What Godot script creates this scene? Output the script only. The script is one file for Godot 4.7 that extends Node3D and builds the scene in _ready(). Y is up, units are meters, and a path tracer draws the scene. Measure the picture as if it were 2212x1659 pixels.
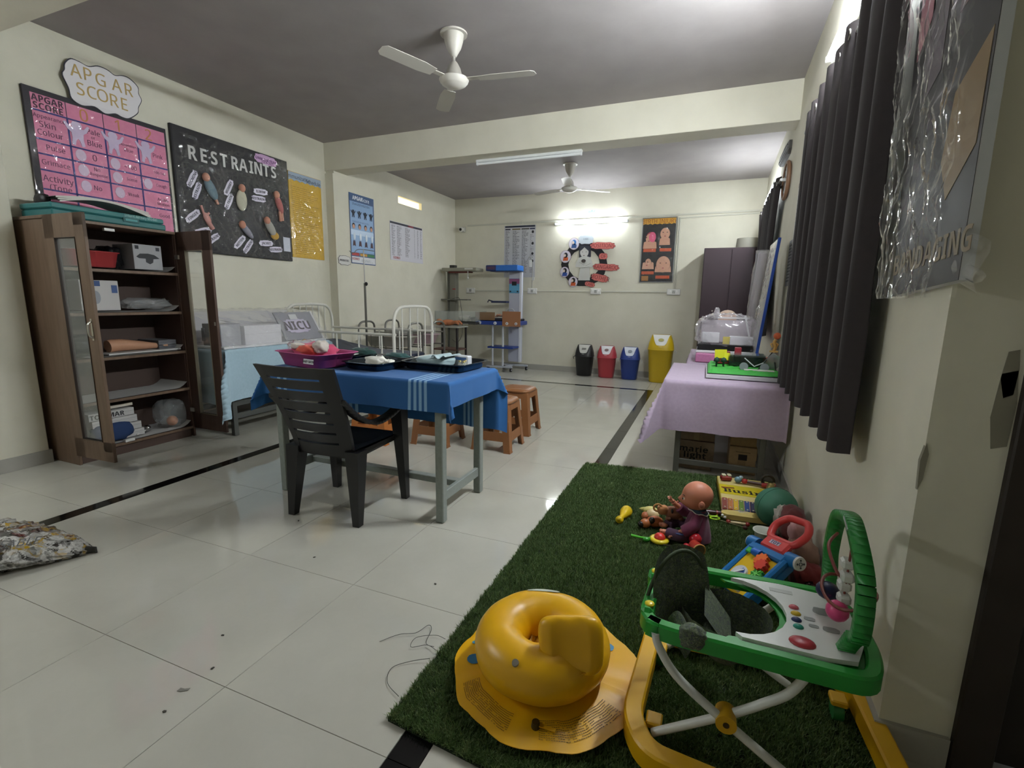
extends Node3D
# ---------- mesh builder ----------
class MB:
	var st := SurfaceTool.new()
	var t := Transform3D.IDENTITY
	func _init():
		st.begin(Mesh.PRIMITIVE_TRIANGLES)
	func at(o: Vector3, b := Basis.IDENTITY) -> MB:
		t = Transform3D(b, o)
		return self
	func vx(p: Vector3, u: Vector2, s: int):
		st.set_smooth_group(s)
		st.set_uv(u)
		st.add_vertex(t * p)
	func tri(a: Vector3, b: Vector3, c: Vector3, s := -1, ua := Vector2.ZERO, ub := Vector2.RIGHT, uc := Vector2.ONE):
		vx(a, ua, s); vx(b, ub, s); vx(c, uc, s)
	# a, b, c, d clockwise seen from the front
	func quad(a: Vector3, b: Vector3, c: Vector3, d: Vector3, s := -1) -> MB:
		tri(a, b, c, s, Vector2(0, 0), Vector2(1, 0), Vector2(1, 1))
		tri(a, c, d, s, Vector2(0, 0), Vector2(1, 1), Vector2(0, 1))
		return self
	func box(c: Vector3, z: Vector3, bv := 0.0, b := Basis.IDENTITY) -> MB:
		var h := z / 2
		var i := h - Vector3(bv, bv, bv)
		var o := t
		t = t * Transform3D(b, c)
		for a in 3:
			var k := (a + 1) % 3
			var l := (a + 2) % 3
			for s in [-1.0, 1.0]:
				var p := []
				for e in [[-1, -1], [-1, 1], [1, 1], [1, -1]]:
					var q := Vector3.ZERO
					q[a] = s * h[a]; q[k] = e[0] * i[k]; q[l] = e[1] * i[l]
					p.append(q)
				if s > 0: quad(p[0], p[1], p[2], p[3])
				else: quad(p[3], p[2], p[1], p[0])
		if bv > 0:
			for a in 3:
				var k := (a + 1) % 3
				var l := (a + 2) % 3
				for sk in [-1.0, 1.0]:
					for sl in [-1.0, 1.0]:
						var p := []
						for e in [[-1, 0], [1, 0], [1, 1], [-1, 1]]:
							var q := Vector3.ZERO
							q[a] = e[0] * i[a]
							q[k] = sk * (i[k] if e[1] else h[k]); q[l] = sl * (h[l] if e[1] else i[l])
							p.append(q)
						if sk * sl > 0: quad(p[0], p[1], p[2], p[3])
						else: quad(p[3], p[2], p[1], p[0])
			for sx in [-1.0, 1.0]:
				for sy in [-1.0, 1.0]:
					for sz in [-1.0, 1.0]:
						var x := Vector3(sx * h.x, sy * i.y, sz * i.z)
						var y := Vector3(sx * i.x, sy * h.y, sz * i.z)
						var w := Vector3(sx * i.x, sy * i.y, sz * h.z)
						if sx * sy * sz > 0: tri(x, w, y)
						else: tri(x, y, w)
		t = o
		return self
	# surface from a function f(u, v) -> Vector3
	func sheet(f: Callable, nu: int, nv: int, s := 1) -> MB:
		var p := []
		for i in nu + 1:
			var r := PackedVector3Array()
			for j in nv + 1: r.append(f.call(float(i) / nu, float(j) / nv))
			p.append(r)
		for i in nu:
			for j in nv:
				var a: Vector3 = p[i][j]
				var b: Vector3 = p[i + 1][j]
				var c: Vector3 = p[i + 1][j + 1]
				var d: Vector3 = p[i][j + 1]
				var u0 := float(i) / nu
				var u1 := float(i + 1) / nu
				var v0 := float(j) / nv
				var v1 := float(j + 1) / nv
				tri(a, b, c, s, Vector2(u0, v0), Vector2(u1, v0), Vector2(u1, v1))
				tri(a, c, d, s, Vector2(u0, v0), Vector2(u1, v1), Vector2(u0, v1))
		return self
	func frame(d: Vector3) -> Basis:
		var y := d.normalized()
		var x := y.cross(Vector3.FORWARD if absf(y.z) < 0.9 else Vector3.RIGHT).normalized()
		return Basis(x, y, x.cross(y))
	func cyl(a: Vector3, b: Vector3, r: float, r2 := -1.0, n := 12, cap := true) -> MB:
		if r2 < 0: r2 = r
		var f := frame(b - a)
		var s := 2
		for i in n:
			var p := TAU * i / n
			var q := TAU * (i + 1) / n
			var e := f.x * cos(p) + f.z * sin(p)
			var g := f.x * cos(q) + f.z * sin(q)
			tri(a + e * r, b + e * r2, b + g * r2, s, Vector2(float(i) / n, 1), Vector2(float(i) / n, 0), Vector2(float(i + 1) / n, 0))
			tri(a + e * r, b + g * r2, a + g * r, s, Vector2(float(i) / n, 1), Vector2(float(i + 1) / n, 0), Vector2(float(i + 1) / n, 1))
			if cap:
				if r2 > 0: tri(b, b + g * r2, b + e * r2, 3, Vector2(.5, .5), Vector2(.5 + .5 * cos(q), .5 + .5 * sin(q)), Vector2(.5 + .5 * cos(p), .5 + .5 * sin(p)))
				if r > 0: tri(a, a + e * r, a + g * r, 4)
		return self
	func tube(pts: Array, r, n := 8, closed := false) -> MB:
		var m := pts.size()
		var rings := []
		var x := Vector3.ZERO
		for i in m:
			var d: Vector3
			if closed: d = (pts[(i + 1) % m] - pts[(i - 1 + m) % m]).normalized()
			else: d = (pts[mini(i + 1, m - 1)] - pts[maxi(i - 1, 0)]).normalized()
			if i == 0: x = frame(d).x
			else: x = (x - d * x.dot(d)).normalized()
			var z := x.cross(d)
			var rr: float = r[i] if r is Array else r
			var ring := PackedVector3Array()
			for k in n: ring.append(pts[i] + (x * cos(TAU * k / n) + z * sin(TAU * k / n)) * rr)
			rings.append(ring)
		for i in (m if closed else m - 1):
			var a: PackedVector3Array = rings[i]
			var b: PackedVector3Array = rings[(i + 1) % m]
			var off := 0
			if closed and i == m - 1:
				var best := 1e9
				for k in n:
					if a[0].distance_to(b[k]) < best: best = a[0].distance_to(b[k]); off = k
			for k in n:
				var l := (k + 1) % n
				quad(a[k], b[(k + off) % n], b[(l + off) % n], a[l], 2)
		if not closed:
			for k in range(1, n - 1):
				tri(rings[0][0], rings[0][k], rings[0][k + 1], 3)
				tri(rings[m - 1][0], rings[m - 1][k + 1], rings[m - 1][k], 4)
		return self
	# profile of Vector2(radius, height), sx and sz squash; sq > 2 makes it squarish
	func lathe(prof: Array, n := 24, sx := 1.0, sz := 1.0, sq := 2.0, s := 5) -> MB:
		var m := prof.size()
		var dirs := []
		for k in n + 1:
			var a := TAU * k / n
			var c := cos(a)
			var d := sin(a)
			var w := pow(pow(absf(c), sq) + pow(absf(d), sq), -1.0 / sq)
			dirs.append(Vector2(c * w * sx, d * w * sz))
		for i in m - 1:
			var p: Vector2 = prof[i]
			var q: Vector2 = prof[i + 1]
			var v0 := float(i) / (m - 1)
			var v1 := float(i + 1) / (m - 1)
			for k in n:
				var e: Vector2 = dirs[k]
				var g: Vector2 = dirs[k + 1]
				var u0 := float(k) / n
				var u1 := float(k + 1) / n
				var a := Vector3(e.x * p.x, p.y, e.y * p.x)
				var b := Vector3(e.x * q.x, q.y, e.y * q.x)
				var c := Vector3(g.x * q.x, q.y, g.y * q.x)
				var d := Vector3(g.x * p.x, p.y, g.y * p.x)
				if q.x > 1e-6: tri(a, b, c, s, Vector2(u0, v0), Vector2(u0, v1), Vector2(u1, v1))
				if p.x > 1e-6: tri(a, c, d, s, Vector2(u0, v0), Vector2(u1, v1), Vector2(u1, v0))
		return self
	func ell(c: Vector3, r: Vector3, n := 14, b := Basis.IDENTITY) -> MB:
		var o := t
		t = t * Transform3D(b * Basis.from_scale(r), c)
		var prof := []
		var m := maxi(4, n / 2)
		for i in m + 1: prof.append(Vector2(sin(PI * i / m), -cos(PI * i / m)))
		prof[0].x = 0.0; prof[m].x = 0.0
		lathe(prof, n)
		t = o
		return self
	# polygon in local xy, thickness d along +z
	func prism(poly: PackedVector2Array, d: float, z := 0.0, sides := -1) -> MB:
		var ix := Geometry2D.triangulate_polygon(poly)
		var lo := poly[0]
		var hi := poly[0]
		for p in poly: lo = lo.min(p); hi = hi.max(p)
		var ext := (hi - lo).max(Vector2(1e-5, 1e-5))
		for i in range(0, ix.size(), 3):
			var p := [poly[ix[i]], poly[ix[i + 1]], poly[ix[i + 2]]]
			if (p[1] - p[0]).cross(p[2] - p[0]) > 0: p.reverse()
			var u := p.map(func(q): return Vector2((q.x - lo.x) / ext.x, 1.0 - (q.y - lo.y) / ext.y))
			tri(Vector3(p[0].x, p[0].y, z + d), Vector3(p[1].x, p[1].y, z + d), Vector3(p[2].x, p[2].y, z + d), -1, u[0], u[1], u[2])
			if d > 0: tri(Vector3(p[2].x, p[2].y, z), Vector3(p[1].x, p[1].y, z), Vector3(p[0].x, p[0].y, z), -1, u[2], u[1], u[0])
		if d > 0:
			var cw := Geometry2D.is_polygon_clockwise(poly)
			for i in poly.size():
				var a := poly[i]
				var b := poly[(i + 1) % poly.size()]
				if not cw: var c := a; a = b; b = c
				quad(Vector3(a.x, a.y, z), Vector3(b.x, b.y, z), Vector3(b.x, b.y, z + d), Vector3(a.x, a.y, z + d), sides)
		return self
	# two outlines of equal count joined by walls, with caps
	func loft(a: Array, b: Array, s := -1) -> MB:
		var n := a.size()
		for i in n:
			var j := (i + 1) % n
			quad(a[i], b[i], b[j], a[j], s)
		for i in range(1, n - 1):
			tri(a[0], a[i], a[i + 1]); tri(b[0], b[i + 1], b[i])
		return self
	func mesh() -> ArrayMesh:
		st.generate_normals()
		return st.commit()

# ---------- scene helpers ----------
var used := {}
var mats := {}
var rng := RandomNumberGenerator.new()
func numbered(called: String) -> String:
	var k: int = used.get(called, 0)
	used[called] = k + 1
	return called if k == 0 else "%s_%03d" % [called, k]
func tag(o: Node3D, label: String, category: String, group := "") -> Node3D:
	o.set_meta("label", label); o.set_meta("category", category)
	if group: o.set_meta("group", group)
	return o
func thing(called: String, label: String, category: String, pos := Vector3.ZERO, turn := 0.0, group := "") -> Node3D:
	var o := Node3D.new()
	o.name = numbered(called)
	add_child(o)
	o.position = pos
	o.rotation.y = turn
	return tag(o, label, category, group)
func obj(called: String, m, mat: Material, parent: Node3D = null) -> MeshInstance3D:
	var o := MeshInstance3D.new()
	o.mesh = m.mesh() if m is MB else m
	o.material_override = mat
	o.name = numbered(called) if parent == null else called
	if parent == null: add_child(o)
	else: parent.add_child(o, true)
	return o
func struct(called: String, m, mat: Material) -> MeshInstance3D:
	var o := obj(called, m, mat)
	o.set_meta("kind", "structure")
	return o
func C(h: String) -> Color:
	return Color.html(h)
func mat(h: String, rough := 0.6, metal := 0.0, spec := 0.5) -> StandardMaterial3D:
	var key := "%s %s %s %s" % [h, rough, metal, spec]
	if mats.has(key): return mats[key]
	var m := StandardMaterial3D.new()
	m.albedo_color = C(h)
	m.roughness = rough
	m.metallic = metal
	m.metallic_specular = spec
	m.cull_mode = BaseMaterial3D.CULL_DISABLED
	mats[key] = m
	return m
func noise_tex(freq: float, c0: Color, c1: Color, size := 512, octaves := 4, seed := 1, type := FastNoiseLite.TYPE_SIMPLEX_SMOOTH, stops := []) -> NoiseTexture2D:
	var n := FastNoiseLite.new()
	n.noise_type = type
	n.frequency = freq
	n.fractal_octaves = octaves
	n.seed = seed
	var g := Gradient.new()
	g.set_color(0, c0); g.set_color(1, c1)
	for s in stops: g.add_point(s[0], s[1])
	var x := NoiseTexture2D.new()
	x.width = size; x.height = size
	x.noise = n; x.seamless = true; x.color_ramp = g
	return x
func mottled(h0: String, h1: String, rough: float, scale: float, freq := 0.01, seed := 1, world := true) -> StandardMaterial3D:
	var m := StandardMaterial3D.new()
	m.albedo_texture = noise_tex(freq, C(h0), C(h1), 512, 5, seed)
	m.roughness = rough
	m.uv1_triplanar = true
	m.uv1_world_triplanar = world
	m.uv1_scale = Vector3.ONE * scale
	m.cull_mode = BaseMaterial3D.CULL_DISABLED
	return m
func bumpy(m: StandardMaterial3D, freq: float, cm: float, seed := 3, type := FastNoiseLite.TYPE_SIMPLEX_SMOOTH) -> StandardMaterial3D:
	m.heightmap_enabled = true
	m.heightmap_texture = noise_tex(freq, Color.BLACK, Color.WHITE, 512, 3, seed, type)
	m.heightmap_scale = cm
	return m
func pane(h: String, alpha: float, rough := 0.05) -> StandardMaterial3D:
	var key := "pane %s %s %s" % [h, alpha, rough]
	if mats.has(key): return mats[key]
	var m := StandardMaterial3D.new()
	var c := C(h)
	c.a = alpha
	m.albedo_color = c
	m.transparency = BaseMaterial3D.TRANSPARENCY_ALPHA
	m.roughness = rough
	m.cull_mode = BaseMaterial3D.CULL_DISABLED
	mats[key] = m
	return m
var fonts := {}
func text(s: String, h: float, m: Material, parent: Node3D, pos: Vector3, tilt := 0.0, thick := 0.0015, face := "Droid Sans", wide := 1.0, bold := 400) -> MeshInstance3D:
	var t := TextMesh.new()
	var key := face + str(bold)
	if not fonts.has(key):
		var f := SystemFont.new()
		f.font_names = PackedStringArray([face])
		f.font_weight = bold
		fonts[key] = f
	t.font = fonts[key]
	t.text = s
	t.font_size = 32
	t.pixel_size = h / 23.0
	t.depth = thick
	t.curve_step = 4.0
	var o := MeshInstance3D.new()
	o.mesh = t
	o.material_override = m
	o.name = "lettering"
	parent.add_child(o, true)
	o.transform = Transform3D(Basis(Vector3.BACK, tilt) * Basis.from_scale(Vector3(wide, 1, 1)), pos)
	return o
func poly_cloud(w: float, h: float, bumps: int, seed := 0, depth := 0.12) -> PackedVector2Array:
	var p := PackedVector2Array()
	for i in bumps * 6:
		var a := TAU * i / (bumps * 6)
		var c := pow(absf(cos(a)), 0.6) * signf(cos(a))
		var d := pow(absf(sin(a)), 0.6) * signf(sin(a))
		var k := 1.0 - depth + depth * absf(sin(a * bumps / 2.0 + seed))
		p.append(Vector2(c * w / 2, d * h / 2) * k)
	return p
func poly_ell(c: Vector2, rx: float, ry: float, n := 20) -> PackedVector2Array:
	var p := PackedVector2Array()
	for i in n: p.append(c + Vector2(cos(TAU * i / n) * rx, sin(TAU * i / n) * ry))
	return p
func pv(a: Array) -> PackedVector2Array:
	var p := PackedVector2Array()
	for i in range(0, a.size(), 2): p.append(Vector2(a[i], a[i + 1]))
	return p
func smooth_path(pts: Array, step := 6, closed := false) -> Array:
	var out := []
	var n := pts.size()
	for i in (n if closed else n - 1):
		var a = pts[(i - 1 + n) % n] if closed or i > 0 else pts[0]
		var b = pts[i]
		var c = pts[(i + 1) % n]
		var d = pts[(i + 2) % n] if closed or i < n - 2 else pts[n - 1]
		for k in step: out.append(b.cubic_interpolate(c, a, d, float(k) / step))
	if not closed: out.append(pts[n - 1])
	return out
# a crinkled film of clear plastic, w by h in local xy
func film(w: float, h: float, z: float, seed: int, amp: float, parent: Node3D, alpha := 0.05, cells := 46, called := "plastic_cover", freq := 9.0) -> MeshInstance3D:
	var n := FastNoiseLite.new()
	n.seed = seed
	n.noise_type = FastNoiseLite.TYPE_CELLULAR
	n.cellular_return_type = FastNoiseLite.RETURN_DISTANCE2_SUB
	n.frequency = freq
	n.fractal_octaves = 2
	var n2 := FastNoiseLite.new()
	n2.seed = seed + 7
	n2.frequency = freq * 0.35
	var b := MB.new()
	b.sheet(func(u, v):
		var x: float = (u - 0.5) * w
		var y: float = (v - 0.5) * h
		var q: float = smoothstep(0.0, 0.06, minf(minf(u, 1 - u), minf(v, 1 - v)))
		var low: float = 1.15 - 0.75 * smoothstep(0.3, 1.0, v)
		return Vector3(x, y, z + q * amp * low * (n.get_noise_2d(x + y * 0.4, y * 0.8) + 1.0 + 0.8 * n2.get_noise_2d(x, y))), cells, int(cells * h / w), 1)
	return obj(called, b, pane("ffffff", alpha, 0.05), parent)
func line_mat(h: String) -> StandardMaterial3D:
	return mat(h, 0.7)
const XL := -4.717
const XP := -4.59
const YC := 3.217
const YB := 2.88
const ZB := -5.167
const ZB2 := -5.45
const ZW := -8.42
const YC2 := 3.13
func xr(z: float) -> float:
	return 0.525 - 0.02 * z
var WALL: StandardMaterial3D
var CEIL: StandardMaterial3D
var SKIRT: StandardMaterial3D
var LAMP_GLOW: StandardMaterial3D

func _ready():
	rng.seed = 11
	# camera
	var cam := Camera3D.new()
	cam.name = "camera"
	add_child(cam)
	cam.transform = Transform3D(Basis(Vector3(0.92727579, 0.01474568, -0.37408846), Vector3(-0.0782399, 0.98479255, -0.15511981), Vector3(0.36611218, 0.17310749, 0.91432799)).orthonormalized(), Vector3(0, 1.28, 0))
	cam.fov = 77.478
	cam.near = 0.05
	cam.current = true
	# sky and exposure
	var sm := ProceduralSkyMaterial.new()
	sm.sky_top_color = Color(0.55, 0.7, 0.95)
	sm.sky_horizon_color = Color(1.0, 0.96, 0.84)
	sm.ground_horizon_color = Color(0.9, 0.86, 0.72)
	sm.ground_bottom_color = Color(0.5, 0.46, 0.38)
	sm.energy_multiplier = 2.2
	var sky := Sky.new()
	sky.sky_material = sm
	var env := Environment.new()
	env.background_mode = Environment.BG_SKY
	env.sky = sky
	env.tonemap_mode = Environment.TONE_MAPPER_LINEAR
	env.tonemap_exposure = 4.2
	env.sdfgi_enabled = true
	env.ssao_enabled = true
	env.ssil_enabled = true
	var we := WorldEnvironment.new()
	we.name = "environment"
	we.environment = env
	add_child(we)
	WALL = bumpy(mottled("d6d2c0", "dfdbca", 0.75, 0.35, 0.012, 5), 0.05, 0.12)
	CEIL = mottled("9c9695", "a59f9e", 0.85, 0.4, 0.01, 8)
	SKIRT = mat("a8a59c", 0.3)
	LAMP_GLOW = mat("f4f8ff", 0.4)
	LAMP_GLOW = LAMP_GLOW.duplicate()
	LAMP_GLOW.emission_enabled = true
	LAMP_GLOW.emission = Color(0.9, 0.96, 1.0)
	LAMP_GLOW.emission_energy_multiplier = 3.0
	lamps()
	room()
	tiles()
	build_all()

func tube_light(a: Vector3, b: Vector3, out: Vector3, energy: float, label: String, lit := true):
	var d := (b - a).normalized()
	var bs := Basis(d, out.cross(d).normalized() * -1.0, out)
	bs = Basis(d, out.cross(d), out)
	var l := a.distance_to(b)
	var r := thing("tube_light", label, "tube light", (a + b) / 2)
	var m := MB.new().at(Vector3.ZERO, bs)
	m.box(Vector3(0, 0, -0.03), Vector3(l + 0.03, 0.045, 0.03), 0.006)
	obj("batten", m, mat("e6e8e8", 0.4), r)
	for s in [-1.0, 1.0]:
		m = MB.new().at(Vector3.ZERO, bs)
		m.box(Vector3(s * (l / 2 + 0.004), 0, -0.005), Vector3(0.02, 0.032, 0.04), 0.004)
		obj("end_cap", m, mat("dfe2e4", 0.4), r)
	m = MB.new()
	m.cyl(bs * Vector3(-l / 2, 0, 0.0), bs * Vector3(l / 2, 0, 0.0), 0.014, -1, 14)
	obj("tube", m, LAMP_GLOW if lit else mat("eceeee", 0.25), r)
	if not lit: return
	var al := AreaLight3D.new()
	al.name = "tube_glow"
	r.add_child(al, true)
	var face := (out + Vector3(0, -0.4, 0)).normalized()
	al.basis = Basis.looking_at(face, Vector3.UP) if absf(face.y) < 0.9 else Basis.IDENTITY
	al.position = out * 0.02
	al.area_size = Vector2(l, 0.03)
	al.area_normalize_energy = true
	al.light_color = Color(0.95, 0.98, 1.0)
	al.light_energy = energy * 0.75
	al.area_range = 14
	al.shadow_enabled = true
	for k in 3:
		var o := OmniLight3D.new()
		o.name = "tube_side_glow"
		r.add_child(o, true)
		o.position = bs * Vector3((k - 1.0) * l / 3, 0, 0.035)
		o.light_color = Color(0.95, 0.98, 1.0)
		o.light_energy = energy * 0.25 / 3
		o.light_size = 0.03
		o.omni_range = 14
		o.omni_attenuation = 2
		o.shadow_enabled = true

func lamps():
	tube_light(Vector3(0.545, 2.70, -3.56), Vector3(0.52, 2.70, -2.36), Vector3(-1, 0, 0), 2.2, "lit tube light on right wall above the long brown curtain")
	tube_light(Vector3(0.63, 2.64, -7.75), Vector3(0.60, 2.64, -6.5), Vector3(-1, 0, 0), 0.55, "lit tube light on right wall above the far curtain")
	tube_light(Vector3(-2.58, 2.6, ZW + 0.05), Vector3(-1.34, 2.6, ZW + 0.05), Vector3(0, 0, 1), 0.45, "lit tube light on back wall above the round kangaroo display")
	tube_light(Vector3(-4.66, 2.6, 0.4), Vector3(-4.66, 2.6, -0.8), Vector3(1, 0, 0), 0.7, "lit tube light on left wall beside the near pillar")
	tube_light(Vector3(-2.62, YB - 0.045, -5.36), Vector3(-1.39, YB - 0.045, -5.36), Vector3(0, -1, 0), 0, "unlit tube light under the ceiling beam", false)

func room():
	var m := MB.new()
	m.box(Vector3(-2.0, -0.075, -3.0), Vector3(8, 0.12, 12))
	var fl := struct("floor", m, mat("4a4740", 0.9))
	fl.name = "floor"
	m = MB.new()
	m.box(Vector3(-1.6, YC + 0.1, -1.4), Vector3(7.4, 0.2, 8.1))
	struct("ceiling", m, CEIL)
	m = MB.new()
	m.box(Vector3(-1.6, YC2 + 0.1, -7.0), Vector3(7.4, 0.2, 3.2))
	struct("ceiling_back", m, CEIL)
	# beams
	m = MB.new()
	m.box(Vector3(-1.6, (YB + 3.4) / 2, (ZB + ZB2) / 2), Vector3(7.4, 3.4 - YB, ZB - ZB2), 0.004)
	struct("trim_1", m, WALL)
	m = MB.new()
	m.box(Vector3(-1.6, (YB + 3.4) / 2, -1.73), Vector3(7.4, 3.4 - YB, 0.3), 0.004)
	struct("trim_2", m, WALL)
	# left wall, its two pillars, and the wall of the back room with the ventilator
	m = MB.new()
	m.box(Vector3(XL - 0.1, 1.65, -1.4), Vector3(0.2, 3.4, 8.2))
	struct("wall_left", m, WALL)
	m = MB.new()
	m.box(Vector3(XP - 0.1, 1.65, -1.75), Vector3(0.2, 3.4, 0.4), 0.006)
	struct("trim_3", m, WALL)
	m = MB.new()
	var z0 := -7.257
	var z1 := -6.586
	m.box(Vector3(XP - 0.1, 1.37, (ZB - 8.62) / 2), Vector3(0.2, 2.74, 8.62 + ZB - 0.004))
	m.box(Vector3(XP - 0.1, 3.125, (ZB - 8.62) / 2 - 0.01), Vector3(0.2, 0.55, 8.62 + ZB - 0.02))
	m.box(Vector3(XP - 0.1, 2.795, (ZB + z1) / 2), Vector3(0.2, 0.11, ZB - z1))
	m.box(Vector3(XP - 0.1, 2.795, (z0 - 8.62) / 2), Vector3(0.2, 0.11, z0 + 8.62))
	struct("wall_left_back", m, WALL)
	m = MB.new()
	m.box(Vector3(XP - 0.06, 2.795, (z0 + z1) / 2), Vector3(0.006, 0.11, z1 - z0))
	var lit := mat("fff2c8", 0.5).duplicate()
	lit.emission_enabled = true
	lit.emission = Color(1.0, 0.93, 0.72)
	lit.emission_energy_multiplier = 0.42
	struct("window_1", m, lit)
	m = MB.new()
	m.box(Vector3(-2.0, 1.65, ZW - 0.1), Vector3(5.6, 3.4, 0.2))
	struct("wall_back", m, WALL)
	# right wall, running slightly out of square, and its return beside the door
	m = MB.new()
	m.at(Vector3.ZERO, Basis(Vector3.RIGHT, Vector3(0, 0, 1), Vector3.UP))
	m.prism(pv([xr(-1.52), -1.52, xr(-8.62), -8.62, 1.0, -8.62, 1.0, -1.72, 0.735, -1.72, 0.735, -1.52]), 3.4)
	struct("wall_right", m, WALL)
	m = MB.new()
	m.box(Vector3(1.25, 2.72, -1.62), Vector3(1.04, 1.2, 0.2))
	m.box(Vector3(1.85, 1.65, 0.4), Vector3(0.2, 3.4, 4.6))
	struct("wall_right_front", m, WALL)
	m = MB.new()
	m.box(Vector3(-1.5, 1.65, 2.6), Vector3(6.8, 3.4, 0.2))
	struct("wall_front", m, WALL)
	# door beside the camera
	var d := struct("door_1", MB.new().box(Vector3(1.26, 1.05, -1.6), Vector3(0.9, 2.08, 0.035), 0.003), mat("241c17", 0.55))
	m = MB.new()
	m.box(Vector3(0.765, 1.06, -1.56), Vector3(0.09, 2.12, 0.12), 0.004)
	obj("frame_post", m, mat("2a211b", 0.6), d)
	m = MB.new()
	m.box(Vector3(1.72, 1.06, -1.56), Vector3(0.06, 2.12, 0.12), 0.004)
	obj("frame_post", m, mat("2a211b", 0.6), d)
	m = MB.new()
	m.box(Vector3(1.24, 2.14, -1.56), Vector3(1.04, 0.06, 0.12), 0.004)
	obj("frame_head", m, mat("2a211b", 0.6), d)
	# broken plaster along the frame
	var y := 0.02
	var k := 0
	m = MB.new()
	while y < 2.1:
		var h := rng.randf_range(0.05, 0.16)
		var w := rng.randf_range(0.004, 0.022)
		m.at(Vector3(0.722, y, -1.52))
		m.prism(pv([0, 0, w * 0.6, 0.0, w, h * 0.4, w * 0.5, h, 0, h]), rng.randf_range(0.006, 0.014), -0.004)
		y += h
	struct("trim_4", m, mottled("8d8878", "b9b39f", 0.95, 6.0, 0.03, 21))
	# patches of bare plaster on the return
	m = MB.new()
	for q in [[0.685, 0.93, 0.03, 0.2], [0.69, 1.06, 0.018, 0.12]]:
		m.at(Vector3(q[0], q[1], -1.52))
		m.prism(pv([0, 0, q[2], 0.01, q[2] * 1.1, q[3] * 0.6, q[2] * 0.8, q[3], -0.006, q[3] * 0.95, -0.012, q[3] * 0.4]), 0.002, -0.001)
	m.at(Vector3(0.553, 0.8, -1.53))
	m.prism(pv([0, 0, 0.008, 0.03, 0.012, 0.1, 0.004, 0.13, -0.004, 0.08]), 0.012)
	struct("trim_5", m, mat("8b8677", 0.95))
	# skirting of grey tile
	m = MB.new()
	m.box(Vector3(-2.0, 0.05, ZW + 0.006), Vector3(5.4, 0.1, 0.012))
	struct("baseboard_back", m, SKIRT)
	m = MB.new()
	m.box(Vector3(XL + 0.006, 0.05, -3.55), Vector3(0.012, 0.1, 3.24))
	m.box(Vector3(XL + 0.006, 0.05, 0.5), Vector3(0.012, 0.1, 4.2))
	m.box(Vector3(XP + 0.006, 0.05, -1.75), Vector3(0.012, 0.1, 0.424))
	m.box(Vector3((XL + XP) / 2, 0.05, -1.956), Vector3(0.12, 0.1, 0.012))
	m.box(Vector3(XP + 0.006, 0.05, (ZB + ZW) / 2), Vector3(0.012, 0.1, ZB - ZW + 0.02))
	struct("baseboard_left", m, SKIRT)
	m = MB.new()
	m.at(Vector3.ZERO, Basis(Vector3.RIGHT, Vector3(0, 0, 1), Vector3.UP))
	m.prism(pv([xr(-1.52) - 0.014, -1.506, xr(-8.4) - 0.014, -8.4, xr(-8.4) + 0.02, -8.4, xr(-1.6) + 0.02, -1.53, 0.715, -1.53, 0.715, -1.506]), 0.1)
	struct("baseboard_right", m, SKIRT)

func tiles():
	var fl := get_node("floor")
	var pale := mottled("b3b0a4", "bbb8ac", 0.05, 0.5, 0.008, 31)
	pale.metallic_specular = 0.62
	pale.roughness = 0.055
	var black := mat("0e0e0e", 0.08, 0.0, 0.55)
	var xs := [-4.717, -4.07, -3.42, -3.322, -2.677, -2.032, -1.387, -0.742, -0.642, -0.02, 0.72, 1.36, 1.75]
	var zs := [2.5]
	var z := 2.209
	while z > -7.0:
		zs.append(z)
		z -= 0.63
	zs.append_array([-7.11, -7.2, -7.83, -8.42])
	var cache := {}
	for i in xs.size() - 1:
		for j in zs.size() - 1:
			var w: float = xs[i + 1] - xs[i]
			var d: float = zs[j] - zs[j + 1]
			if xs[i] > 0.7 and zs[j] < -1.6: continue
			var dark: bool = (absf(xs[i] + 3.42) < 0.01 or absf(xs[i] + 0.742) < 0.01) and zs[j + 1] > -7.21
			if absf(zs[j] + 7.11) < 0.01 and xs[i] > -3.43 and xs[i] < -0.7: dark = true
			var key := "%.3f %.3f" % [w, d]
			if not cache.has(key): cache[key] = MB.new().box(Vector3.ZERO, Vector3(w - 0.0024, 0.012, d - 0.0024)).mesh()
			var o := obj("strip_tile" if dark else "tile", cache[key], black if dark else pale, fl)
			o.position = Vector3((xs[i] + xs[i + 1]) / 2, -0.006, (zs[j] + zs[j + 1]) / 2)
var WOOD: StandardMaterial3D
var DARKWOOD: StandardMaterial3D
func wood(h0: String, h1: String, rough: float, seed := 4) -> StandardMaterial3D:
	var m := StandardMaterial3D.new()
	m.albedo_texture = noise_tex(0.012, C(h0), C(h1), 512, 5, seed, FastNoiseLite.TYPE_SIMPLEX)
	m.uv1_triplanar = true
	m.uv1_scale = Vector3(3.0, 0.35, 3.0)
	m.roughness = rough
	m.cull_mode = BaseMaterial3D.CULL_DISABLED
	return m
func cut(called: String, poly: PackedVector2Array, z: float, m: Material, parent: Node3D, d := 0.002, off := Vector2.ZERO, tilt := 0.0) -> MeshInstance3D:
	var b := MB.new()
	b.prism(poly, d, 0)
	var o := obj(called, b, m, parent)
	o.transform = Transform3D(Basis(Vector3.BACK, tilt), Vector3(off.x, off.y, z))
	return o
func slab(called: String, c: Vector3, s: Vector3, m: Material, parent: Node3D, bv := 0.0, b := Basis.IDENTITY) -> MeshInstance3D:
	return obj(called, MB.new().box(c, s, bv, b), m, parent)
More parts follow.
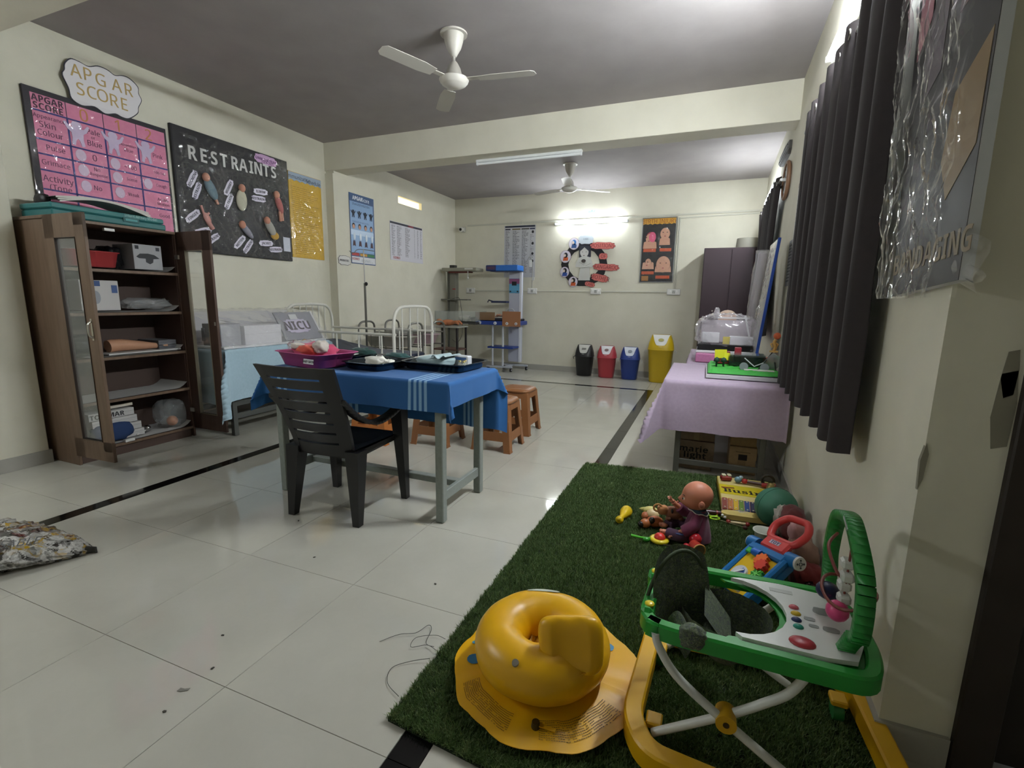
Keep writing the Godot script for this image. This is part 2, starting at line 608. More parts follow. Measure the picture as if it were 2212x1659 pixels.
# rows of illegible small print as dark strokes, one part
func print_lines(x0: float, x1: float, y0: float, y1: float, rows: int, z: float, m: Material, parent: Node3D, th := 0.004, seed := 1, fill := 0.85):
	var r := RandomNumberGenerator.new()
	r.seed = seed
	var b := MB.new()
	for i in rows:
		var y := lerpf(y0, y1, (i + 0.5) / rows)
		var x := x0
		var stop := x1 - (x1 - x0) * r.randf() * (1.0 - fill) * 2.0
		while x < stop:
			var w: float = minf(r.randf_range(0.012, 0.05), stop - x)
			b.quad(Vector3(x, y - th / 2, z), Vector3(x, y + th / 2, z), Vector3(x + w, y + th / 2, z), Vector3(x + w, y - th / 2, z))
			x += w + 0.008
	obj("print", b, m, parent)
func sticker(s: String, w: float, h: float, pos: Vector3, tilt: float, parent: Node3D, paper := "e9e4ee", ink := "4a4552", seed := 0, th := 0.03):
	var o := cut("name_tag", poly_cloud(w, h, 8, seed), pos.z, mat(paper, 0.6), parent, 0.003, Vector2(pos.x, pos.y), tilt)
	text(s, th, mat(ink, 0.6), o, Vector3(0, 0, 0.004), 0.0, 0.0015, "Droid Sans", 1.0, 700)
func baby(parent: Node3D, pos: Vector3, sc: float, m: Material, called := "baby_cutout"):
	var p := pv([0, 1.0, .14, .97, .2, .84, .16, .72, .26, .74, .4, .92, .47, .88, .36, .64, .22, .52, .2, .3, .24, .04, .12, 0, .07, .22, 0, .3, -.07, .22, -.12, 0, -.24, .04, -.2, .3, -.22, .52, -.36, .64, -.47, .88, -.4, .92, -.26, .74, -.16, .72, -.2, .84, -.14, .97])
	for i in p.size(): p[i] = (p[i] - Vector2(0, 0.5)) * sc
	cut(called, p, pos.z, m, parent, 0.003, Vector2(pos.x, pos.y))
func board_basis(right: bool) -> float:
	return -PI / 2 if right else PI / 2

func left_wall():
	# ----- pink score chart -----
	var ink := mat("2c2340", 0.7)
	var rule := mat("2a2a78", 0.6)
	var paper := mottled("d77f9f", "dd88a8", 0.6, 2.0, 0.02, 41)
	var P := thing("score_chart", "pink hand-lettered score chart under crinkled plastic, above the teal case", "poster", Vector3(XL + 0.003, 2.29, -2.655), PI / 2)
	slab("board", Vector3(0, 0, 0.012), Vector3(1.0, 0.94, 0.024), mat("1d1722", 0.6), P, 0.002)
	slab("paper", Vector3(0.01, -0.01, 0.025), Vector3(0.94, 0.88, 0.004), paper, P)
	var zt := 0.0285
	var cx := [-0.46, -0.25, -0.003, 0.244, 0.48]
	var cy := [0.43, 0.316, 0.116, 0.012, -0.102, -0.24, -0.36]
	for i in range(1, 6): slab("ruled_line", Vector3(0.01, cy[i], zt), Vector3(0.94, 0.012, 0.001), rule, P)
	for i in range(1, 4): slab("ruled_line", Vector3(cx[i], -0.06, zt), Vector3(0.012, 0.75, 0.001), rule, P)
	for i in range(1, 4): slab("ruled_line", Vector3(cx[i], 0.375, zt), Vector3(0.005, 0.11, 0.001), ink, P)
	text("APGAR", 0.045, mat("3a1530", 0.6), P, Vector3(-0.36, 0.4, zt), 0, 0.002, "Droid Sans", 0.95, 800)
	text("SCORE", 0.045, mat("3a1530", 0.6), P, Vector3(-0.36, 0.348, zt), 0, 0.002, "Droid Sans", 0.95, 800)
	var gold := mat("c9864a", 0.5)
	text("0", 0.085, gold, P, Vector3(-0.137, 0.37, zt)); text("1", 0.085, gold, P, Vector3(0.108, 0.37, zt)); text("2", 0.085, gold, P, Vector3(0.346, 0.37, zt))
	var pencil := mat("5a2b4e", 0.7)
	for a in [["Appearance", -0.362, 0.278, .026], ["Skin", -0.38, 0.222, .04], ["Colour", -0.37, 0.165, .038], ["Pulse", -0.35, 0.065, .036], ["Grimace", -0.36, -0.045, .034], ["Activity", -0.36, -0.16, .042], ["(Tone", -0.35, -0.22, .04], ["Pale", -0.085, 0.262, .036], ["or", -0.09, 0.222, .022], ["Blue", -0.085, 0.175, .038], ["Extremities", 0.163, 0.235, .019], ["Blue", 0.165, 0.195, .026], ["Pink", 0.4, 0.21, .032], ["0", -0.097, 0.066, .045], ["<100", 0.165, 0.06, .032], ["100-140", 0.405, 0.068, .02], ["No", -0.09, -0.02, .026], ["Response", -0.08, -0.06, .021], ["No", -0.1, -0.165, .034], ["Some", 0.165, -0.04, .024], ["Weak", 0.165, -0.165, .026], ["Cough", 0.41, -0.04, .024], ["Active", 0.41, -0.16, .026], ["Motion", 0.41, -0.2, .024], ["Good", 0.41, -0.3, .028]]:
		text(a[0], a[3], pencil, P, Vector3(a[1], a[2], zt), 0, 0.001)
	var bp := mat("cdbcd8", 0.7)
	for x in [-0.195, 0.053, 0.305]: baby(P, Vector3(x, 0.22, zt), 0.18, bp)
	for q in [[-0.19, 0.065], [0.05, 0.062], [-0.185, -0.045], [0.055, -0.045], [0.295, -0.045], [-0.18, -0.165], [0.06, -0.165]]:
		cut("picture_cutout", poly_ell(Vector2.ZERO, 0.036, 0.044), zt, mat("d6bfd6", 0.7), P, 0.002, Vector2(q[0], q[1]))
	film(1.02, 0.95, 0.037, 5, 0.035, P, 0.008, 90)
	# ----- white cloud sign -----
	var cl := thing("cloud_sign", "white cloud-shaped paper sign with gold lettering above the pink chart", "sign", Vector3(XL + 0.003, 2.9, -2.69), PI / 2)
	var cp := pv([-0.209, 0.15, -0.15, 0.15, -0.096, 0.142, -0.03, 0.172, 0.034, 0.171, 0.086, 0.151, 0.14, 0.17, 0.195, 0.171, 0.255, 0.129, 0.256, 0.077, 0.274, 0.03, 0.243, -0.034, 0.231, -0.084, 0.159, -0.148, 0.107, -0.155, 0.059, -0.145, -0.017, -0.17, -0.089, -0.142, -0.176, -0.163, -0.237, -0.134, -0.248, -0.066, -0.277, 0.016, -0.259, 0.058, -0.251, 0.102])
	for i in cp.size(): cp[i] *= Vector2(1.0, 1.0)
	cp = PackedVector2Array(smooth_path(Array(cp), 4, true))
	var big := cp.duplicate()
	for i in big.size(): big[i] *= Vector2(1.025, 1.045)
	cut("dark_edge", big, 0.03, mat("35333f", 0.7), cl, 0.003)
	cut("paper_face", cp, 0.0332, mat("e4e0e2", 0.65), cl, 0.002)
	slab("backing_foam", Vector3(0, 0, 0.0145), Vector3(0.2, 0.1, 0.029), mat("dcd8d2", 0.8), cl)
	var gt := mat("c2a56a", 0.35, 0.3)
	var lp := [[-0.191, 0.074], [-0.114, 0.077], [-0.024, 0.073], [0.09, 0.076], [0.177, 0.074], [-0.173, -0.05], [-0.101, -0.048], [-0.023, -0.044], [0.055, -0.052], [0.132, -0.054]]
	for i in 10: text("APGARSCORE"[i], 0.088, gt, cl, Vector3(lp[i][0], lp[i][1], 0.0365), 0, 0.002)
	# ----- black restraints board -----
	var B := thing("restraints_board", "black craft board with pale RESTRAINTS lettering and small dolls under plastic", "poster", Vector3(XL + 0.003, 2.265, -3.86), PI / 2)
	slab("board", Vector3(0, 0, 0.014), Vector3(1.33, 1.13, 0.028), mat("17161a", 0.55), B, 0.002)
	var silver := mat("c9c8c6", 0.4, 0.2)
	var rl := [-0.482, -0.365, -0.251, -0.149, -0.03, 0.075, 0.171, 0.26, 0.362, 0.467]
	for i in 10: text("RESTRAINTS"[i], 0.125, silver, B, Vector3(rl[i], 0.351 + 0.005 * i, 0.0295), 0, 0.004, "Droid Sans", 0.9, 700)
	sticker("GNM 2nd YEAR", 0.3, 0.1, Vector3(0.369, 0.504, 0.03), 0.0, B, "cfa6cf", "6d3a78", 1, 0.028)
	text("2024-2025", 0.026, mat("6d3a78", 0.6), B, Vector3(0.39, 0.477, 0.0345))
	for a in [["ABDOMINAL", -0.501, 0.113, 1.05], ["RESTRAINT", -0.465, 0.013, 1.15], ["FINGER", -0.53, -0.231, 0.7], ["RESTRAINT", -0.348, -0.425, 0.6], ["MUMMY", -0.12, 0.114, 1.05], ["RESTRAINT", -0.129, -0.025, 1.1], ["ELBOW", 0.272, 0.151, 0.08], ["RESTRAINT", 0.239, 0.071, 0.05], ["MITTEN", -0.039, -0.42, 0.8], ["RESTRAINT", 0.058, -0.455, 0.9], ["JACKET", 0.296, -0.396, 0.08], ["RESTRAINT", 0.425, -0.452, 0.1], ["CRIB", -0.44, -0.362, 0.3]]:
		sticker(a[0], 0.19, 0.065, Vector3(a[1], a[2], 0.029), a[3], B, "d9d4e4", "3f3b4d", int(a[1] * 40), 0.026)
	slab("note", Vector3(0.589, -0.378, 0.03), Vector3(0.1, 0.16, 0.003), mat("c9ccd8", 0.6), B)
	# the dolls: each head, body and wrapping
	var skin := mat("c98f78", 0.6)
	for a in [[-0.384, 0.153, -0.335, 0.055, "6f8590", 0.05], [0.009, 0.133, 0.002, 0.01, "c8c4ae", 0.062], [0.455, 0.154, 0.49, 0.06, "b56a66", 0.04], [-0.02, -0.24, 0.03, -0.29, "8f8f9c", 0.035], [0.3, -0.15, 0.345, -0.22, "a7a49a", 0.05]]:
		var dl := obj("doll", MB.new().ell(Vector3(a[2], a[3], 0.055), Vector3(a[5], 0.11, 0.03), 14, Basis(Vector3.BACK, atan2(-(a[0] - a[2]), a[1] - a[3]))), mat(a[4], 0.8), B)
		obj("doll_head", MB.new().ell(Vector3(a[0], a[1], 0.065), Vector3(0.036, 0.042, 0.032), 14), skin, dl)
	for q in [[-0.3, -0.01, -0.27, -0.08, .014], [0.495, -0.02, 0.5, -0.13, .015], [0.525, -0.02, 0.53, -0.12, .015]]:
		obj("doll_leg", MB.new().tube([Vector3(q[0], q[1], .05), Vector3(q[2], q[3], .05)], q[4], 8), skin, B)
	var hand := MB.new().ell(Vector3(-0.4, -0.235, 0.05), Vector3(0.035, 0.06, 0.02), 12, Basis(Vector3.BACK, 0.45))
	hand.tube([Vector3(-0.43, -0.2, .05), Vector3(-0.452, -0.12, .05)], 0.011, 8)
	hand.tube([Vector3(-0.4, -0.2, .05), Vector3(-0.375, -0.18, .05)], 0.011, 8)
	hand.tube([Vector3(-0.39, -0.27, .05), Vector3(-0.35, -0.33, .05)], 0.022, 8)
	obj("splinted_hand", hand, mat("c88f86", 0.6), B)
	obj("yellow_bundle", MB.new().ell(Vector3(0.405, -0.302, 0.05), Vector3(0.055, 0.045, 0.025)), mat("c79b3f", 0.7), B)
	film(1.36, 1.12, 0.075, 19, 0.05, B, 0.006, 110)
	# ----- yellow immunization schedule -----
	var Y := thing("schedule_poster", "yellow handwritten schedule poster with blue heading, beside the black board", "poster", Vector3(XL + 0.003, 2.25, -4.81), PI / 2)
	slab("sheet", Vector3(0, 0, 0.005), Vector3(0.52, 0.99, 0.01), mottled("cfa52c", "d8af35", 0.6, 3.0, 0.02, 44), Y)
	var hd := PackedVector2Array()
	for i in 25: hd.append(Vector2(-0.26 + 0.52 * i / 24.0, 0.39 + 0.018 * absf(sin(i * 0.8))))
	hd.append(Vector2(0.26, 0.49)); hd.append(Vector2(-0.26, 0.49))
	cut("heading_strip", hd, 0.0105, mat("9fb0c4", 0.6), Y, 0.003)
	text("Immunization", 0.042, mat("2d3d56", 0.6), Y, Vector3(-0.1, 0.44, 0.014), 0, 0.001)
	text("Schedule", 0.042, mat("2d3d56", 0.6), Y, Vector3(0.13, 0.43, 0.014), 0, 0.001)
	print_lines(-0.22, 0.22, 0.34, -0.46, 34, 0.0112, mat("8a6a1c", 0.7), Y, 0.004, 9, 0.75)
	film(0.53, 0.98, 0.016, 27, 0.02, Y, 0.006, 50)

	# ----- the wall of the back room -----
	var A := thing("infant_score_poster", "tall blue printed APGAR poster with rows of figures on back-room wall", "poster", Vector3(XP + 0.003, 2.21, -5.71), PI / 2)
	slab("sheet", Vector3(0, 0, 0.002), Vector3(0.52, 0.93, 0.004), mat("31507c", 0.45), A)
	var z := 0.0045
	slab("panel", Vector3(-0.008, 0.02, z), Vector3(0.485, 0.68, 0.001), mat("7b9fc9", 0.4), A)
	slab("highlight_band", Vector3(-0.008, -0.045, z + 0.0006), Vector3(0.485, 0.07, 0.001), mat("a9c2dc", 0.35), A)
	text("APGAR", 0.05, mat("eef2f6", 0.5), A, Vector3(-0.09, 0.41, z), 0, 0.001, "Droid Sans", 0.9, 800)
	text("Score", 0.05, mat("dfe8f2", 0.5), A, Vector3(0.08, 0.41, z), 0, 0.001, "Droid Sans", 0.9)
	print_lines(-0.2, 0.16, 0.345, 0.315, 2, z + 0.001, mat("22365a", 0.6), A, 0.006, 3, 1.0)
	var fig := mat("1b2433", 0.6)
	for i in 4:
		var x := -0.19 + i * 0.125
		baby(A, Vector3(x, 0.2, z + 0.001), 0.1, fig, "figure_print")
		cut("face_print", poly_ell(Vector2.ZERO, 0.03, 0.038), z + 0.0008, mat("2a2320", 0.6), A, 0.001, Vector2(x, 0.04))
		cut("face_print", poly_ell(Vector2.ZERO, 0.024, 0.028), z + 0.0018, mat("c99a80", 0.6), A, 0.001, Vector2(x, 0.03))
		cut("torso_print", poly_ell(Vector2.ZERO, 0.022, 0.05), z + 0.0015, mat("d7e2ee", 0.6), A, 0.001, Vector2(x + 0.01, -0.1))
		cut("lung_print", pv([-.03, -.04, -.02, .03, -.004, .04, 0, .01, .004, .04, .02, .03, .03, -.04, .006, -.03, -.006, -.03]), z + 0.001, mat("4a3038", 0.6), A, 0.001, Vector2(x, -0.19))
	print_lines(-0.21, 0.2, 0.11, 0.085, 2, z + 0.001, mat("31507c", 0.6), A, 0.004, 4, 0.9)
	for a in [[-0.17, "b8322f"], [0.0, "c4912e"], [0.16, "2f7a42"]]:
		slab("colour_key", Vector3(a[0], -0.335, z), Vector3(0.15, 0.04, 0.001), mat(a[1], 0.5), A)
	slab("footer", Vector3(0, -0.41, z), Vector3(0.5, 0.085, 0.001), mat("d9dadd", 0.5), A)
	text("SCIENCE", 0.03, mat("a8302f", 0.5), A, Vector3(-0.17, -0.4, z + 0.001), 0, 0.001, "Droid Sans", 0.9, 800)
	print_lines(-0.05, 0.22, -0.4, -0.44, 3, z + 0.001, mat("6b7078", 0.6), A, 0.004, 5, 0.8)
	var W := thing("table_poster", "white printed table poster below the ventilator slit", "poster", Vector3(XP + 0.003, 2.155, -6.8), PI / 2)
	slab("sheet", Vector3(0, 0, 0.002), Vector3(0.91, 0.58, 0.004), mat("d4d2da", 0.5), W)
	slab("header", Vector3(-0.2, 0.27, z), Vector3(0.5, 0.03, 0.001), mat("2a2b38", 0.5), W)
	slab("header", Vector3(0.1, 0.27, z), Vector3(0.16, 0.03, 0.001), mat("8c3440", 0.5), W)
	slab("header", Vector3(0.31, 0.27, z), Vector3(0.26, 0.03, 0.001), mat("3a3448", 0.5), W)
	var small := mat("55545e", 0.6)
	for a in [[-0.42, -0.32], [-0.28, -0.15], [-0.06, 0.1], [0.2, 0.22], [0.29, 0.33], [0.38, 0.43]]: print_lines(a[0], a[1], 0.24, -0.22, 30, z + 0.001, small, W, 0.006, int(a[0] * 100) + 70, 0.7)
	text("SCIENCE", 0.035, mat("a8302f", 0.5), W, Vector3(-0.3, -0.25, z + 0.001), 0, 0.001, "Droid Sans", 0.9, 800)
	var n := thing("cloud_label", "small white cloud label stuck beside the blue poster", "label", Vector3(XP + 0.003, 1.77, -5.315), PI / 2)
	cut("outline", poly_cloud(0.25, 0.13, 9, 1), 0.001, mat("4b4b52", 0.7), n, 0.002)
	cut("paper_face", poly_cloud(0.238, 0.12, 9, 1), 0.0032, mat("dcd9d4", 0.7), n, 0.001)
	text("PEDIATRIC", 0.026, mat("33333c", 0.7), n, Vector3(0, 0, 0.0045), 0, 0.001, "Droid Sans", 1.0, 800)

func shelf_x() -> float: return -4.5
func cupboard():
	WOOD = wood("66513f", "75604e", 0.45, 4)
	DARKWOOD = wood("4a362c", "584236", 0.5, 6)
	var r := thing("cupboard", "open brown wooden cupboard with two glazed doors against left wall", "cupboard", Vector3(-4.3, 0, -2.44))
	# local: x 0 is the front, -0.4 the back; z 0.45 near side, -0.45 far side
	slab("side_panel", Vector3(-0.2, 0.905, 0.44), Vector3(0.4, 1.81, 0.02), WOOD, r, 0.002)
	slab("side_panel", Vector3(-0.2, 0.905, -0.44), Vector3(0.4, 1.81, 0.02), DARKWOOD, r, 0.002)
	slab("back_panel", Vector3(-0.392, 0.93, 0), Vector3(0.012, 1.72, 0.86), mat("4a382f", 0.6), r)
	slab("top_panel", Vector3(-0.2, 1.8, 0), Vector3(0.41, 0.022, 0.92), WOOD, r, 0.002)
	for y in [0.085, 0.445, 0.78, 1.125, 1.455]:
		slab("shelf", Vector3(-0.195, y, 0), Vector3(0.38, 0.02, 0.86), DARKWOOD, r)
		slab("shelf_edge", Vector3(-0.004, y, 0), Vector3(0.004, 0.022, 0.86), WOOD, r)
	slab("plinth", Vector3(-0.03, 0.037, 0), Vector3(0.02, 0.074, 0.84), mat("4a382f", 0.6), r)
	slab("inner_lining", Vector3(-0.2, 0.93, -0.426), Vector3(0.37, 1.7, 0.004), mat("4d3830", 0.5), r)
	for s in [1.0, -1.0]:
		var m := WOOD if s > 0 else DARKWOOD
		var d := Node3D.new()
		d.name = "door"
		r.add_child(d, true)
		d.position = Vector3(0.0, 0, s * 0.45 - (0.0 if s > 0 else 0.0))
		d.rotation.y = (0.03 if s > 0 else -0.02)
		var W := 0.43
		var th := 0.022
		for q in [[0.055, 0.11], [W - 0.05, 0.1]]: slab("stile", Vector3(q[0], 0.945, 0), Vector3(q[1], 1.73, th), m, d, 0.002)
		slab("rail", Vector3(W / 2, 1.73, 0), Vector3(W, 0.16, th), m, d, 0.002)
		slab("rail", Vector3(W / 2, 0.155, 0), Vector3(W, 0.15, th), m, d, 0.002)
		slab("glass", Vector3(0.22, 0.94, 0), Vector3(0.23, 1.44, 0.004), pane("dfe8e6", 0.06, 0.03), d)
		var bead := MB.new()
		for q in [[Vector3(0.11, 0.94, 0), Vector3(0.004, 1.43, 0.03)], [Vector3(0.33, 0.94, 0), Vector3(0.004, 1.43, 0.03)], [Vector3(0.22, 1.652, 0), Vector3(0.22, 0.004, 0.03)], [Vector3(0.22, 0.228, 0), Vector3(0.22, 0.004, 0.03)]]: bead.box(q[0], q[1])
		obj("glass_bead", bead, mat("8f8672" if s < 0 else "3a2d24", 0.5), d)
		var h := MB.new()
		var hz := 0.012 if s > 0 else -0.012
		h.tube(smooth_path([Vector3(0.385, 0.98, hz), Vector3(0.385, 1.0, hz * 2.8), Vector3(0.385, 1.07, hz * 2.8), Vector3(0.385, 1.09, hz)], 4), 0.007, 8)
		h.box(Vector3(0.385, 1.035, hz), Vector3(0.018, 0.15, 0.003))
		obj("handle", h, mat("c8c4ba", 0.25, 0.9), d)
		if s < 0:
			h = MB.new()
			h.box(Vector3(W - 0.02, 1.04, 0.013), Vector3(0.012, 0.03, 0.006))
			obj("latch", h, mat("d0ccc2", 0.3, 0.8), d)
		for y in [0.25, 1.6]: obj("hinge", MB.new().box(Vector3(0.01, y, -s * 0.018), Vector3(0.05, 0.035, 0.014), 0.003), mat("b9b5aa", 0.3, 0.8), d)
	slab("latch", Vector3(-0.02, 1.765, 0.05), Vector3(0.025, 0.02, 0.07), mat("d8d6d0", 0.4), r)
	slab("latch", Vector3(-0.005, 0.105, 0.1), Vector3(0.03, 0.02, 0.07), mat("d8d6d0", 0.4), r)
	# white paper liners on the shelves
	for a in [[0.455, 0.86, 41], [0.79, 0.7, 42], [1.135, 0.84, 43], [1.465, 0.8, 44], [0.095, 0.84, 45]]:
		var nz := FastNoiseLite.new()
		nz.seed = a[2]; nz.frequency = 4.0
		var o := tag(obj("shelf_liner", MB.new().sheet(func(u, v): return Vector3(-4.675 + 0.36 * u, a[0] + 0.004 + 0.004 * absf(nz.get_noise_2d(u, v * 2)) + (0.05 * pow(maxf(0, (0.12 - v) / 0.12), 2)), -2.865 + a[1] * v), 12, 24, 1), mat("b8b6b2", 0.7), null), "grey-white paper liner on the %s cupboard shelf" % {41: "second lowest", 42: "middle", 43: "second highest", 44: "highest", 45: "lowest"}[a[2]], "paper", "paper liners on the cupboard shelves")
	# ---- contents ----
	var t := thing("storage_tray", "red plastic tray on top cupboard shelf", "tray", Vector3(-4.5, 1.482, -2.3))
	obj("body", MB.new().lathe([Vector2(0, 0.0), Vector2(0.098, 0.0), Vector2(0.105, 0.005), Vector2(0.118, 0.11), Vector2(0.126, 0.113), Vector2(0.126, 0.119), Vector2(0.112, 0.117), Vector2(0.1, 0.012), Vector2(0, 0.012)], 32, 1.25, 1.45, 8.0), mat("a8383a", 0.4), t)
	t = thing("device_box", "grey cardboard box printed with a dark device on top cupboard shelf", "box", Vector3(-4.46, 1.482, -2.66))
	slab("carton", Vector3(0, 0.1, 0), Vector3(0.26, 0.2, 0.22), mat("8d8d90", 0.6), t, 0.003)
	slab("front_panel", Vector3(0.131, 0.1, 0), Vector3(0.001, 0.198, 0.218), mat("a4a4a6", 0.55), t)
	slab("printed_tile", Vector3(0.132, 0.175, 0.08), Vector3(0.001, 0.028, 0.028), mat("26292f", 0.5), t)
	slab("printed_tile", Vector3(0.132, 0.17, -0.08), Vector3(0.001, 0.028, 0.028), mat("3c3f45", 0.5), t)
	var dv := cut("printed_device", pv([-.09, .0, -.06, .025, 0, .03, .05, .022, .09, -.005, .04, -.012, .035, -.04, .01, -.055, -.02, -.04, -.02, -.012, -.07, -.012]), 0, mat("2c2d30", 0.5), t, 0.001)
	dv.transform = Transform3D(Basis(Vector3.UP, PI / 2), Vector3(0.1318, 0.1, 0))
	t = thing("black_bag", "crumpled black plastic bag beside the grey device box", "bag", Vector3(-4.52, 1.482, -2.47))
	obj("body", blob(Vector3(0.12, 0.09, 0.07), 3, 0.3, Vector3(0, 0.085, 0)), mat("141416", 0.25), t)
	t = thing("device_carton", "white carton with blue printed squares on second cupboard shelf", "box", Vector3(-4.46, 1.152, -2.3))
	slab("carton", Vector3(0, 0.115, 0), Vector3(0.2, 0.23, 0.26), mat("b9b6b4", 0.6), t, 0.003)
	slab("printed_square", Vector3(0.101, 0.205, 0.02), Vector3(0.001, 0.04, 0.05), mat("2e4a7c", 0.5), t)
	slab("printed_square", Vector3(0.101, 0.165, -0.1), Vector3(0.001, 0.06, 0.04), mat("3a5485", 0.5), t)
	obj("printed_shape", MB.new().at(Vector3(0.1012, 0.1, 0.03), Basis(Vector3.UP, PI / 2)).prism(poly_ell(Vector2.ZERO, 0.03, 0.05), 0.0006), mat("8f9298", 0.6), t)
	t = thing("bagged_tubing", "grey tubing in clear plastic wrap on second cupboard shelf", "bag", Vector3(-4.46, 1.158, -2.68))
	obj("tubing", MB.new().tube(smooth_path([Vector3(0.05, .015, .16), Vector3(-.03, .05, .08), Vector3(.05, .06, 0), Vector3(-.02, .05, -.08), Vector3(.05, .08, -.13)], 5), 0.014, 8), mat("6d6a66", 0.5), t)
	obj("wrap", blob(Vector3(0.1, 0.045, 0.19), 8, 0.35, Vector3(0, 0.045, 0)), pane("e8eaea", 0.22, 0.12), t)
	t = thing("arm_model", "skin-coloured injection training arm on middle cupboard shelf", "model", Vector3(-4.45, 0.812, -2.55))
	obj("arm", MB.new().tube(smooth_path([Vector3(0, .05, .2), Vector3(0, .055, .12), Vector3(0.01, .045, 0), Vector3(0.02, .036, -.1), Vector3(.02, .03, -.17)], 5), [0.05, 0.052, 0.053, 0.052, .05, .05, .049, .047, .045, .042, .04, .038, .036, .034, .031, .028, .026, .025, .024, .024, .024], 14), mat("b98a6c", 0.55), t)
	var hd := MB.new().ell(Vector3(.025, .03, -.205), Vector3(.03, .018, .04), 12)
	for i in 4: hd.tube([Vector3(.0 + i * .016, .03, -.235), Vector3(.0 + i * .016, .026, -.275), Vector3(.0 + i * .016, .014, -.29)], 0.008, 6)
	hd.tube([Vector3(.05, .03, -.19), Vector3(.066, .03, -.225)], 0.009, 6)
	obj("hand", hd, mat("c39678", 0.55), t)
	obj("wrist_band", MB.new().cyl(Vector3(.02, .03, -.168), Vector3(.02, .03, -.174), 0.027), mat("3b2c26", 0.5), t)
	slab("board", Vector3(0.02, -0.004, -0.02), Vector3(0.2, 0.01, 0.56), mat("c4c3c0", 0.5), t)
	t = thing("black_case", "dark zip case at near end of the middle cupboard shelf", "case", Vector3(-4.5, 0.805, -2.2))
	obj("body", blob(Vector3(0.12, 0.08, 0.1), 12, 0.12, Vector3(0, 0.078, 0)), mat("121314", 0.4), t)
	for k in 2:
		t = thing("flat_carton", ["grey flat carton lying on the middle shelf's far end", "grey flat carton on top of another at the middle shelf's far end"][k], "box", Vector3(-4.53, 0.806 + k * 0.042, -2.78))
		slab("carton", Vector3(0, 0.02, 0), Vector3(0.28, 0.04, 0.15), mat(["56565a", "6a6a6e"][k], 0.6), t, 0.002)
		slab("flap_line", Vector3(0.1405, 0.02, 0), Vector3(0.001, 0.002, 0.148), mat("3c3c40", 0.6), t)
	var titles := ["TOMMAR", "", "", "", ""]
	for k in 4:
		t = thing("boxed_set", "white boxed set in cupboard stack, %s" % ["lowest", "second from bottom", "third from bottom", "topmost with black capitals"][k], "box", Vector3(-4.47 + 0.008 * (k % 2), 0.108 + k * 0.063, -2.34 + 0.022 * k))
		slab("carton", Vector3(0, 0.03, 0), Vector3(0.2, 0.058, 0.32), mat("bdbbb8", 0.6), t, 0.002)
		slab("lid_line", Vector3(0.1005, 0.035, 0), Vector3(0.001, 0.002, 0.318), mat("8d8b88", 0.6), t)
		if k == 3:
			var tx := text("TOMMAR", 0.036, mat("1b1b1d", 0.6), t, Vector3(0.1012, 0.028, 0.035), 0, 0.001, "Droid Sans", 1.1, 800)
			tx.transform = Transform3D(Basis(Vector3.UP, PI / 2) * Basis.from_scale(Vector3(1.1, 1, 1)), Vector3(0.1012, 0.028, 0.035))
	t = thing("brown_book", "brown book lying high on the white boxed sets", "book", Vector3(-4.48, 0.364, -2.33))
	slab("cover", Vector3(0, 0.015, 0), Vector3(0.16, 0.03, 0.24), mat("564a42", 0.6), t, 0.003)
	slab("pages", Vector3(0.006, 0.015, 0), Vector3(0.152, 0.022, 0.236), mat("c9c2b2", 0.7), t)
	t = thing("blue_pouch", "navy blue cloth pouch in front of the white boxed sets", "pouch", Vector3(-4.37, 0.112, -2.26))
	obj("body", blob(Vector3(0.05, 0.075, 0.15), 21, 0.15, Vector3(0, 0.072, 0)), mat("1c355f", 0.8), t)
	t = thing("steel_ball_tool", "shiny round steel instrument on bottom cupboard shelf", "instrument", Vector3(-4.42, 0.108, -2.55))
	obj("head", MB.new().ell(Vector3(0, 0.03, 0), Vector3(0.03, 0.03, 0.03)), mat("c8c8ca", 0.12, 1.0), t)
	obj("stem", MB.new().cyl(Vector3(0, 0.02, 0.0), Vector3(0.06, 0.012, 0.12), 0.006), mat("d5d2cc", 0.4), t)
	t = thing("bag_of_parts", "clear plastic bag holding an orange ball on bottom cupboard shelf", "bag", Vector3(-4.44, 0.112, -2.76))
	obj("bag", blob(Vector3(0.12, 0.12, 0.105), 31, 0.3, Vector3(0, 0.12, 0)), pane("e4e8e8", 0.14, 0.1), t)
	obj("ball", MB.new().ell(Vector3(0.06, 0.055, 0.02), Vector3(0.045, 0.045, 0.045)), mat("b0714a", 0.4), t)
	# ---- on top ----
	t = thing("teal_case", "flat teal plastic case lying on top of the cupboard", "case", Vector3(-4.47, 1.813, -2.42), 0.06)
	slab("lower_shell", Vector3(0, 0.025, 0), Vector3(0.34, 0.05, 0.8), mat("2c6a6a", 0.4), t, 0.008)
	slab("lid", Vector3(0, 0.072, 0.01), Vector3(0.345, 0.04, 0.79), mat("2f7272", 0.4), t, 0.008)
	slab("latch_recess", Vector3(0.172, 0.045, -0.12), Vector3(0.006, 0.035, 0.12), mat("225555", 0.4), t, 0.002)
	slab("latch", Vector3(0.176, 0.045, -0.12), Vector3(0.004, 0.016, 0.09), mat("4c9494", 0.35), t, 0.001)
	var tx := text("Infant Airway Model", 0.02, mat("a9c6c4", 0.5), t, Vector3.ZERO)
	tx.transform = Transform3D(Basis(Vector3.UP, PI / 2), Vector3(0.1735, 0.078, -0.2))
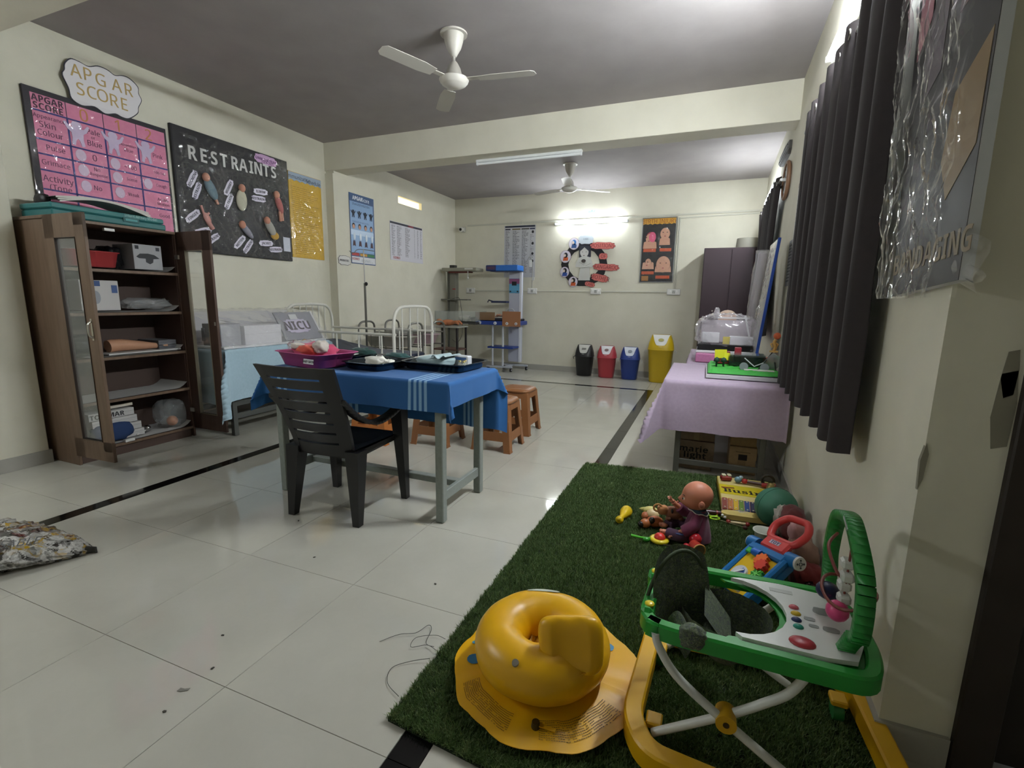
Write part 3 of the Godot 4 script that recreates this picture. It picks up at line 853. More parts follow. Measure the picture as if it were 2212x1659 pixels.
	for k in 3:
		t = thing("chart_sheet", "white folded chart board on the teal case, %s" % ["lowest of three", "middle of three", "uppermost of three"][k], "chart", Vector3(-4.47, 1.905 + 0.017 * k, -2.43 + 0.01 * k), 0.02)
		t.set_meta("group", "folded charts on the teal case")
		obj("sheet", MB.new().sheet(func(u, v): return Vector3(0.15 - 0.3 * u, 0.07 * sin(PI * clampf(v * 0.9 + 0.1, 0, 1)) * (1 - 0.2 * k) + 0.004, 0.33 - 0.62 * v), 3, 24, 1), mat("d9d6cf", 0.55), t)
		obj("edge", MB.new().sheet(func(u, v): return Vector3(0.15, 0.07 * sin(PI * clampf(v * 0.9 + 0.1, 0, 1)) * (1 - 0.2 * k) + 0.004 - 0.011 * u, 0.33 - 0.62 * v), 1, 24, 1), mat("c5c2ba", 0.55), t)
	t = thing("black_pouch", "small black pouch at near end of the teal case", "pouch", Vector3(-4.5, 1.9, -2.09))
	obj("body", blob(Vector3(0.07, 0.04, 0.03), 51, 0.2, Vector3(0, 0.04, 0)), mat("1b1718", 0.5), t)
# a lumpy closed body
func blob(r: Vector3, seed: int, amp: float, c := Vector3.ZERO, n := 22, freq := 1.4) -> MB:
	var nz := FastNoiseLite.new()
	nz.seed = seed
	nz.frequency = freq
	nz.fractal_octaves = 2
	var b := MB.new()
	b.sheet(func(u, v):
		var a: float = TAU * u
		var e: float = PI * (v - 0.5)
		var d := Vector3(cos(a) * cos(e), sin(e), sin(a) * cos(e))
		d = Vector3(0 if v in [0.0, 1.0] else d.x, d.y, 0 if v in [0.0, 1.0] else d.z)
		if u == 1.0: d = Vector3(cos(e) if v != 0.0 and v != 1.0 else 0.0, sin(e), 0)
		var q := Vector3(signf(d.x) * pow(absf(d.x), 0.75), signf(d.y) * pow(absf(d.y), 0.75), signf(d.z) * pow(absf(d.z), 0.75))
		return c + q * r * (1.0 + amp * nz.get_noise_3dv(d * 1.3)), n, n / 2, 1)
	return b
# cloth laid over a table top: ov = [left, right, near, far] overhang
func cloth(x0: float, x1: float, z0: float, z1: float, top: float, ov: Array, seed: int, ripple := 0.012, n := 60) -> MB:
	var nz := FastNoiseLite.new()
	nz.seed = seed
	nz.frequency = 3.0
	var b := MB.new()
	b.sheet(func(u, v):
		var x: float = lerpf(x0 - ov[0], x1 + ov[1], u)
		var z: float = lerpf(z0 - ov[3], z1 + ov[2], v)
		var dx: float = maxf(0, maxf(x0 - x, x - x1))
		var dz: float = maxf(0, maxf(z0 - z, z - z1))
		var sx: float = signf(x - (x0 + x1) / 2)
		var sz: float = signf(z - (z0 + z1) / 2)
		var cxx: float = clampf(x, x0, x1)
		var czz: float = clampf(z, z0, z1)
		if dx == 0 and dz == 0: return Vector3(cxx, top + 0.0015 * (1 + nz.get_noise_2d(x * 4, z * 4)), czz)
		var lo: float = minf(dx, dz)
		var hi: float = maxf(dx, dz)
		var drop: float = hi + 0.25 * lo
		var along: float = z if dx > dz else x
		var rp: float = ripple * (1.2 + sin(along * 17.0 + seed) + 0.8 * nz.get_noise_2d(along * 2, seed)) * smoothstep(0.0, 0.25, drop)
		var ox: float = 0.004 + (rp if dx > dz else 0.0) + 0.42 * lo * (1.0 if dx >= dz else 0.8)
		var oz: float = 0.004 + (rp if dz >= dx else 0.0) + 0.42 * lo * (1.0 if dz >= dx else 0.8)
		return Vector3(cxx + (sx * ox if dx > 0 else 0.0), top - drop + 0.004 * nz.get_noise_2d(along * 5, 3.0) * (drop / maxf(ov.max(), 0.01)), czz + (sz * oz if dz > 0 else 0.0)), n, int(n * 0.8), 1)
	return b
func fabric(h0: String, h1: String, seed := 3, rough := 0.85) -> StandardMaterial3D:
	var m := mottled(h0, h1, rough, 2.0, 0.03, seed)
	m.rim_enabled = true
	m.rim = 0.3
	m.rim_tint = 0.6
	return m
func steel() -> StandardMaterial3D: return mat("b9bab8", 0.28, 0.85)
# a rectangular pan with a rolled lip
func pan(w: float, d: float, h: float, flare := 0.018) -> MB:
	var b := MB.new()
	var r := minf(w, d) / 2
	b.lathe([Vector2(0, 0.001), Vector2(r - flare - 0.012, 0.0), Vector2(r - flare, 0.006), Vector2(r - 0.008, h - 0.004), Vector2(r + 0.006, h), Vector2(r + 0.008, h - 0.004), Vector2(r + 0.004, h - 0.006), Vector2(r - 0.006, h - 0.007), Vector2(r - flare - 0.003, 0.009), Vector2(0, 0.006)], 40, w / 2 / r, d / 2 / r, 9.0)
	return b

func middle():
	# ---------- blue work table ----------
	var T := 0.83
	var grey := mottled("7c827c", "868c86", 0.4, 3.0, 0.02, 61)
	var r := thing("work_table", "grey steel table under the blue striped cloth", "table", Vector3(-1.935, 0, -2.52))
	slab("tabletop", Vector3(0, T - 0.02, -0.02), Vector3(1.3, 0.03, 0.62), grey, r, 0.003)
	for x in [-0.595, 0.595]:
		for z in [-0.24, 0.245]: slab("leg", Vector3(x, (T - 0.04) / 2 + 0.001, z), Vector3(0.05, T - 0.042, 0.05), grey, r, 0.005)
		slab("side_stretcher", Vector3(x, 0.15, 0), Vector3(0.026, 0.06, 0.43), grey, r, 0.003)
		slab("top_rail", Vector3(x, T - 0.06, 0), Vector3(0.026, 0.04, 0.43), grey, r)
	slab("long_stretcher", Vector3(0, 0.15, 0), Vector3(1.16, 0.04, 0.05), grey, r, 0.003)
	for z in [-0.24, 0.245]: slab("top_rail", Vector3(0, T - 0.06, z), Vector3(1.14, 0.04, 0.026), grey, r)
	var im := Image.create(1024, 8, false, Image.FORMAT_RGB8)
	im.fill(C("1f5a95"))
	var wide := 1.34 + 0.24 + 0.14
	for k in 4:
		for q in [[-1.515 + k * 0.034, 0.02]]:
			im.fill_rect(Rect2i(int((q[0] + 2.6 + 0.24) / wide * 1024), 0, int(q[1] / wide * 1024), 8), C("86aed2"))
	im.fill_rect(Rect2i(int(0.2 * 1024), 0, 16, 8), C("7ea8d0"))
	im.fill_rect(Rect2i(int(0.23 * 1024), 0, 16, 8), C("7ea8d0"))
	im.generate_mipmaps()
	var cm := StandardMaterial3D.new()
	cm.albedo_texture = ImageTexture.create_from_image(im)
	cm.roughness = 0.9
	cm.rim_enabled = true
	cm.rim = 0.25
	cm.cull_mode = BaseMaterial3D.CULL_DISABLED
	tag(obj("tablecloth", cloth(-2.6, -1.26, -2.87, -2.23, T + 0.003, [0.24, 0.14, 0.17, 0.42], 3, 0.006, 90), cm), "blue cloth with four pale stripes draped over steel table", "tablecloth")
	trays(T + 0.008)
	chair()
	for a in [[-1.63, -3.76, 0.02, "brown plastic stool nearest the blue table's right corner"], [-1.66, -4.32, 0.0, "brown plastic stool standing behind the other at table's right"], [-2.19, -3.68, 0.03, "brown plastic stool seen between the table's front legs"], [-2.72, -3.5, 0.1, "orange-brown plastic stool behind the black chair's armrest"]]:
		stool(Vector3(a[0], 0, a[1]), a[2], a[3], 0.44 if a[3][0] == "b" else 0.44)
	side_table()
	bed()
	cots()
	warmers()

func trays(y: float):
	var S := mat("4a5258", 0.16, 0.92)
	var L := mat("b4b6b4", 0.2, 0.9)
	# front enamel-like steel trays
	var defs := [[-1.94, -2.52, 0.31, 0.34, 0.05, -0.08, "shallow steel tray with cotton, nearest the black chair"], [-1.55, -2.7, 0.46, 0.36, 0.052, -0.06, "large steel tray holding a blue-grey pack, at table's right end"], [-2.02, -2.765, 0.3, 0.14, 0.045, -0.1, "narrow steel tray of instruments and green cloth at table's back"], [-2.33, -2.7, 0.34, 0.22, 0.055, -0.12, "dark steel tray with papers behind the pink tub"]]
	var k := 0
	for a in defs:
		var t := thing("instrument_tray", a[6], "tray", Vector3(a[0], y, a[1]), a[5], "steel trays on the blue table")
		obj("pan", pan(a[2], a[3], a[4]), S, t)
		k += 1
	# contents
	var t := thing("cotton_roll", "white cotton roll lying in the nearest steel tray", "cotton", Vector3(-1.95, y + 0.012, -2.51))
	obj("roll", blob(Vector3(0.07, 0.03, 0.045), 4, 0.35, Vector3(0, 0.03, 0)), mat("d9d6cd", 0.95), t)
	t = thing("cotton_wad", "small white cotton wad at right of the nearest steel tray", "cotton", Vector3(-1.84, y + 0.012, -2.5))
	obj("wad", blob(Vector3(0.03, 0.024, 0.04), 9, 0.4, Vector3(0, 0.024, 0)), mat("dcd9d0", 0.95), t)
	t = thing("tray_liner", "folded pale paper lining the nearest steel tray", "paper", Vector3(-1.95, y + 0.008, -2.53), -0.08)
	slab("sheet", Vector3(0, 0.001, 0), Vector3(0.24, 0.002, 0.27), mat("b9b4a6", 0.8), t)
	t = thing("surgical_pack", "pale blue-grey folded surgical pack in the large steel tray", "pack", Vector3(-1.6, y + 0.012, -2.68), -0.1)
	obj("wrap", blob(Vector3(0.13, 0.035, 0.1), 14, 0.16, Vector3(0, 0.035, 0)), fabric("8fa2a6", "9db0b3", 65), t)
	obj("fold", MB.new().sheet(func(u, v): return Vector3(0.02 + 0.11 * u, 0.07 + 0.012 * sin(u * 9.0), -0.09 + 0.18 * v), 8, 8, 1), fabric("93a7ab", "a3b6b9", 66), t)
	t = thing("dressing_pack", "small white dressing packet with blue print in large tray", "packet", Vector3(-1.43, y + 0.012, -2.72), -0.2)
	slab("packet", Vector3(0, 0.04, 0), Vector3(0.11, 0.07, 0.05), mat("c9ccd0", 0.4), t, 0.006)
	slab("blue_print", Vector3(0, 0.055, 0.0255), Vector3(0.09, 0.018, 0.001), mat("4f77b5", 0.5), t)
	t = thing("glass_vials", "cluster of clear vials beside the dressing packet", "vial", Vector3(-1.4, y + 0.01, -2.62))
	for q in [[0, 0], [0.035, 0.015], [0.02, -0.035]]:
		var vl := obj("vial", MB.new().lathe([Vector2(0, 0), Vector2(0.013, 0), Vector2(0.013, 0.035), Vector2(0.007, 0.042), Vector2(0.007, 0.05), Vector2(0, 0.05)], 12), pane("e6e6dc", 0.25, 0.06), t)
		vl.position = Vector3(q[0], 0, q[1])
		obj("cap", MB.new().cyl(Vector3(0, 0.047, 0), Vector3(0, 0.056, 0), 0.008, -1, 10), mat("c9b97a", 0.4), vl)
	t = thing("green_drape", "dark green folded drape in the narrow back tray", "cloth", Vector3(-1.97, y + 0.01, -2.765))
	obj("drape", blob(Vector3(0.09, 0.03, 0.05), 33, 0.35, Vector3(0, 0.03, 0)), fabric("173c3c", "22504c", 67), t)
	t = thing("forceps", "pair of steel forceps lying in the narrow back tray", "forceps", Vector3(-2.1, y + 0.03, -2.76), 0.3)
	for s in [-1.0, 1.0]: obj("arm", MB.new().tube([Vector3(-0.07, 0, s * 0.004), Vector3(0.0, 0.004, s * 0.008), Vector3(0.07, 0, s * 0.016)], 0.003, 6), steel(), t)
	t = thing("steel_bowl", "small steel bowl in the narrow back tray", "bowl", Vector3(-2.12, y + 0.012, -2.78))
	obj("bowl", MB.new().lathe([Vector2(0, 0), Vector2(0.02, 0), Vector2(0.036, 0.02), Vector2(0.04, 0.034), Vector2(0.037, 0.034), Vector2(0.03, 0.016), Vector2(0, 0.006)], 20), mat("cfcfcd", 0.15, 0.95), t)
	t = thing("paper_pad", "white printed papers lying in the dark tray", "paper", Vector3(-2.34, y + 0.05, -2.68), -0.3)
	slab("sheet", Vector3(0, 0.003, 0), Vector3(0.22, 0.004, 0.15), mat("cfcdc8", 0.7), t, 0, Basis(Vector3.RIGHT, 0.12))
	t = thing("green_gloves", "dark green gloves folded in the dark tray", "gloves", Vector3(-2.24, y + 0.02, -2.74))
	obj("pair", blob(Vector3(0.09, 0.035, 0.06), 36, 0.4, Vector3(0, 0.035, 0)), fabric("12302c", "1d4740", 68), t)
	t = thing("folded_towel", "dark blue striped towel folded on table's far left", "towel", Vector3(-2.52, y, -2.8), -0.1)
	obj("body", blob(Vector3(0.09, 0.028, 0.06), 38, 0.12, Vector3(0, 0.028, 0)), fabric("1d416e", "27507f", 69), t)
	for k2 in 2: slab("stripe", Vector3(-0.02 + 0.04 * k2, 0.056, 0), Vector3(0.008, 0.002, 0.09), mat("8fa9c6", 0.9), t)
	# pink tub with a doll dress
	t = thing("pink_tub", "pink plastic tub of cloth baby toys behind the black chair", "tub", Vector3(-2.35, y, -2.42), -0.2)
	var pk := mat("b04a80", 0.45)
	obj("tub", pan(0.46, 0.32, 0.095, 0.03), pk, t)
	slab("label_sticker", Vector3(0.14, 0.05, 0.157), Vector3(0.1, 0.03, 0.002), mat("d9d7dc", 0.5), t, 0, Basis(Vector3.RIGHT, -0.14))
	var tx := text("BABY BATH", 0.015, mat("26242c", 0.6), t, Vector3(0.14, 0.05, 0.1588), 0, 0.0006, "Droid Sans", 1, 800)
	tx.rotation.x = -0.14
	t = thing("baby_dress", "pink and orange cloth baby outfit heaped in pink tub", "clothes", Vector3(-2.37, y + 0.02, -2.42), -0.2)
	obj("pink_cloth", blob(Vector3(0.17, 0.055, 0.1), 71, 0.35, Vector3(-0.02, 0.07, -0.02)), fabric("b93c60", "c84a6c", 72), t)
	obj("orange_cloth", blob(Vector3(0.09, 0.03, 0.06), 73, 0.3, Vector3(0.05, 0.09, 0.06)), fabric("c8503c", "d65e48", 74), t)
	obj("white_trim", blob(Vector3(0.06, 0.02, 0.03), 75, 0.3, Vector3(-0.07, 0.105, 0.07)), fabric("c9c2b8", "d4cdc2", 76), t)
	obj("sleeve", blob(Vector3(0.04, 0.04, 0.045), 77, 0.25, Vector3(0.13, 0.11, 0.04)), fabric("bfb6ac", "cbc2b8", 78), t)
	obj("plastic_wrap", blob(Vector3(0.07, 0.05, 0.08), 79, 0.4, Vector3(-0.15, 0.085, 0.0)), pane("f0e8ec", 0.12, 0.06), t)

func chair():
	var m := mat("131214", 0.42)
	var r := thing("plastic_chair", "black moulded plastic chair with slatted back facing the table", "chair", Vector3(-1.985, 0.0, -2.25), 0.05)
	var b := MB.new()
	# seat, dished, with a turned-down skirt
	b.sheet(func(u, v):
		var w: float = lerpf(0.235, 0.215, v)
		var x: float = (u - 0.5) * 2
		var q: float = 0.44 - 0.022 * (1 - x * x) * sin(PI * clampf(v, 0.05, 0.95)) + (0.012 if v < 0.05 else 0.0)
		return Vector3(x * w, q - (0.02 if v < 0.02 else 0.0), lerpf(-0.24, 0.21, v)), 14, 14, 1)
	obj("seat", b, m, r)
	b = MB.new()
	b.loft([Vector3(-0.235, 0.44, -0.24), Vector3(0.235, 0.44, -0.24), Vector3(0.215, 0.43, 0.21), Vector3(-0.215, 0.43, 0.21)].map(func(p): return p + Vector3(0, -0.006, 0)), [Vector3(-0.23, 0.4, -0.235), Vector3(0.23, 0.4, -0.235), Vector3(0.215, 0.385, 0.21), Vector3(-0.215, 0.385, 0.21)])
	obj("seat_skirt", b, m, r)
	var back := func(s: float, h: float) -> Vector3:  # s -1..1 across, h 0..1 up
		var y: float = lerpf(0.40, 0.925, h)
		var w: float = lerpf(0.2, 0.255, pow(h, 1.2))
		var z: float = lerpf(0.2, 0.41, pow(h, 1.25)) + 0.035 * (1 - s * s)
		return Vector3(s * w, y, z)
	var shell := func(s0: float, s1: float, h0: float, h1: float, n: int, th: float) -> MB:
		var o := MB.new()
		for f in [0.0, th]:
			o.sheet(func(u, v):
				return back.call(lerpf(s0, s1, u), lerpf(h0, h1, v)) + Vector3(0, 0, -f), n, 6, 1 if f == 0 else 2)
		o.sheet(func(u, v): return back.call(lerpf(s0, s1, u), h1) + Vector3(0, 0, -th * v), n, 1, 3)
		o.sheet(func(u, v): return back.call(lerpf(s0, s1, u), h0) + Vector3(0, 0, -th * v), n, 1, 4)
		o.sheet(func(u, v): return back.call(s0, lerpf(h0, h1, u)) + Vector3(0, 0, -th * v), 8, 1, 6)
		o.sheet(func(u, v): return back.call(s1, lerpf(h0, h1, u)) + Vector3(0, 0, -th * v), 8, 1, 7)
		return o
	obj("back_stile", shell.call(-1.0, -0.74, 0.0, 1.0, 3, 0.02), m, r)
	obj("back_stile", shell.call(0.66, 1.0, 0.0, 1.0, 3, 0.02), m, r)
	obj("top_rail", shell.call(-0.74, 0.66, 0.885, 1.0, 10, 0.02), m, r)
	obj("bottom_rail", shell.call(-0.74, 0.66, 0.0, 0.13, 10, 0.02), m, r)
	for k in 6: obj("slat", shell.call(-0.745, 0.665, 0.155 + k * 0.122, 0.155 + k * 0.122 + 0.096, 10, 0.012), m, r)
	# wings that join the back to the arms, arms and legs
	for s in [-1.0, 1.0]:
		b = MB.new()
		var pts := smooth_path([Vector3(s * 0.225, 0.74, 0.32), Vector3(s * 0.235, 0.63, 0.2), Vector3(s * 0.25, 0.575, 0.08), Vector3(s * 0.262, 0.585, -0.05), Vector3(s * 0.262, 0.625, -0.19)], 5)
		for i in pts.size() - 1:
			var f := float(i) / (pts.size() - 1)
			var w0 := lerpf(0.03, 0.026, f)
			var a: Vector3 = pts[i]
			var c: Vector3 = pts[i + 1]
			b.loft([a + Vector3(-w0, 0.012, 0), a + Vector3(w0, 0.012, 0), a + Vector3(w0, -0.012, 0), a + Vector3(-w0, -0.012, 0)], [c + Vector3(-w0, 0.012, 0), c + Vector3(w0, 0.012, 0), c + Vector3(w0, -0.012, 0), c + Vector3(-w0, -0.012, 0)], 1)
		obj("armrest", b, m, r)
		var leg := func(top: Vector3, tw: float, foot: Vector3, fw: float) -> MB:
			var o := MB.new()
			var sq := func(p: Vector3, w: float): return [p + Vector3(-w, 0, -w), p + Vector3(w, 0, -w), p + Vector3(w, 0, w), p + Vector3(-w, 0, w)]
			o.loft(sq.call(top, tw), sq.call(foot, fw))
			return o
		obj("leg", leg.call(Vector3(s * 0.25, 0.625, -0.19), 0.04, Vector3(s * 0.268, 0.001, -0.215), 0.02), m, r)
		obj("leg", leg.call(Vector3(s * 0.205, 0.43, 0.185), 0.044, Vector3(s * 0.228, 0.001, 0.225), 0.021), m, r)

func stool(pos: Vector3, turn: float, label: String, H: float):
	var dark := label.begins_with("brown plastic stool seen")
	var m := mat("8a5a34" if not label.begins_with("orange") else "b06a30", 0.45)
	var r := thing("plastic_stool", label, "stool", pos, turn, "plastic stools round the blue table")
	var sq := func(w: float, y: float) -> Array: return [Vector3(-w, y, -w), Vector3(w, y, -w), Vector3(w, y, w), Vector3(-w, y, w)]
	var b := MB.new()
	b.lathe([Vector2(0, H), Vector2(0.12, H), Vector2(0.145, H - 0.004), Vector2(0.152, H - 0.014), Vector2(0.155, H - 0.03), Vector2(0.148, H - 0.03), Vector2(0.14, H - 0.012), Vector2(0, H - 0.01)], 36, 1, 1, 5.0)
	obj("seat", b, m, r)
	var groove := MB.new()
	for k in 5: groove.tube(smooth_path([Vector3(-0.1, H, -0.08 + k * 0.035), Vector3(-0.03, H, -0.06 + k * 0.035), Vector3(0.03, H, -0.09 + k * 0.035), Vector3(0.1, H, -0.07 + k * 0.035)], 4), 0.0025, 5)
	var go := obj("seat_ribs", groove, m, r)
	go.set_meta("kind", "stuff")
	for k in 4:
		var bs := Basis(Vector3.UP, PI / 2 * k)
		# corner leg as an L-shaped tapering shell
		b = MB.new()
		var e := func(w: float, a: float, y: float) -> Array:
			return [Vector3(w, y, w), Vector3(w - a, y, w + 0.002), Vector3(w - a, y, w - 0.008), Vector3(w - 0.01, y, w - 0.01), Vector3(w - 0.008, y, w - a), Vector3(w + 0.002, y, w - a)].map(func(p): return bs * p)
		b.loft(e.call(0.143, 0.07, H - 0.03), e.call(0.18, 0.055, 0.012))
		b.loft(e.call(0.184, 0.06, 0.012), e.call(0.184, 0.06, 0.0))
		obj("leg", b, m, r)
		b = MB.new()
		var w0 := 0.146
		b.loft([Vector3(-0.1, H - 0.028, w0), Vector3(0.1, H - 0.028, w0), Vector3(0.1, H - 0.028, w0 - 0.006), Vector3(-0.1, H - 0.028, w0 - 0.006)].map(func(p): return bs * p), [Vector3(-0.1, H - 0.085, w0 + 0.004), Vector3(0.1, H - 0.085, w0 + 0.004), Vector3(0.1, H - 0.085, w0 - 0.002), Vector3(-0.1, H - 0.085, w0 - 0.002)].map(func(p): return bs * p))
		obj("apron", b, m, r)
		b = MB.new()
		b.loft([Vector3(-0.13, 0.17, 0.165), Vector3(0.13, 0.17, 0.165), Vector3(0.13, 0.17, 0.159), Vector3(-0.13, 0.17, 0.159)].map(func(p): return bs * p), [Vector3(-0.13, 0.095, 0.171), Vector3(0.13, 0.095, 0.171), Vector3(0.13, 0.095, 0.165), Vector3(-0.13, 0.095, 0.165)].map(func(p): return bs * p))
		obj("stretcher", b, m, r)

func side_table():
	var r := thing("display_table", "steel table under pale blue cloth beside the cupboard", "table", Vector3(-4.28, 0, -3.62))
	var gm := mat("4e504c", 0.5)
	slab("tabletop", Vector3(0, 0.785, 0), Vector3(0.68, 0.025, 1.28), gm, r)
	for x in [-0.3, 0.3]:
		for z in [-0.58, 0.58]: slab("leg", Vector3(x, 0.387, z), Vector3(0.045, 0.773, 0.045), gm, r, 0.003)
		slab("stretcher", Vector3(x, 0.18, 0), Vector3(0.03, 0.05, 1.12), gm, r)
		slab("stretcher", Vector3(x, 0.3, 0), Vector3(0.03, 0.05, 1.12), gm, r)
	tag(obj("pale_cloth", cloth(-4.62, -3.93, -4.27, -2.97, 0.802, [0.02, 0.46, 0.5, 0.05], 8, 0.012, 70), fabric("9fb9c6", "a9c2cf", 82)), "pale blue cloth hanging over the display table's front", "tablecloth")
	# NICU display
	r = thing("unit_display", "white card NICU display wrapped in clear plastic on pale blue cloth", "display", Vector3(-4.28, 0.806, -3.6))
	var card := mat("cfcdd0", 0.6)
	slab("base_board", Vector3(0.04, 0.01, 0), Vector3(0.58, 0.02, 1.24), mat("d2d2d2", 0.6), r, 0.002)
	slab("back_board", Vector3(-0.22, 0.17, 0), Vector3(0.02, 0.3, 1.2), card, r)
	slab("white_box", Vector3(0.2, 0.11, 0.17), Vector3(0.2, 0.18, 0.42), card, r, 0.003)
	slab("box_line", Vector3(0.301, 0.12, 0.17), Vector3(0.001, 0.002, 0.42), mat("a9a7aa", 0.6), r)
	slab("grey_box", Vector3(0.13, 0.12, 0.48), Vector3(0.24, 0.2, 0.2), mat("9c9ca0", 0.6), r, 0.003)
	for q in [[0.12, 0.58, 0.09], [0.02, 0.56, 0.12]]: obj("model_cot", MB.new().box(Vector3(q[0], q[2], q[1]), Vector3(0.04, 0.12, 0.05), 0.003), mat("8a8c92", 0.5), r)
	var tilt := Basis(Vector3.BACK, 0.55)
	slab("slanted_panel", Vector3(0.2, 0.165, -0.36), Vector3(0.012, 0.33, 0.5), mat("85848c", 0.6), r, 0.001, tilt)
	slab("panel_edge", Vector3(0.2, 0.165, -0.61), Vector3(0.03, 0.34, 0.02), mat("d4d2d4", 0.6), r, 0.001, tilt)
	var sg := cut("cloud_sign", poly_cloud(0.34, 0.17, 12, 2), 0, mat("cbbfd8", 0.6), r, 0.006)
	sg.transform = Transform3D(tilt * Basis(Vector3.UP, PI / 2), Vector3(0.212, 0.165, -0.33))
	text("NICU", 0.1, mat("35202c", 0.6), sg, Vector3(0, 0, 0.008), 0, 0.003, "Droid Sans", 1.05, 800)
	slab("paper_tab", Vector3(0.17, 0.26, -0.32), Vector3(0.004, 0.06, 0.1), mat("d6d4d6", 0.6), r, 0, tilt)
	var nz := FastNoiseLite.new()
	nz.seed = 4; nz.frequency = 5.0; nz.fractal_octaves = 3
	var b := MB.new()
	b.sheet(func(u, v):
		var z: float = lerpf(0.64, -0.64, u)
		var k: float = v * 3.0
		var p: Vector2
		if k < 1.0: p = Vector2(-0.24, 0.0).lerp(Vector2(-0.24, 0.345), k)
		elif k < 2.0: p = Vector2(-0.24, 0.345).lerp(Vector2(0.31, 0.22) if z > -0.08 else Vector2(0.16, 0.31), k - 1.0)
		else: p = (Vector2(0.31, 0.22) if z > -0.08 else Vector2(0.16, 0.31)).lerp(Vector2(0.34, 0.004), k - 2.0)
		return Vector3(p.x, p.y + 0.015 * nz.get_noise_2d(z, v * 1.5), z) + Vector3(0.012, 0.012, 0) * nz.get_noise_2d(z * 2 + 7, v * 3), 60, 36, 1)
	obj("plastic_wrap", b, pane("f2f2f4", 0.16, 0.06), r)

func bed():
	var W := mat("d8d6cc", 0.35)
	var r := thing("hospital_bed", "white tubular hospital bed with dark mattress by left wall", "bed", Vector3(-3.78, 0, -4.575))
	for e in [-0.74, 0.76]:
		var n := "headboard" if e < 0 else "footboard"
		var hb := obj(n, MB.new().tube(smooth_path([Vector3(e, 0.0, 0.375), Vector3(e, 0.6, 0.375), Vector3(e, 1.02, 0.375), Vector3(e, 1.16, 0.3), Vector3(e, 1.19, 0.15), Vector3(e, 1.19, -0.15), Vector3(e, 1.16, -0.3), Vector3(e, 1.02, -0.375), Vector3(e, 0.6, -0.375), Vector3(e, 0.0, -0.375)], 5), 0.017, 10), W, r)
		for k in 4 if e > 0 else 6: obj("spindle", MB.new().cyl(Vector3(e, 0.62, -0.3 + (k + 0.5) * 0.6 / (4 if e > 0 else 6)), Vector3(e, 1.175, -0.3 + (k + 0.5) * 0.6 / (4 if e > 0 else 6)), 0.0075, -1, 8), W, hb)
		obj("cross_bar", MB.new().cyl(Vector3(e, 0.62, -0.375), Vector3(e, 0.62, 0.375), 0.011, -1, 8), W, hb)
	for z in [-0.375, 0.375]:
		obj("side_rail", MB.new().cyl(Vector3(-0.74, 0.9, z), Vector3(0.78, 0.9, z), 0.014, -1, 10), W, r)
		obj("side_beam", MB.new().box(Vector3(0.01, 0.5, z), Vector3(1.5, 0.05, 0.025), 0.004), W, r)
		for k in 5: obj("rail_post", MB.new().cyl(Vector3(-0.6 + k * 0.3, 0.52, z), Vector3(-0.6 + k * 0.3, 0.9, z), 0.009, -1, 8), W, r)
	slab("bed_base", Vector3(0.01, 0.5, 0), Vector3(1.47, 0.02, 0.72), mat("9c9c96", 0.5), r)
	var t := thing("mattress", "dark navy mattress on the white hospital bed", "mattress", Vector3(-3.77, 0.515, -4.575))
	obj("pad", MB.new().sheet(func(u, v):
		var a: float = TAU * u
		var sx: float = signf(cos(a)) * pow(absf(cos(a)), 0.18)
		var sz: float = signf(sin(a)) * pow(absf(sin(a)), 0.18)
		var q: float = [0.0, 1.0, 1.0, 0.985, 0.0][clampi(int(round(v * 4)), 0, 4)]
		var h: float = [0.0, 0.0, 0.12, 0.14, 0.145][clampi(int(round(v * 4)), 0, 4)]
		var up: float = 0.1 * smoothstep(-0.1, -0.7, sx * 0.72 * q)
		return Vector3(sx * 0.71 * q, h + (up if h > 0.05 else 0.0), sz * 0.34 * q), 64, 4, -1), fabric("121a30", "18223c", 84), t)
	# drip stand
	r = thing("drip_stand", "thin steel drip stand with hooked top behind the bed", "drip stand", Vector3(-4.03, 0, -5.02))
	obj("lower_tube", MB.new().cyl(Vector3(0, 0.05, 0), Vector3(0, 1.46, 0), 0.014), mat("77766f", 0.3, 0.8), r)
	obj("upper_rod", MB.new().cyl(Vector3(0, 1.4, 0), Vector3(0, 1.87, 0), 0.006), mat("a9a8a4", 0.3, 0.8), r)
	obj("hook", MB.new().tube(smooth_path([Vector3(0.1, 1.855, -0.08), Vector3(0, 1.87, 0), Vector3(-0.06, 1.865, 0.045), Vector3(-0.085, 1.83, 0.07), Vector3(-0.115, 1.825, 0.085), Vector3(-0.135, 1.85, 0.1)], 5), 0.004, 6), mat("8d8c88", 0.3, 0.8), r)
	obj("knob", MB.new().ell(Vector3(0.03, 1.45, 0.01), Vector3(0.022, 0.024, 0.018)), mat("141416", 0.5), r)
	for k in 5:
		var a := TAU * k / 5
		var lg := obj("foot", MB.new().tube([Vector3(0, 0.09, 0), Vector3(cos(a) * 0.1, 0.075, sin(a) * 0.1), Vector3(cos(a) * 0.22, 0.045, sin(a) * 0.22)], 0.01, 6), mat("77766f", 0.3, 0.8), r)
		obj("castor", MB.new().ell(Vector3(cos(a) * 0.22, 0.022, sin(a) * 0.22), Vector3(0.022, 0.022, 0.012)), mat("1a1a1a", 0.5), lg)

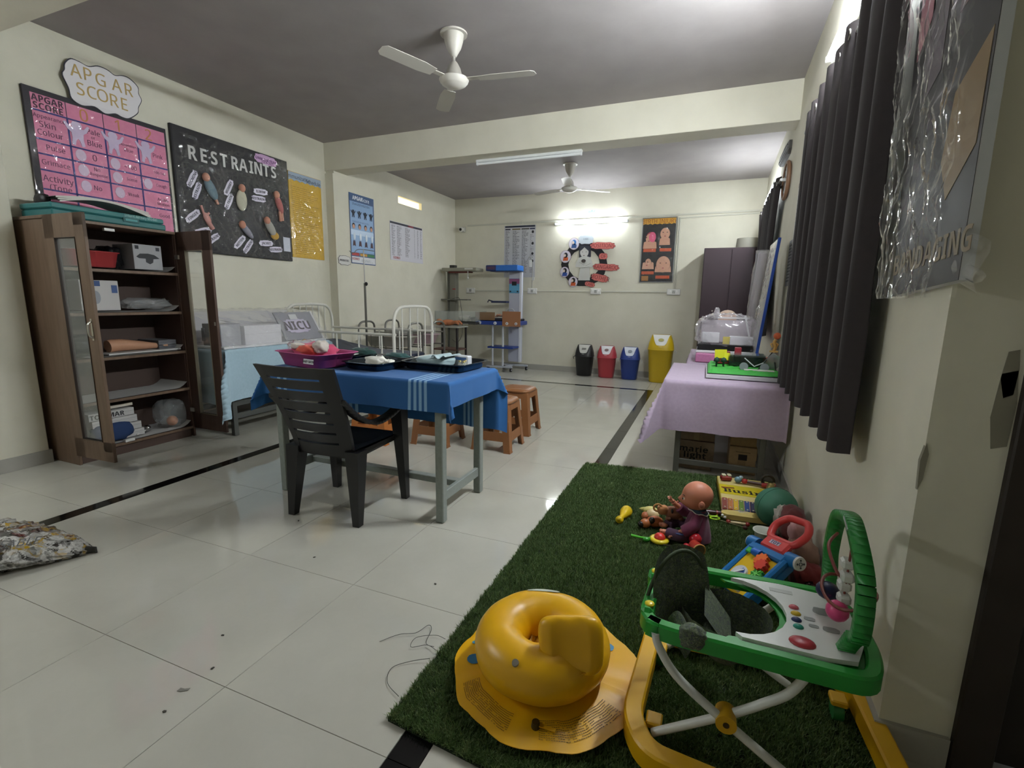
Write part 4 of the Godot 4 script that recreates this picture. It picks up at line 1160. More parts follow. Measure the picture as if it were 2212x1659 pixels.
func cots():
	var G := mat("8a8984", 0.3, 0.75)
	for k in 2:
		var zc: float = [-5.49, -6.08][k]
		var r := thing("infant_cot", ["grey tubular infant cot trolley just behind the bed", "grey tubular infant cot trolley farther back by the steel trolley"][k], "cot", Vector3(-4.0, 0, zc), 0, "infant cots behind the bed")
		for e in [-0.4, 0.4]:
			obj("end_frame", MB.new().tube(smooth_path([Vector3(e, 0.02, 0.17), Vector3(e, 0.5, 0.17), Vector3(e, 0.85, 0.17), Vector3(e, 0.94, 0.12), Vector3(e, 0.955, 0), Vector3(e, 0.94, -0.12), Vector3(e, 0.85, -0.17), Vector3(e, 0.5, -0.17), Vector3(e, 0.02, -0.17)], 4), 0.014, 8), G, r)
		for z in [-0.17, 0.17]:
			for y in [0.62, 0.8]: obj("side_rail", MB.new().cyl(Vector3(-0.4, y, z), Vector3(0.4, y, z), 0.01, -1, 8), G, r)
			obj("low_rail", MB.new().cyl(Vector3(-0.4, 0.2, z), Vector3(0.4, 0.2, z), 0.01, -1, 8), G, r)
			for q in 3: obj("rail_post", MB.new().cyl(Vector3(-0.2 + q * 0.2, 0.62, z), Vector3(-0.2 + q * 0.2, 0.8, z), 0.006, -1, 6), G, r)
		obj("cot_basin", pan(0.72, 0.3, 0.14, 0.03).at(Vector3.ZERO), mat(["b9b4ac", "c7a9b4"][k], 0.35), r).position = Vector3(0, 0.63, 0)
		slab("card_sheet", Vector3(0.2, 0.83, 0.0), Vector3(0.3, 0.12, 0.004), pane("e8e8e4", 0.25, 0.15), r)
		var t := thing("cot_blanket", ["folded tan blanket lying in the nearer infant cot", "pale pink blanket lying in the farther infant cot"][k], "blanket", Vector3(-3.95, 0.665, zc))
		obj("fold", blob(Vector3(0.24, 0.04, 0.09), 90 + k, 0.2, Vector3(0, 0.042, 0)), fabric(["9c8668", "c0a0a8"][k], ["a8926f", "ccb0b6"][k], 91 + k), t)
	# trolley with an orange doll
	var r := thing("steel_trolley", "dark-legged steel trolley in the back left corner", "trolley", Vector3(-3.85, 0, -6.85))
	slab("top_shelf", Vector3(0, 0.84, 0), Vector3(0.5, 0.02, 0.36), mat("b4b4ae", 0.3, 0.5), r, 0.004)
	slab("mid_shelf", Vector3(0, 0.48, 0), Vector3(0.46, 0.02, 0.33), mat("5a3c34", 0.5), r)
	slab("guard_rail", Vector3(0, 0.88, -0.17), Vector3(0.5, 0.012, 0.012), mat("b4b4ae", 0.3, 0.6), r)
	for x in [-0.22, 0.22]:
		for z in [-0.15, 0.15]: slab("leg", Vector3(x, 0.415, z), Vector3(0.028, 0.83, 0.028), mat("1d1a19", 0.5), r, 0.002)
	var d := thing("training_doll", "orange-tan training doll lying on the steel trolley", "doll", Vector3(-3.87, 0.855, -6.85))
	obj("body", MB.new().ell(Vector3(0, 0.05, 0), Vector3(0.12, 0.05, 0.07), 14), mat("b5714a", 0.6), d)
	obj("head", MB.new().ell(Vector3(-0.16, 0.055, 0.01), Vector3(0.055, 0.052, 0.05), 14), mat("c07e56", 0.6), d)
	for s in [-1.0, 1.0]:
		obj("leg", MB.new().tube([Vector3(0.1, 0.05, s * 0.035), Vector3(0.17, 0.07, s * 0.06), Vector3(0.22, 0.03, s * 0.05)], [0.026, 0.022, 0.016], 8), mat("b5714a", 0.6), d)
		obj("arm", MB.new().tube([Vector3(-0.08, 0.06, s * 0.06), Vector3(-0.04, 0.05, s * 0.1), Vector3(0.02, 0.03, s * 0.1)], [0.02, 0.017, 0.013], 8), mat("bb784f", 0.6), d)

func warmers():
	# grey radiant warmer
	var G := mat("7c7a6e", 0.45)
	var r := thing("radiant_warmer", "grey radiant warmer with overhead heater in the back left corner", "warmer", Vector3(-4.3, 0, -7.9))
	slab("column", Vector3(-0.1, 0.95, -0.1), Vector3(0.15, 1.75, 0.12), G, r, 0.01)
	slab("column_rib", Vector3(-0.17, 0.95, -0.04), Vector3(0.03, 1.7, 0.05), mat("55544c", 0.5), r)
	slab("heater_head", Vector3(0.14, 1.8, 0.0), Vector3(0.7, 0.06, 0.3), mat("8d8b7c", 0.45), r, 0.012)
	slab("heater_element", Vector3(0.1, 1.762, 0.0), Vector3(0.42, 0.03, 0.16), mat("6b2a20", 0.5), r, 0.004)
	slab("label_plate", Vector3(0.34, 1.81, 0.151), Vector3(0.16, 0.025, 0.002), mat("cfcdc4", 0.5), r)
	slab("control_box", Vector3(-0.05, 1.855, 0), Vector3(0.1, 0.06, 0.1), mat("2a2924", 0.5), r, 0.004)
	obj("lamp_stem", MB.new().cyl(Vector3(0.3, 1.77, 0.1), Vector3(0.3, 1.66, 0.1), 0.008), mat("c9c9c4", 0.4), r)
	obj("lamp_knob", MB.new().ell(Vector3(0.3, 1.65, 0.1), Vector3(0.018, 0.022, 0.018)), mat("d6d6d0", 0.4), r)
	slab("shelf_arm", Vector3(0.0, 1.27, 0), Vector3(0.55, 0.02, 0.14), mat("6b6a60", 0.4), r, 0.003)
	slab("red_mark", Vector3(-0.06, 1.46, -0.038), Vector3(0.06, 0.02, 0.003), mat("9a3430", 0.5), r)
	slab("bed_tray", Vector3(0.12, 0.86, 0.05), Vector3(0.85, 0.04, 0.46), mat("2f2f2c", 0.5), r, 0.006)
	for q in [[Vector3(0.12, 0.98, 0.275), Vector3(0.84, 0.17, 0.006)], [Vector3(0.12, 0.98, -0.175), Vector3(0.84, 0.17, 0.006)], [Vector3(0.54, 0.98, 0.05), Vector3(0.006, 0.17, 0.44)], [Vector3(-0.26, 0.98, 0.05), Vector3(0.006, 0.17, 0.44)]]: slab("clear_side", q[0], q[1], pane("cfd4d0", 0.22, 0.06), r)
	slab("pillar_foot", Vector3(0.05, 0.06, 0.0), Vector3(0.5, 0.06, 0.4), G, r, 0.01)
	obj("cable", MB.new().tube(smooth_path([Vector3(-0.02, 1.28, 0.1), Vector3(0.14, 1.3, 0.14), Vector3(0.22, 1.1, 0.2), Vector3(0.27, 0.95, 0.26), Vector3(0.28, 0.65, 0.3), Vector3(0.18, 0.52, 0.28), Vector3(0.03, 0.55, 0.2)], 6), 0.005, 6), mat("4a4840", 0.5), r)
	var d := thing("white_bundle", "white wrapped bundle on the grey warmer's tray", "bundle", Vector3(-4.1, 0.885, -7.85))
	obj("wrap", blob(Vector3(0.11, 0.055, 0.08), 101, 0.25, Vector3(0, 0.056, 0)), fabric("a6a49c", "b4b2aa", 102), d)
	d = thing("dark_cushion", "dark cushion at right of the grey warmer's tray", "cushion", Vector3(-3.87, 0.885, -7.85))
	obj("pad", blob(Vector3(0.09, 0.04, 0.09), 103, 0.2, Vector3(0, 0.042, 0)), fabric("23241f", "2c2d27", 104), d)
	# blue and white phototherapy warmer
	var W := mat("b9bccb", 0.4)
	var N := mat("1d3a86", 0.4)
	r = thing("baby_warmer", "blue and white baby warmer on castors by back wall", "warmer", Vector3(-3.3, 0, -8.1))
	slab("column", Vector3(0.06, 0.96, -0.12), Vector3(0.25, 1.62, 0.07), W, r, 0.006)
	slab("column_edge", Vector3(0.165, 0.96, -0.08), Vector3(0.045, 1.62, 0.02), mat("dfe1ea", 0.35), r, 0.003)
	slab("control_panel", Vector3(0.04, 1.53, -0.083), Vector3(0.2, 0.26, 0.006), mat("5aa0c8", 0.35), r, 0.002)
	slab("panel_band", Vector3(0.04, 1.61, -0.0785), Vector3(0.2, 0.09, 0.002), mat("8a4a78", 0.35), r)
	slab("screen", Vector3(0.04, 1.57, -0.0765), Vector3(0.09, 0.07, 0.002), mat("22242c", 0.2), r)
	for x in [-0.03, 0.11]: obj("knob", MB.new().cyl(Vector3(x, 1.43, -0.08), Vector3(x, 1.43, -0.06), 0.014), mat("16181c", 0.4), r)
	slab("head_box", Vector3(-0.1, 1.83, 0.02), Vector3(0.6, 0.1, 0.3), mat("2a6fc4", 0.35), r, 0.012)
	slab("head_end", Vector3(-0.31, 1.83, 0.03), Vector3(0.2, 0.102, 0.3), mat("1a2f66", 0.4), r, 0.012)
	slab("head_vent", Vector3(-0.31, 1.83, 0.181), Vector3(0.15, 0.05, 0.002), mat("4a3150", 0.5), r)
	slab("head_underside", Vector3(-0.08, 1.775, 0.02), Vector3(0.5, 0.012, 0.26), mat("1a2450", 0.4), r)
	slab("arm_shelf", Vector3(-0.2, 1.24, 0.0), Vector3(0.3, 0.035, 0.14), mat("14204a", 0.4), r, 0.006)
	obj("arm_grip", MB.new().tube([Vector3(-0.33, 1.25, 0.05), Vector3(-0.4, 1.27, 0.06), Vector3(-0.42, 1.23, 0.06)], 0.012, 6), mat("101430", 0.4), r)
	slab("bed_tray", Vector3(-0.15, 0.87, 0.05), Vector3(0.82, 0.07, 0.5), N, r, 0.008)
	slab("bed_mattress", Vector3(-0.15, 0.925, 0.05), Vector3(0.74, 0.04, 0.44), mat("101426", 0.6), r, 0.01)
	slab("side_board", Vector3(-0.36, 0.99, 0.3), Vector3(0.38, 0.14, 0.01), pane("8a6a4c", 0.8, 0.2), r)
	slab("side_board", Vector3(0.15, 0.95, 0.31), Vector3(0.34, 0.26, 0.01), mat("9c6a48", 0.4), r, 0.002)
	for x in [-0.46, -0.16, 0.07, 0.24]:
		var k := obj("fixing_knob", MB.new().cyl(Vector3(x, 0.87, 0.3), Vector3(x, 0.87, 0.325), 0.028, 0.024, 12), mat("d9dbe0", 0.4), r)
		obj("knob_centre", MB.new().ell(Vector3(x, 0.87, 0.326), Vector3(0.011, 0.011, 0.006)), mat("8a8c94", 0.4), k)
	for x in [-0.26, -0.06]: obj("front_post", MB.new().cyl(Vector3(x, 0.1, 0.18), Vector3(x, 0.84, 0.18), 0.018, -1, 12), mat("c9ccd4", 0.35), r)
	slab("lower_shelf", Vector3(-0.1, 0.43, 0.05), Vector3(0.5, 0.03, 0.34), N, r, 0.006)
	slab("base_rail", Vector3(-0.12, 0.085, 0.2), Vector3(0.5, 0.03, 0.05), mat("b4b8c2", 0.4), r, 0.004)
	slab("base_rail", Vector3(0.05, 0.085, -0.14), Vector3(0.5, 0.03, 0.05), mat("b4b8c2", 0.4), r, 0.004)
	slab("base_spine", Vector3(0.0, 0.085, 0.03), Vector3(0.06, 0.025, 0.34), mat("b4b8c2", 0.4), r, 0.004)
	for q in [[-0.34, 0.2], [0.11, 0.2], [-0.17, -0.14], [0.28, -0.14]]:
		var c := obj("castor", MB.new().cyl(Vector3(q[0] - 0.015, 0.036, q[1]), Vector3(q[0] + 0.015, 0.036, q[1]), 0.035, -1, 16), mat("17171a", 0.5), r)
		obj("castor_hub", MB.new().cyl(Vector3(q[0] - 0.018, 0.036, q[1]), Vector3(q[0] + 0.018, 0.036, q[1]), 0.014, -1, 12), mat("b9bcc4", 0.4), c)
		obj("castor_fork", MB.new().cyl(Vector3(q[0], 0.05, q[1]), Vector3(q[0], 0.085, q[1]), 0.012, -1, 10), mat("55585f", 0.4), c)
	obj("drip_arm", MB.new().tube(smooth_path([Vector3(-0.06, 0.97, 0.02), Vector3(-0.06, 1.1, 0.02), Vector3(0.05, 1.12, 0.02), Vector3(0.1, 1.06, 0.02)], 5), 0.006, 6), mat("c4c8cc", 0.3, 0.4), r)
	var d2 := thing("newborn_doll", "small skin-coloured newborn doll lying on the blue warmer", "doll", Vector3(-3.4, 0.952, -8.05))
	obj("body", MB.new().ell(Vector3(0.03, 0.045, 0), Vector3(0.09, 0.045, 0.055), 14), mat("c9b8a8", 0.7), d2)
	obj("head", MB.new().ell(Vector3(0.14, 0.045, 0), Vector3(0.045, 0.042, 0.042), 14), mat("c9947a", 0.6), d2)
	for s in [-1.0, 1.0]:
		obj("leg", MB.new().tube([Vector3(-0.05, 0.04, s * 0.03), Vector3(-0.11, 0.06, s * 0.045), Vector3(-0.15, 0.02, s * 0.04)], [0.02, 0.017, 0.012], 8), mat("c48f74", 0.6), d2)
		obj("arm", MB.new().tube([Vector3(0.08, 0.05, s * 0.05), Vector3(0.06, 0.05, s * 0.08), Vector3(0.0, 0.03, s * 0.075)], [0.015, 0.013, 0.01], 8), mat("c48f74", 0.6), d2)
	# power lead hanging from the conduit
	r = thing("power_lead", "white power adaptor and lead hanging beside the blue warmer", "cable", Vector3(-2.99, 0, ZW + 0.03))
	obj("lead", MB.new().tube(smooth_path([Vector3(-0.12, 1.95, 0.02), Vector3(-0.05, 2.05, 0.02), Vector3(0.0, 1.9, 0.015), Vector3(0.0, 1.5, 0.015)], 6), 0.006, 6), mat("9a9a94", 0.5), r)
	obj("tag", MB.new().box(Vector3(0.02, 1.66, 0.02), Vector3(0.05, 0.05, 0.01), 0.002), mat("d0d0cc", 0.5), r)
	obj("adaptor", MB.new().box(Vector3(-0.04, 1.93, 0.02), Vector3(0.05, 0.12, 0.03), 0.006), mat("dcdcd8", 0.4), r)
func back_wall():
	var CW := mat("c9c7b8", 0.5)
	var zf := ZW + 0.003
	var t := thing("conduit", "cream cable conduit running along the top of back wall", "conduit", Vector3(-1.85, 2.655, zf))
	slab("channel", Vector3(0, 0, 0.009), Vector3(4.94, 0.026, 0.018), CW, t, 0.003, Basis(Vector3.BACK, 0.004))
	for x in [-1.4, 0.55, 1.3]: slab("joint_clip", Vector3(x, 0.004 * x, 0.01), Vector3(0.05, 0.034, 0.021), CW, t, 0.003)
	t = thing("conduit", "short cream conduit running from the poster corner to the curtain", "conduit", Vector3(0.06, 2.62, zf))
	slab("channel", Vector3(0, 0, 0.007), Vector3(1.17, 0.02, 0.014), CW, t, 0.003, Basis(Vector3.BACK, 0.02))
	t = thing("conduit", "vertical cream conduit dropping to the right-hand switchboard", "conduit", Vector3(-0.525, 2.06, zf))
	slab("channel", Vector3(-0.012, 0, 0.007), Vector3(0.02, 1.12, 0.014), CW, t, 0.003)
	slab("channel", Vector3(0.014, 0, 0.007), Vector3(0.02, 1.12, 0.014), CW, t, 0.003)
	t = thing("conduit", "cream conduit linking the switchboards low on back wall", "conduit", Vector3(-2.4, 1.445, zf))
	slab("channel", Vector3(0, 0, 0.008), Vector3(3.74, 0.024, 0.016), CW, t, 0.003)
	var names := ["behind the grey warmer", "beside the blue warmer", "under the round display", "under the vertical conduit"]
	var xs := [-4.25, -2.994, -1.823, -0.535]
	for i in 4:
		t = thing("switchboard", "white switchboard %s" % names[i], "switchboard", Vector3(xs[i], 1.445, zf), 0, "switchboards on back wall")
		var w := 0.18 if i < 3 else 0.21
		slab("box", Vector3(0, 0, 0.014), Vector3(w, 0.1, 0.028), mat("d6d5d0", 0.4), t, 0.005)
		slab("face_plate", Vector3(0, 0, 0.0295), Vector3(w - 0.02, 0.08, 0.003), mat("e2e1dd", 0.35), t, 0.001)
		for x in [-0.05, 0.05]: slab("switch", Vector3(x, 0.012, 0.033), Vector3(0.022, 0.03, 0.006), mat("efeeea", 0.35), t, 0.002)
		slab("socket", Vector3(0, 0, 0.0325), Vector3(0.046, 0.05, 0.004), mat("b3b2ad", 0.4), t, 0.002)
		for q in [[0, 0.014], [-0.012, -0.01], [0.012, -0.01]]: obj("socket_hole", MB.new().cyl(Vector3(q[0], q[1], 0.034), Vector3(q[0], q[1], 0.0352), 0.004, -1, 8), mat("2a2a28", 0.6), t)
	t = thing("security_camera", "small white security camera high in back left corner", "camera", Vector3(-4.41, 2.575, zf))
	slab("bracket", Vector3(0, 0, 0.02), Vector3(0.1, 0.09, 0.04), mat("c7c5ba", 0.4), t, 0.006)
	obj("housing", MB.new().cyl(Vector3(-0.01, 0, 0.03), Vector3(-0.01, -0.005, 0.1), 0.042, 0.046, 18), mat("dcdad2", 0.4), t)
	obj("lens", MB.new().cyl(Vector3(-0.01, -0.005, 0.1), Vector3(-0.01, -0.006, 0.106), 0.026, -1, 16), mat("0c0c0e", 0.15), t)
	t = thing("paper_scrap", "torn bluish paper scrap above the back tube light", "paper", Vector3(-1.954, 2.76, zf))
	cut("scrap", pv([-.07, -.03, -.05, .04, -.03, .02, .01, .05, .02, .02, .06, .045, .05, 0, .07, -.03, .03, -.025, .0, -.06, -.03, -.02]), 0.0, mat("a9bcc0", 0.7), t, 0.002)
	# printed table poster
	t = thing("growth_chart", "grey-white printed table poster behind the blue warmer", "poster", Vector3(-3.26, 2.15, zf))
	slab("sheet", Vector3(0, 0, 0.001), Vector3(0.61, 0.92, 0.002), mat("c3c3c6", 0.55), t)
	slab("header", Vector3(0, 0.44, 0.0025), Vector3(0.58, 0.03, 0.001), mat("24283c", 0.5), t)
	for a in [[-0.235, 0.1, "2b2d38"], [-0.07, 0.16, "6a5a2c"], [0.105, 0.15, "44413a"], [0.24, 0.1, "2c3050"]]: slab("column_heading", Vector3(a[0], 0.395, 0.0025), Vector3(a[1], 0.022, 0.001), mat(a[2], 0.5), t)
	var ink := mat("5d5d62", 0.7)
	for a in [[-0.28, -0.19, 3], [-0.14, 0.0, 4], [0.04, 0.17, 5]]: print_lines(a[0], a[1], 0.37, -0.38, 38, 0.0028, ink, t, 0.008, a[2], 0.75)
	print_lines(0.2, 0.28, 0.3, -0.38, 26, 0.0028, ink, t, 0.007, 8, 0.6)
	for y in [0.34, 0.14, -0.04, -0.17]: cut("baby_print", poly_ell(Vector2.ZERO, 0.022, 0.026, 9), 0.003, mat("202024", 0.6), t, 0.001, Vector2(0.25, y))
	# ---- round kangaroo care display ----
	t = thing("ring_display", "round craft display of mother-care positions on back wall", "display", Vector3(-2.04, 1.92, zf))
	var bl := mat("1b1b20", 0.6)
	var ring := MB.new()
	var N := 14
	for k in N:
		var a0 := TAU * k / N
		var a1 := TAU * (k + 1) / N
		var R := 0.41
		var r0 := 0.28
		ring.at(Vector3(-0.015, -0.01, 0))
		ring.prism(PackedVector2Array([Vector2(cos(a0) * R, sin(a0) * R * 0.93), Vector2(cos(a1) * R, sin(a1) * R * 0.93), Vector2(cos(a1) * r0, sin(a1) * r0 * 0.93), Vector2(cos(a0) * r0, sin(a0) * r0 * 0.93)]), 0.006, 0.0)
	obj("black_ring", ring, bl, t)
	var pap := mat("d7d5d8", 0.6)
	var hat := cut("paper_cap", poly_cloud(0.27, 0.15, 9, 1), 0.012, mat("b9c2c9", 0.6), t, 0.004, Vector2(0.006, 0.4))
	text("CARE", 0.028, mat("7f8a94", 0.6), hat, Vector3(0, 0.01, 0.005), 0, 0.001)
	cut("hair", pv([-.11, .33, -.06, .345, .06, .345, .1, .33, .105, .11, -.1, .08]), 0.0075, mat("2a2d38", 0.6), t, 0.003)
	cut("face", poly_ell(Vector2.ZERO, 0.075, 0.085), 0.011, mat("c9c7c2", 0.6), t, 0.003, Vector2(-0.012, 0.19))
	cut("fringe", pv([-.09, .0, -.08, .08, 0, .11, .08, .08, .09, .0, .05, .03, 0.0, .075, -.05, .03]), 0.0142, mat("2a2d38", 0.6), t, 0.002, Vector2(-0.012, 0.2))
	cut("mouth_print", poly_ell(Vector2.ZERO, 0.014, 0.007, 10), 0.0145, mat("5a4a48", 0.6), t, 0.001, Vector2(-0.018, 0.135))
	for x in [-0.045, 0.022]: cut("eye_print", pv([-.018, 0, 0, .007, .018, 0, 0, -.003]), 0.0145, mat("4a4a50", 0.6), t, 0.001, Vector2(x, 0.195))
	cut("torso", pv([-.1, .1, -.04, .125, .03, .125, .1, .1, .14, .0, .145, -.06, .1, -.07, .09, -.05, .105, -.285, -.105, -.285, -.075, -.06, -.14, -.06, -.165, -.05, -.15, .02]), 0.0108, mat("c6c6c0", 0.65), t, 0.004)
	for q in [[0.0, -0.065, 0.18, 0.1], [-0.05, 0.0, 0.1, -0.5], [0.06, -0.02, 0.1, 0.5]]: slab("fold_line", Vector3(q[0], q[1], 0.0152), Vector3(q[2], 0.004, 0.001), mat("77776f", 0.7), t, 0, Basis(Vector3.BACK, q[3]))
	cut("infant_print", poly_ell(Vector2.ZERO, 0.04, 0.03, 12), 0.015, mat("3a3432", 0.6), t, 0.001, Vector2(-0.02, 0.045))
	var pics := [[-0.203, 0.337, 0.095, "3a74b4", "2f4f86"], [-0.347, 0.123, 0.1, "26242a", "c0582e"], [-0.355, -0.141, 0.085, "1d1d26", "2c4c96"], [-0.195, -0.31, 0.085, "1d1b1c", "c85a2a"]]
	for p in pics:
		var o := cut("picture_disc", poly_ell(Vector2.ZERO, p[2], p[2] * 1.08, 24), 0.01, mat("8a7486", 0.6), t, 0.004, Vector2(p[0], p[1]))
		cut("disc_face", poly_ell(Vector2.ZERO, p[2] * 0.94, p[2] * 1.02, 24), 0.0042, mat("d3ccd6", 0.6), o, 0.001)
		cut("hair_print", poly_ell(Vector2.ZERO, 0.036, 0.045, 14), 0.0054, mat(p[3], 0.6), o, 0.001, Vector2(0.005, 0.025))
		cut("face_print", poly_ell(Vector2.ZERO, 0.02, 0.026, 12), 0.0066, mat("d8c6bc", 0.6), o, 0.0008, Vector2(-0.012, 0.02))
		cut("dress_print", pv([-.045, -.07, .045, -.07, .05, -.02, .02, .0, -.03, -.005]), 0.0054, mat(p[4], 0.6), o, 0.001)
	var tags := [["POSITIONS", 0.302, 0.292, 0.44, 0.12, -0.03], ["OF", 0.32, 0.116, 0.15, 0.11, -0.02], ["KANGAROO", 0.376, -0.066, 0.46, 0.12, -0.06], ["MOTHER", 0.278, -0.245, 0.31, 0.13, -0.2], ["CARE", 0.108, -0.353, 0.185, 0.085, -0.2]]
	for g in tags:
		var o := cut("word_tag", poly_cloud(g[3], g[4], 10, 2), 0.016, mat("7c3a3c", 0.6), t, 0.003, Vector2(g[1], g[2]), g[5])
		cut("tag_face", poly_cloud(g[3] * 0.965, g[4] * 0.9, 10, 2), 0.0032, mat("cf7068", 0.6), o, 0.001)
		text(g[0], g[4] * 0.5, mat("6a2226", 0.6), o, Vector3(0, 0, 0.0045), 0, 0.001, "Droid Sans", 0.95, 500)
	# ---- birth injury poster ----
	t = thing("birth_injury_poster", "black craft poster titled BIRTH INJURY in thin grey frame", "poster", Vector3(-0.828, 2.115, zf))
	slab("board", Vector3(0, 0, 0.008), Vector3(0.53, 1.02, 0.016), mat("17151a", 0.55), t)
	var fr := mat("8b8d8c", 0.4, 0.4)
	for s in [-1.0, 1.0]:
		slab("frame_side", Vector3(s * 0.262, 0, 0.011), Vector3(0.012, 1.03, 0.022), fr, t, 0.002)
		slab("frame_end", Vector3(0, s * 0.51, 0.011), Vector3(0.536, 0.012, 0.022), fr, t, 0.002)
	var hd := PackedVector2Array()
	for i in 25: hd.append(Vector2(-0.255 + 0.51 * i / 24.0, 0.405 + 0.014 * absf(sin(i * 0.9))))
	hd.append(Vector2(0.255, 0.5)); hd.append(Vector2(-0.255, 0.5))
	cut("title_strip", hd, 0.017, mat("d8a032", 0.6), t, 0.003)
	text("BIRTH INJURY", 0.062, mat("9a5420", 0.6), t, Vector3(0, 0.455, 0.021), 0, 0.001, "Droid Sans", 1.02, 500)
	var sk := mat("c9987f", 0.65)
	var or_ := mat("c0522e", 0.6)
	var busts := [[-0.13, 0.19, 0.07, 0.085, 0.22, 0.0], [0.1, 0.265, 0.075, 0.09, 0.17, 0.05], [-0.14, -0.2, 0.05, 0.075, 0.19, -0.33], [0.1, -0.22, 0.11, 0.13, 0.26, -0.38]]
	var j := 0
	for q in busts:
		var o := cut("portrait", pv([-q[4] / 2, 0, -q[4] * 0.45, .1, -.03, .13, .03, .13, q[4] * 0.45, .1, q[4] / 2, 0]), 0.017, sk, t, 0.003, Vector2(q[0], q[5] + 0.03))
		var hy: float = q[1] - q[5] - 0.03
		cut("hair_print", poly_ell(Vector2.ZERO, q[2] * 1.1, q[3] * 1.08), 0.0008, mat("221c20" if j != 0 else "a03048", 0.6), o, 0.003, Vector2(0.01 if j == 0 else 0.0, hy + 0.012))
		cut("head", poly_ell(Vector2.ZERO, q[2], q[3]), 0.004, sk, o, 0.002, Vector2(0, hy - 0.006))
		if j == 0: cut("pink_swelling", poly_ell(Vector2.ZERO, 0.055, 0.08), 0.0062, mat("d65a80", 0.6), o, 0.002, Vector2(0.035, hy + 0.02))
		for s in [-1.0, 1.0]:
			cut("eye_print", poly_ell(Vector2.ZERO, 0.011, 0.007, 10), 0.0062, mat("2a2022", 0.6), o, 0.0008, Vector2(s * q[2] * 0.42 - (0.03 if j in [0, 2] else 0.0), hy + 0.015))
		cut("mouth_print", poly_ell(Vector2.ZERO, 0.016, 0.007, 10), 0.0062, mat("96404a", 0.6), o, 0.0008, Vector2(-0.02 if j in [0, 2] else 0.0, hy - q[3] * 0.5))
		j += 1
	for q in [[-0.13, 0.0, 0.2], [0.12, 0.005, 0.18], [-0.14, -0.36, 0.2], [0.1, -0.43, 0.22]]: slab("caption_strip", Vector3(q[0], q[1], 0.018), Vector3(q[2], 0.05, 0.003), or_, t, 0.001)
	slab("caption_strip", Vector3(-0.18, -0.45, 0.018), Vector3(0.11, 0.08, 0.003), mat("a8743e", 0.6), t, 0.001)
	film(0.53, 1.02, 0.03, 77, 0.02, t, 0.006, 44)
	bins()
	# ---- maroon steel almirah ----
	t = thing("almirah", "tall maroon steel almirah in the back right corner", "cupboard", Vector3(0.27, 0, -8.13))
	var mr := mat("32211f", 0.4)
	mr = mat("36222a", 0.42)
	slab("body", Vector3(0, 1.055, 0), Vector3(0.76, 2.05, 0.46), mr, t, 0.006)
	slab("base", Vector3(0, 0.02, 0), Vector3(0.7, 0.04, 0.42), mat("1a1416", 0.6), t)
	for s in [-1.0, 1.0]:
		var d := slab("door", Vector3(s * 0.188, 1.055, 0.234), Vector3(0.368, 2.0, 0.012), mr, t, 0.003)
		if s > 0: continue
		obj("handle", MB.new().cyl(Vector3(-0.2, 0.93, 0.245), Vector3(-0.2, 1.1, 0.245), 0.009), mat("24181c", 0.3, 0.3), d)
		obj("lock", MB.new().cyl(Vector3(-0.2, 1.16, 0.24), Vector3(-0.2, 1.16, 0.249), 0.012), mat("b9b0a8", 0.25, 0.8), d)
	obj("round_hat_box", MB.new().cyl(Vector3(0, 0, 0), Vector3(0, 0.14, 0), 0.16, 0.15, 26), mat("8c897c", 0.6), null).position = Vector3(0.48, 2.083, -8.1)
	tag(get_node("round_hat_box"), "round grey box lying on top of the maroon almirah", "box")
	# fans
	fan(Vector3(-1.9, YC, -3.48), 0.14, "white ceiling fan hanging in the front bay")
	fan(Vector3(-1.9, YC2, -6.78), 0.7, "white ceiling fan hanging in the back bay")

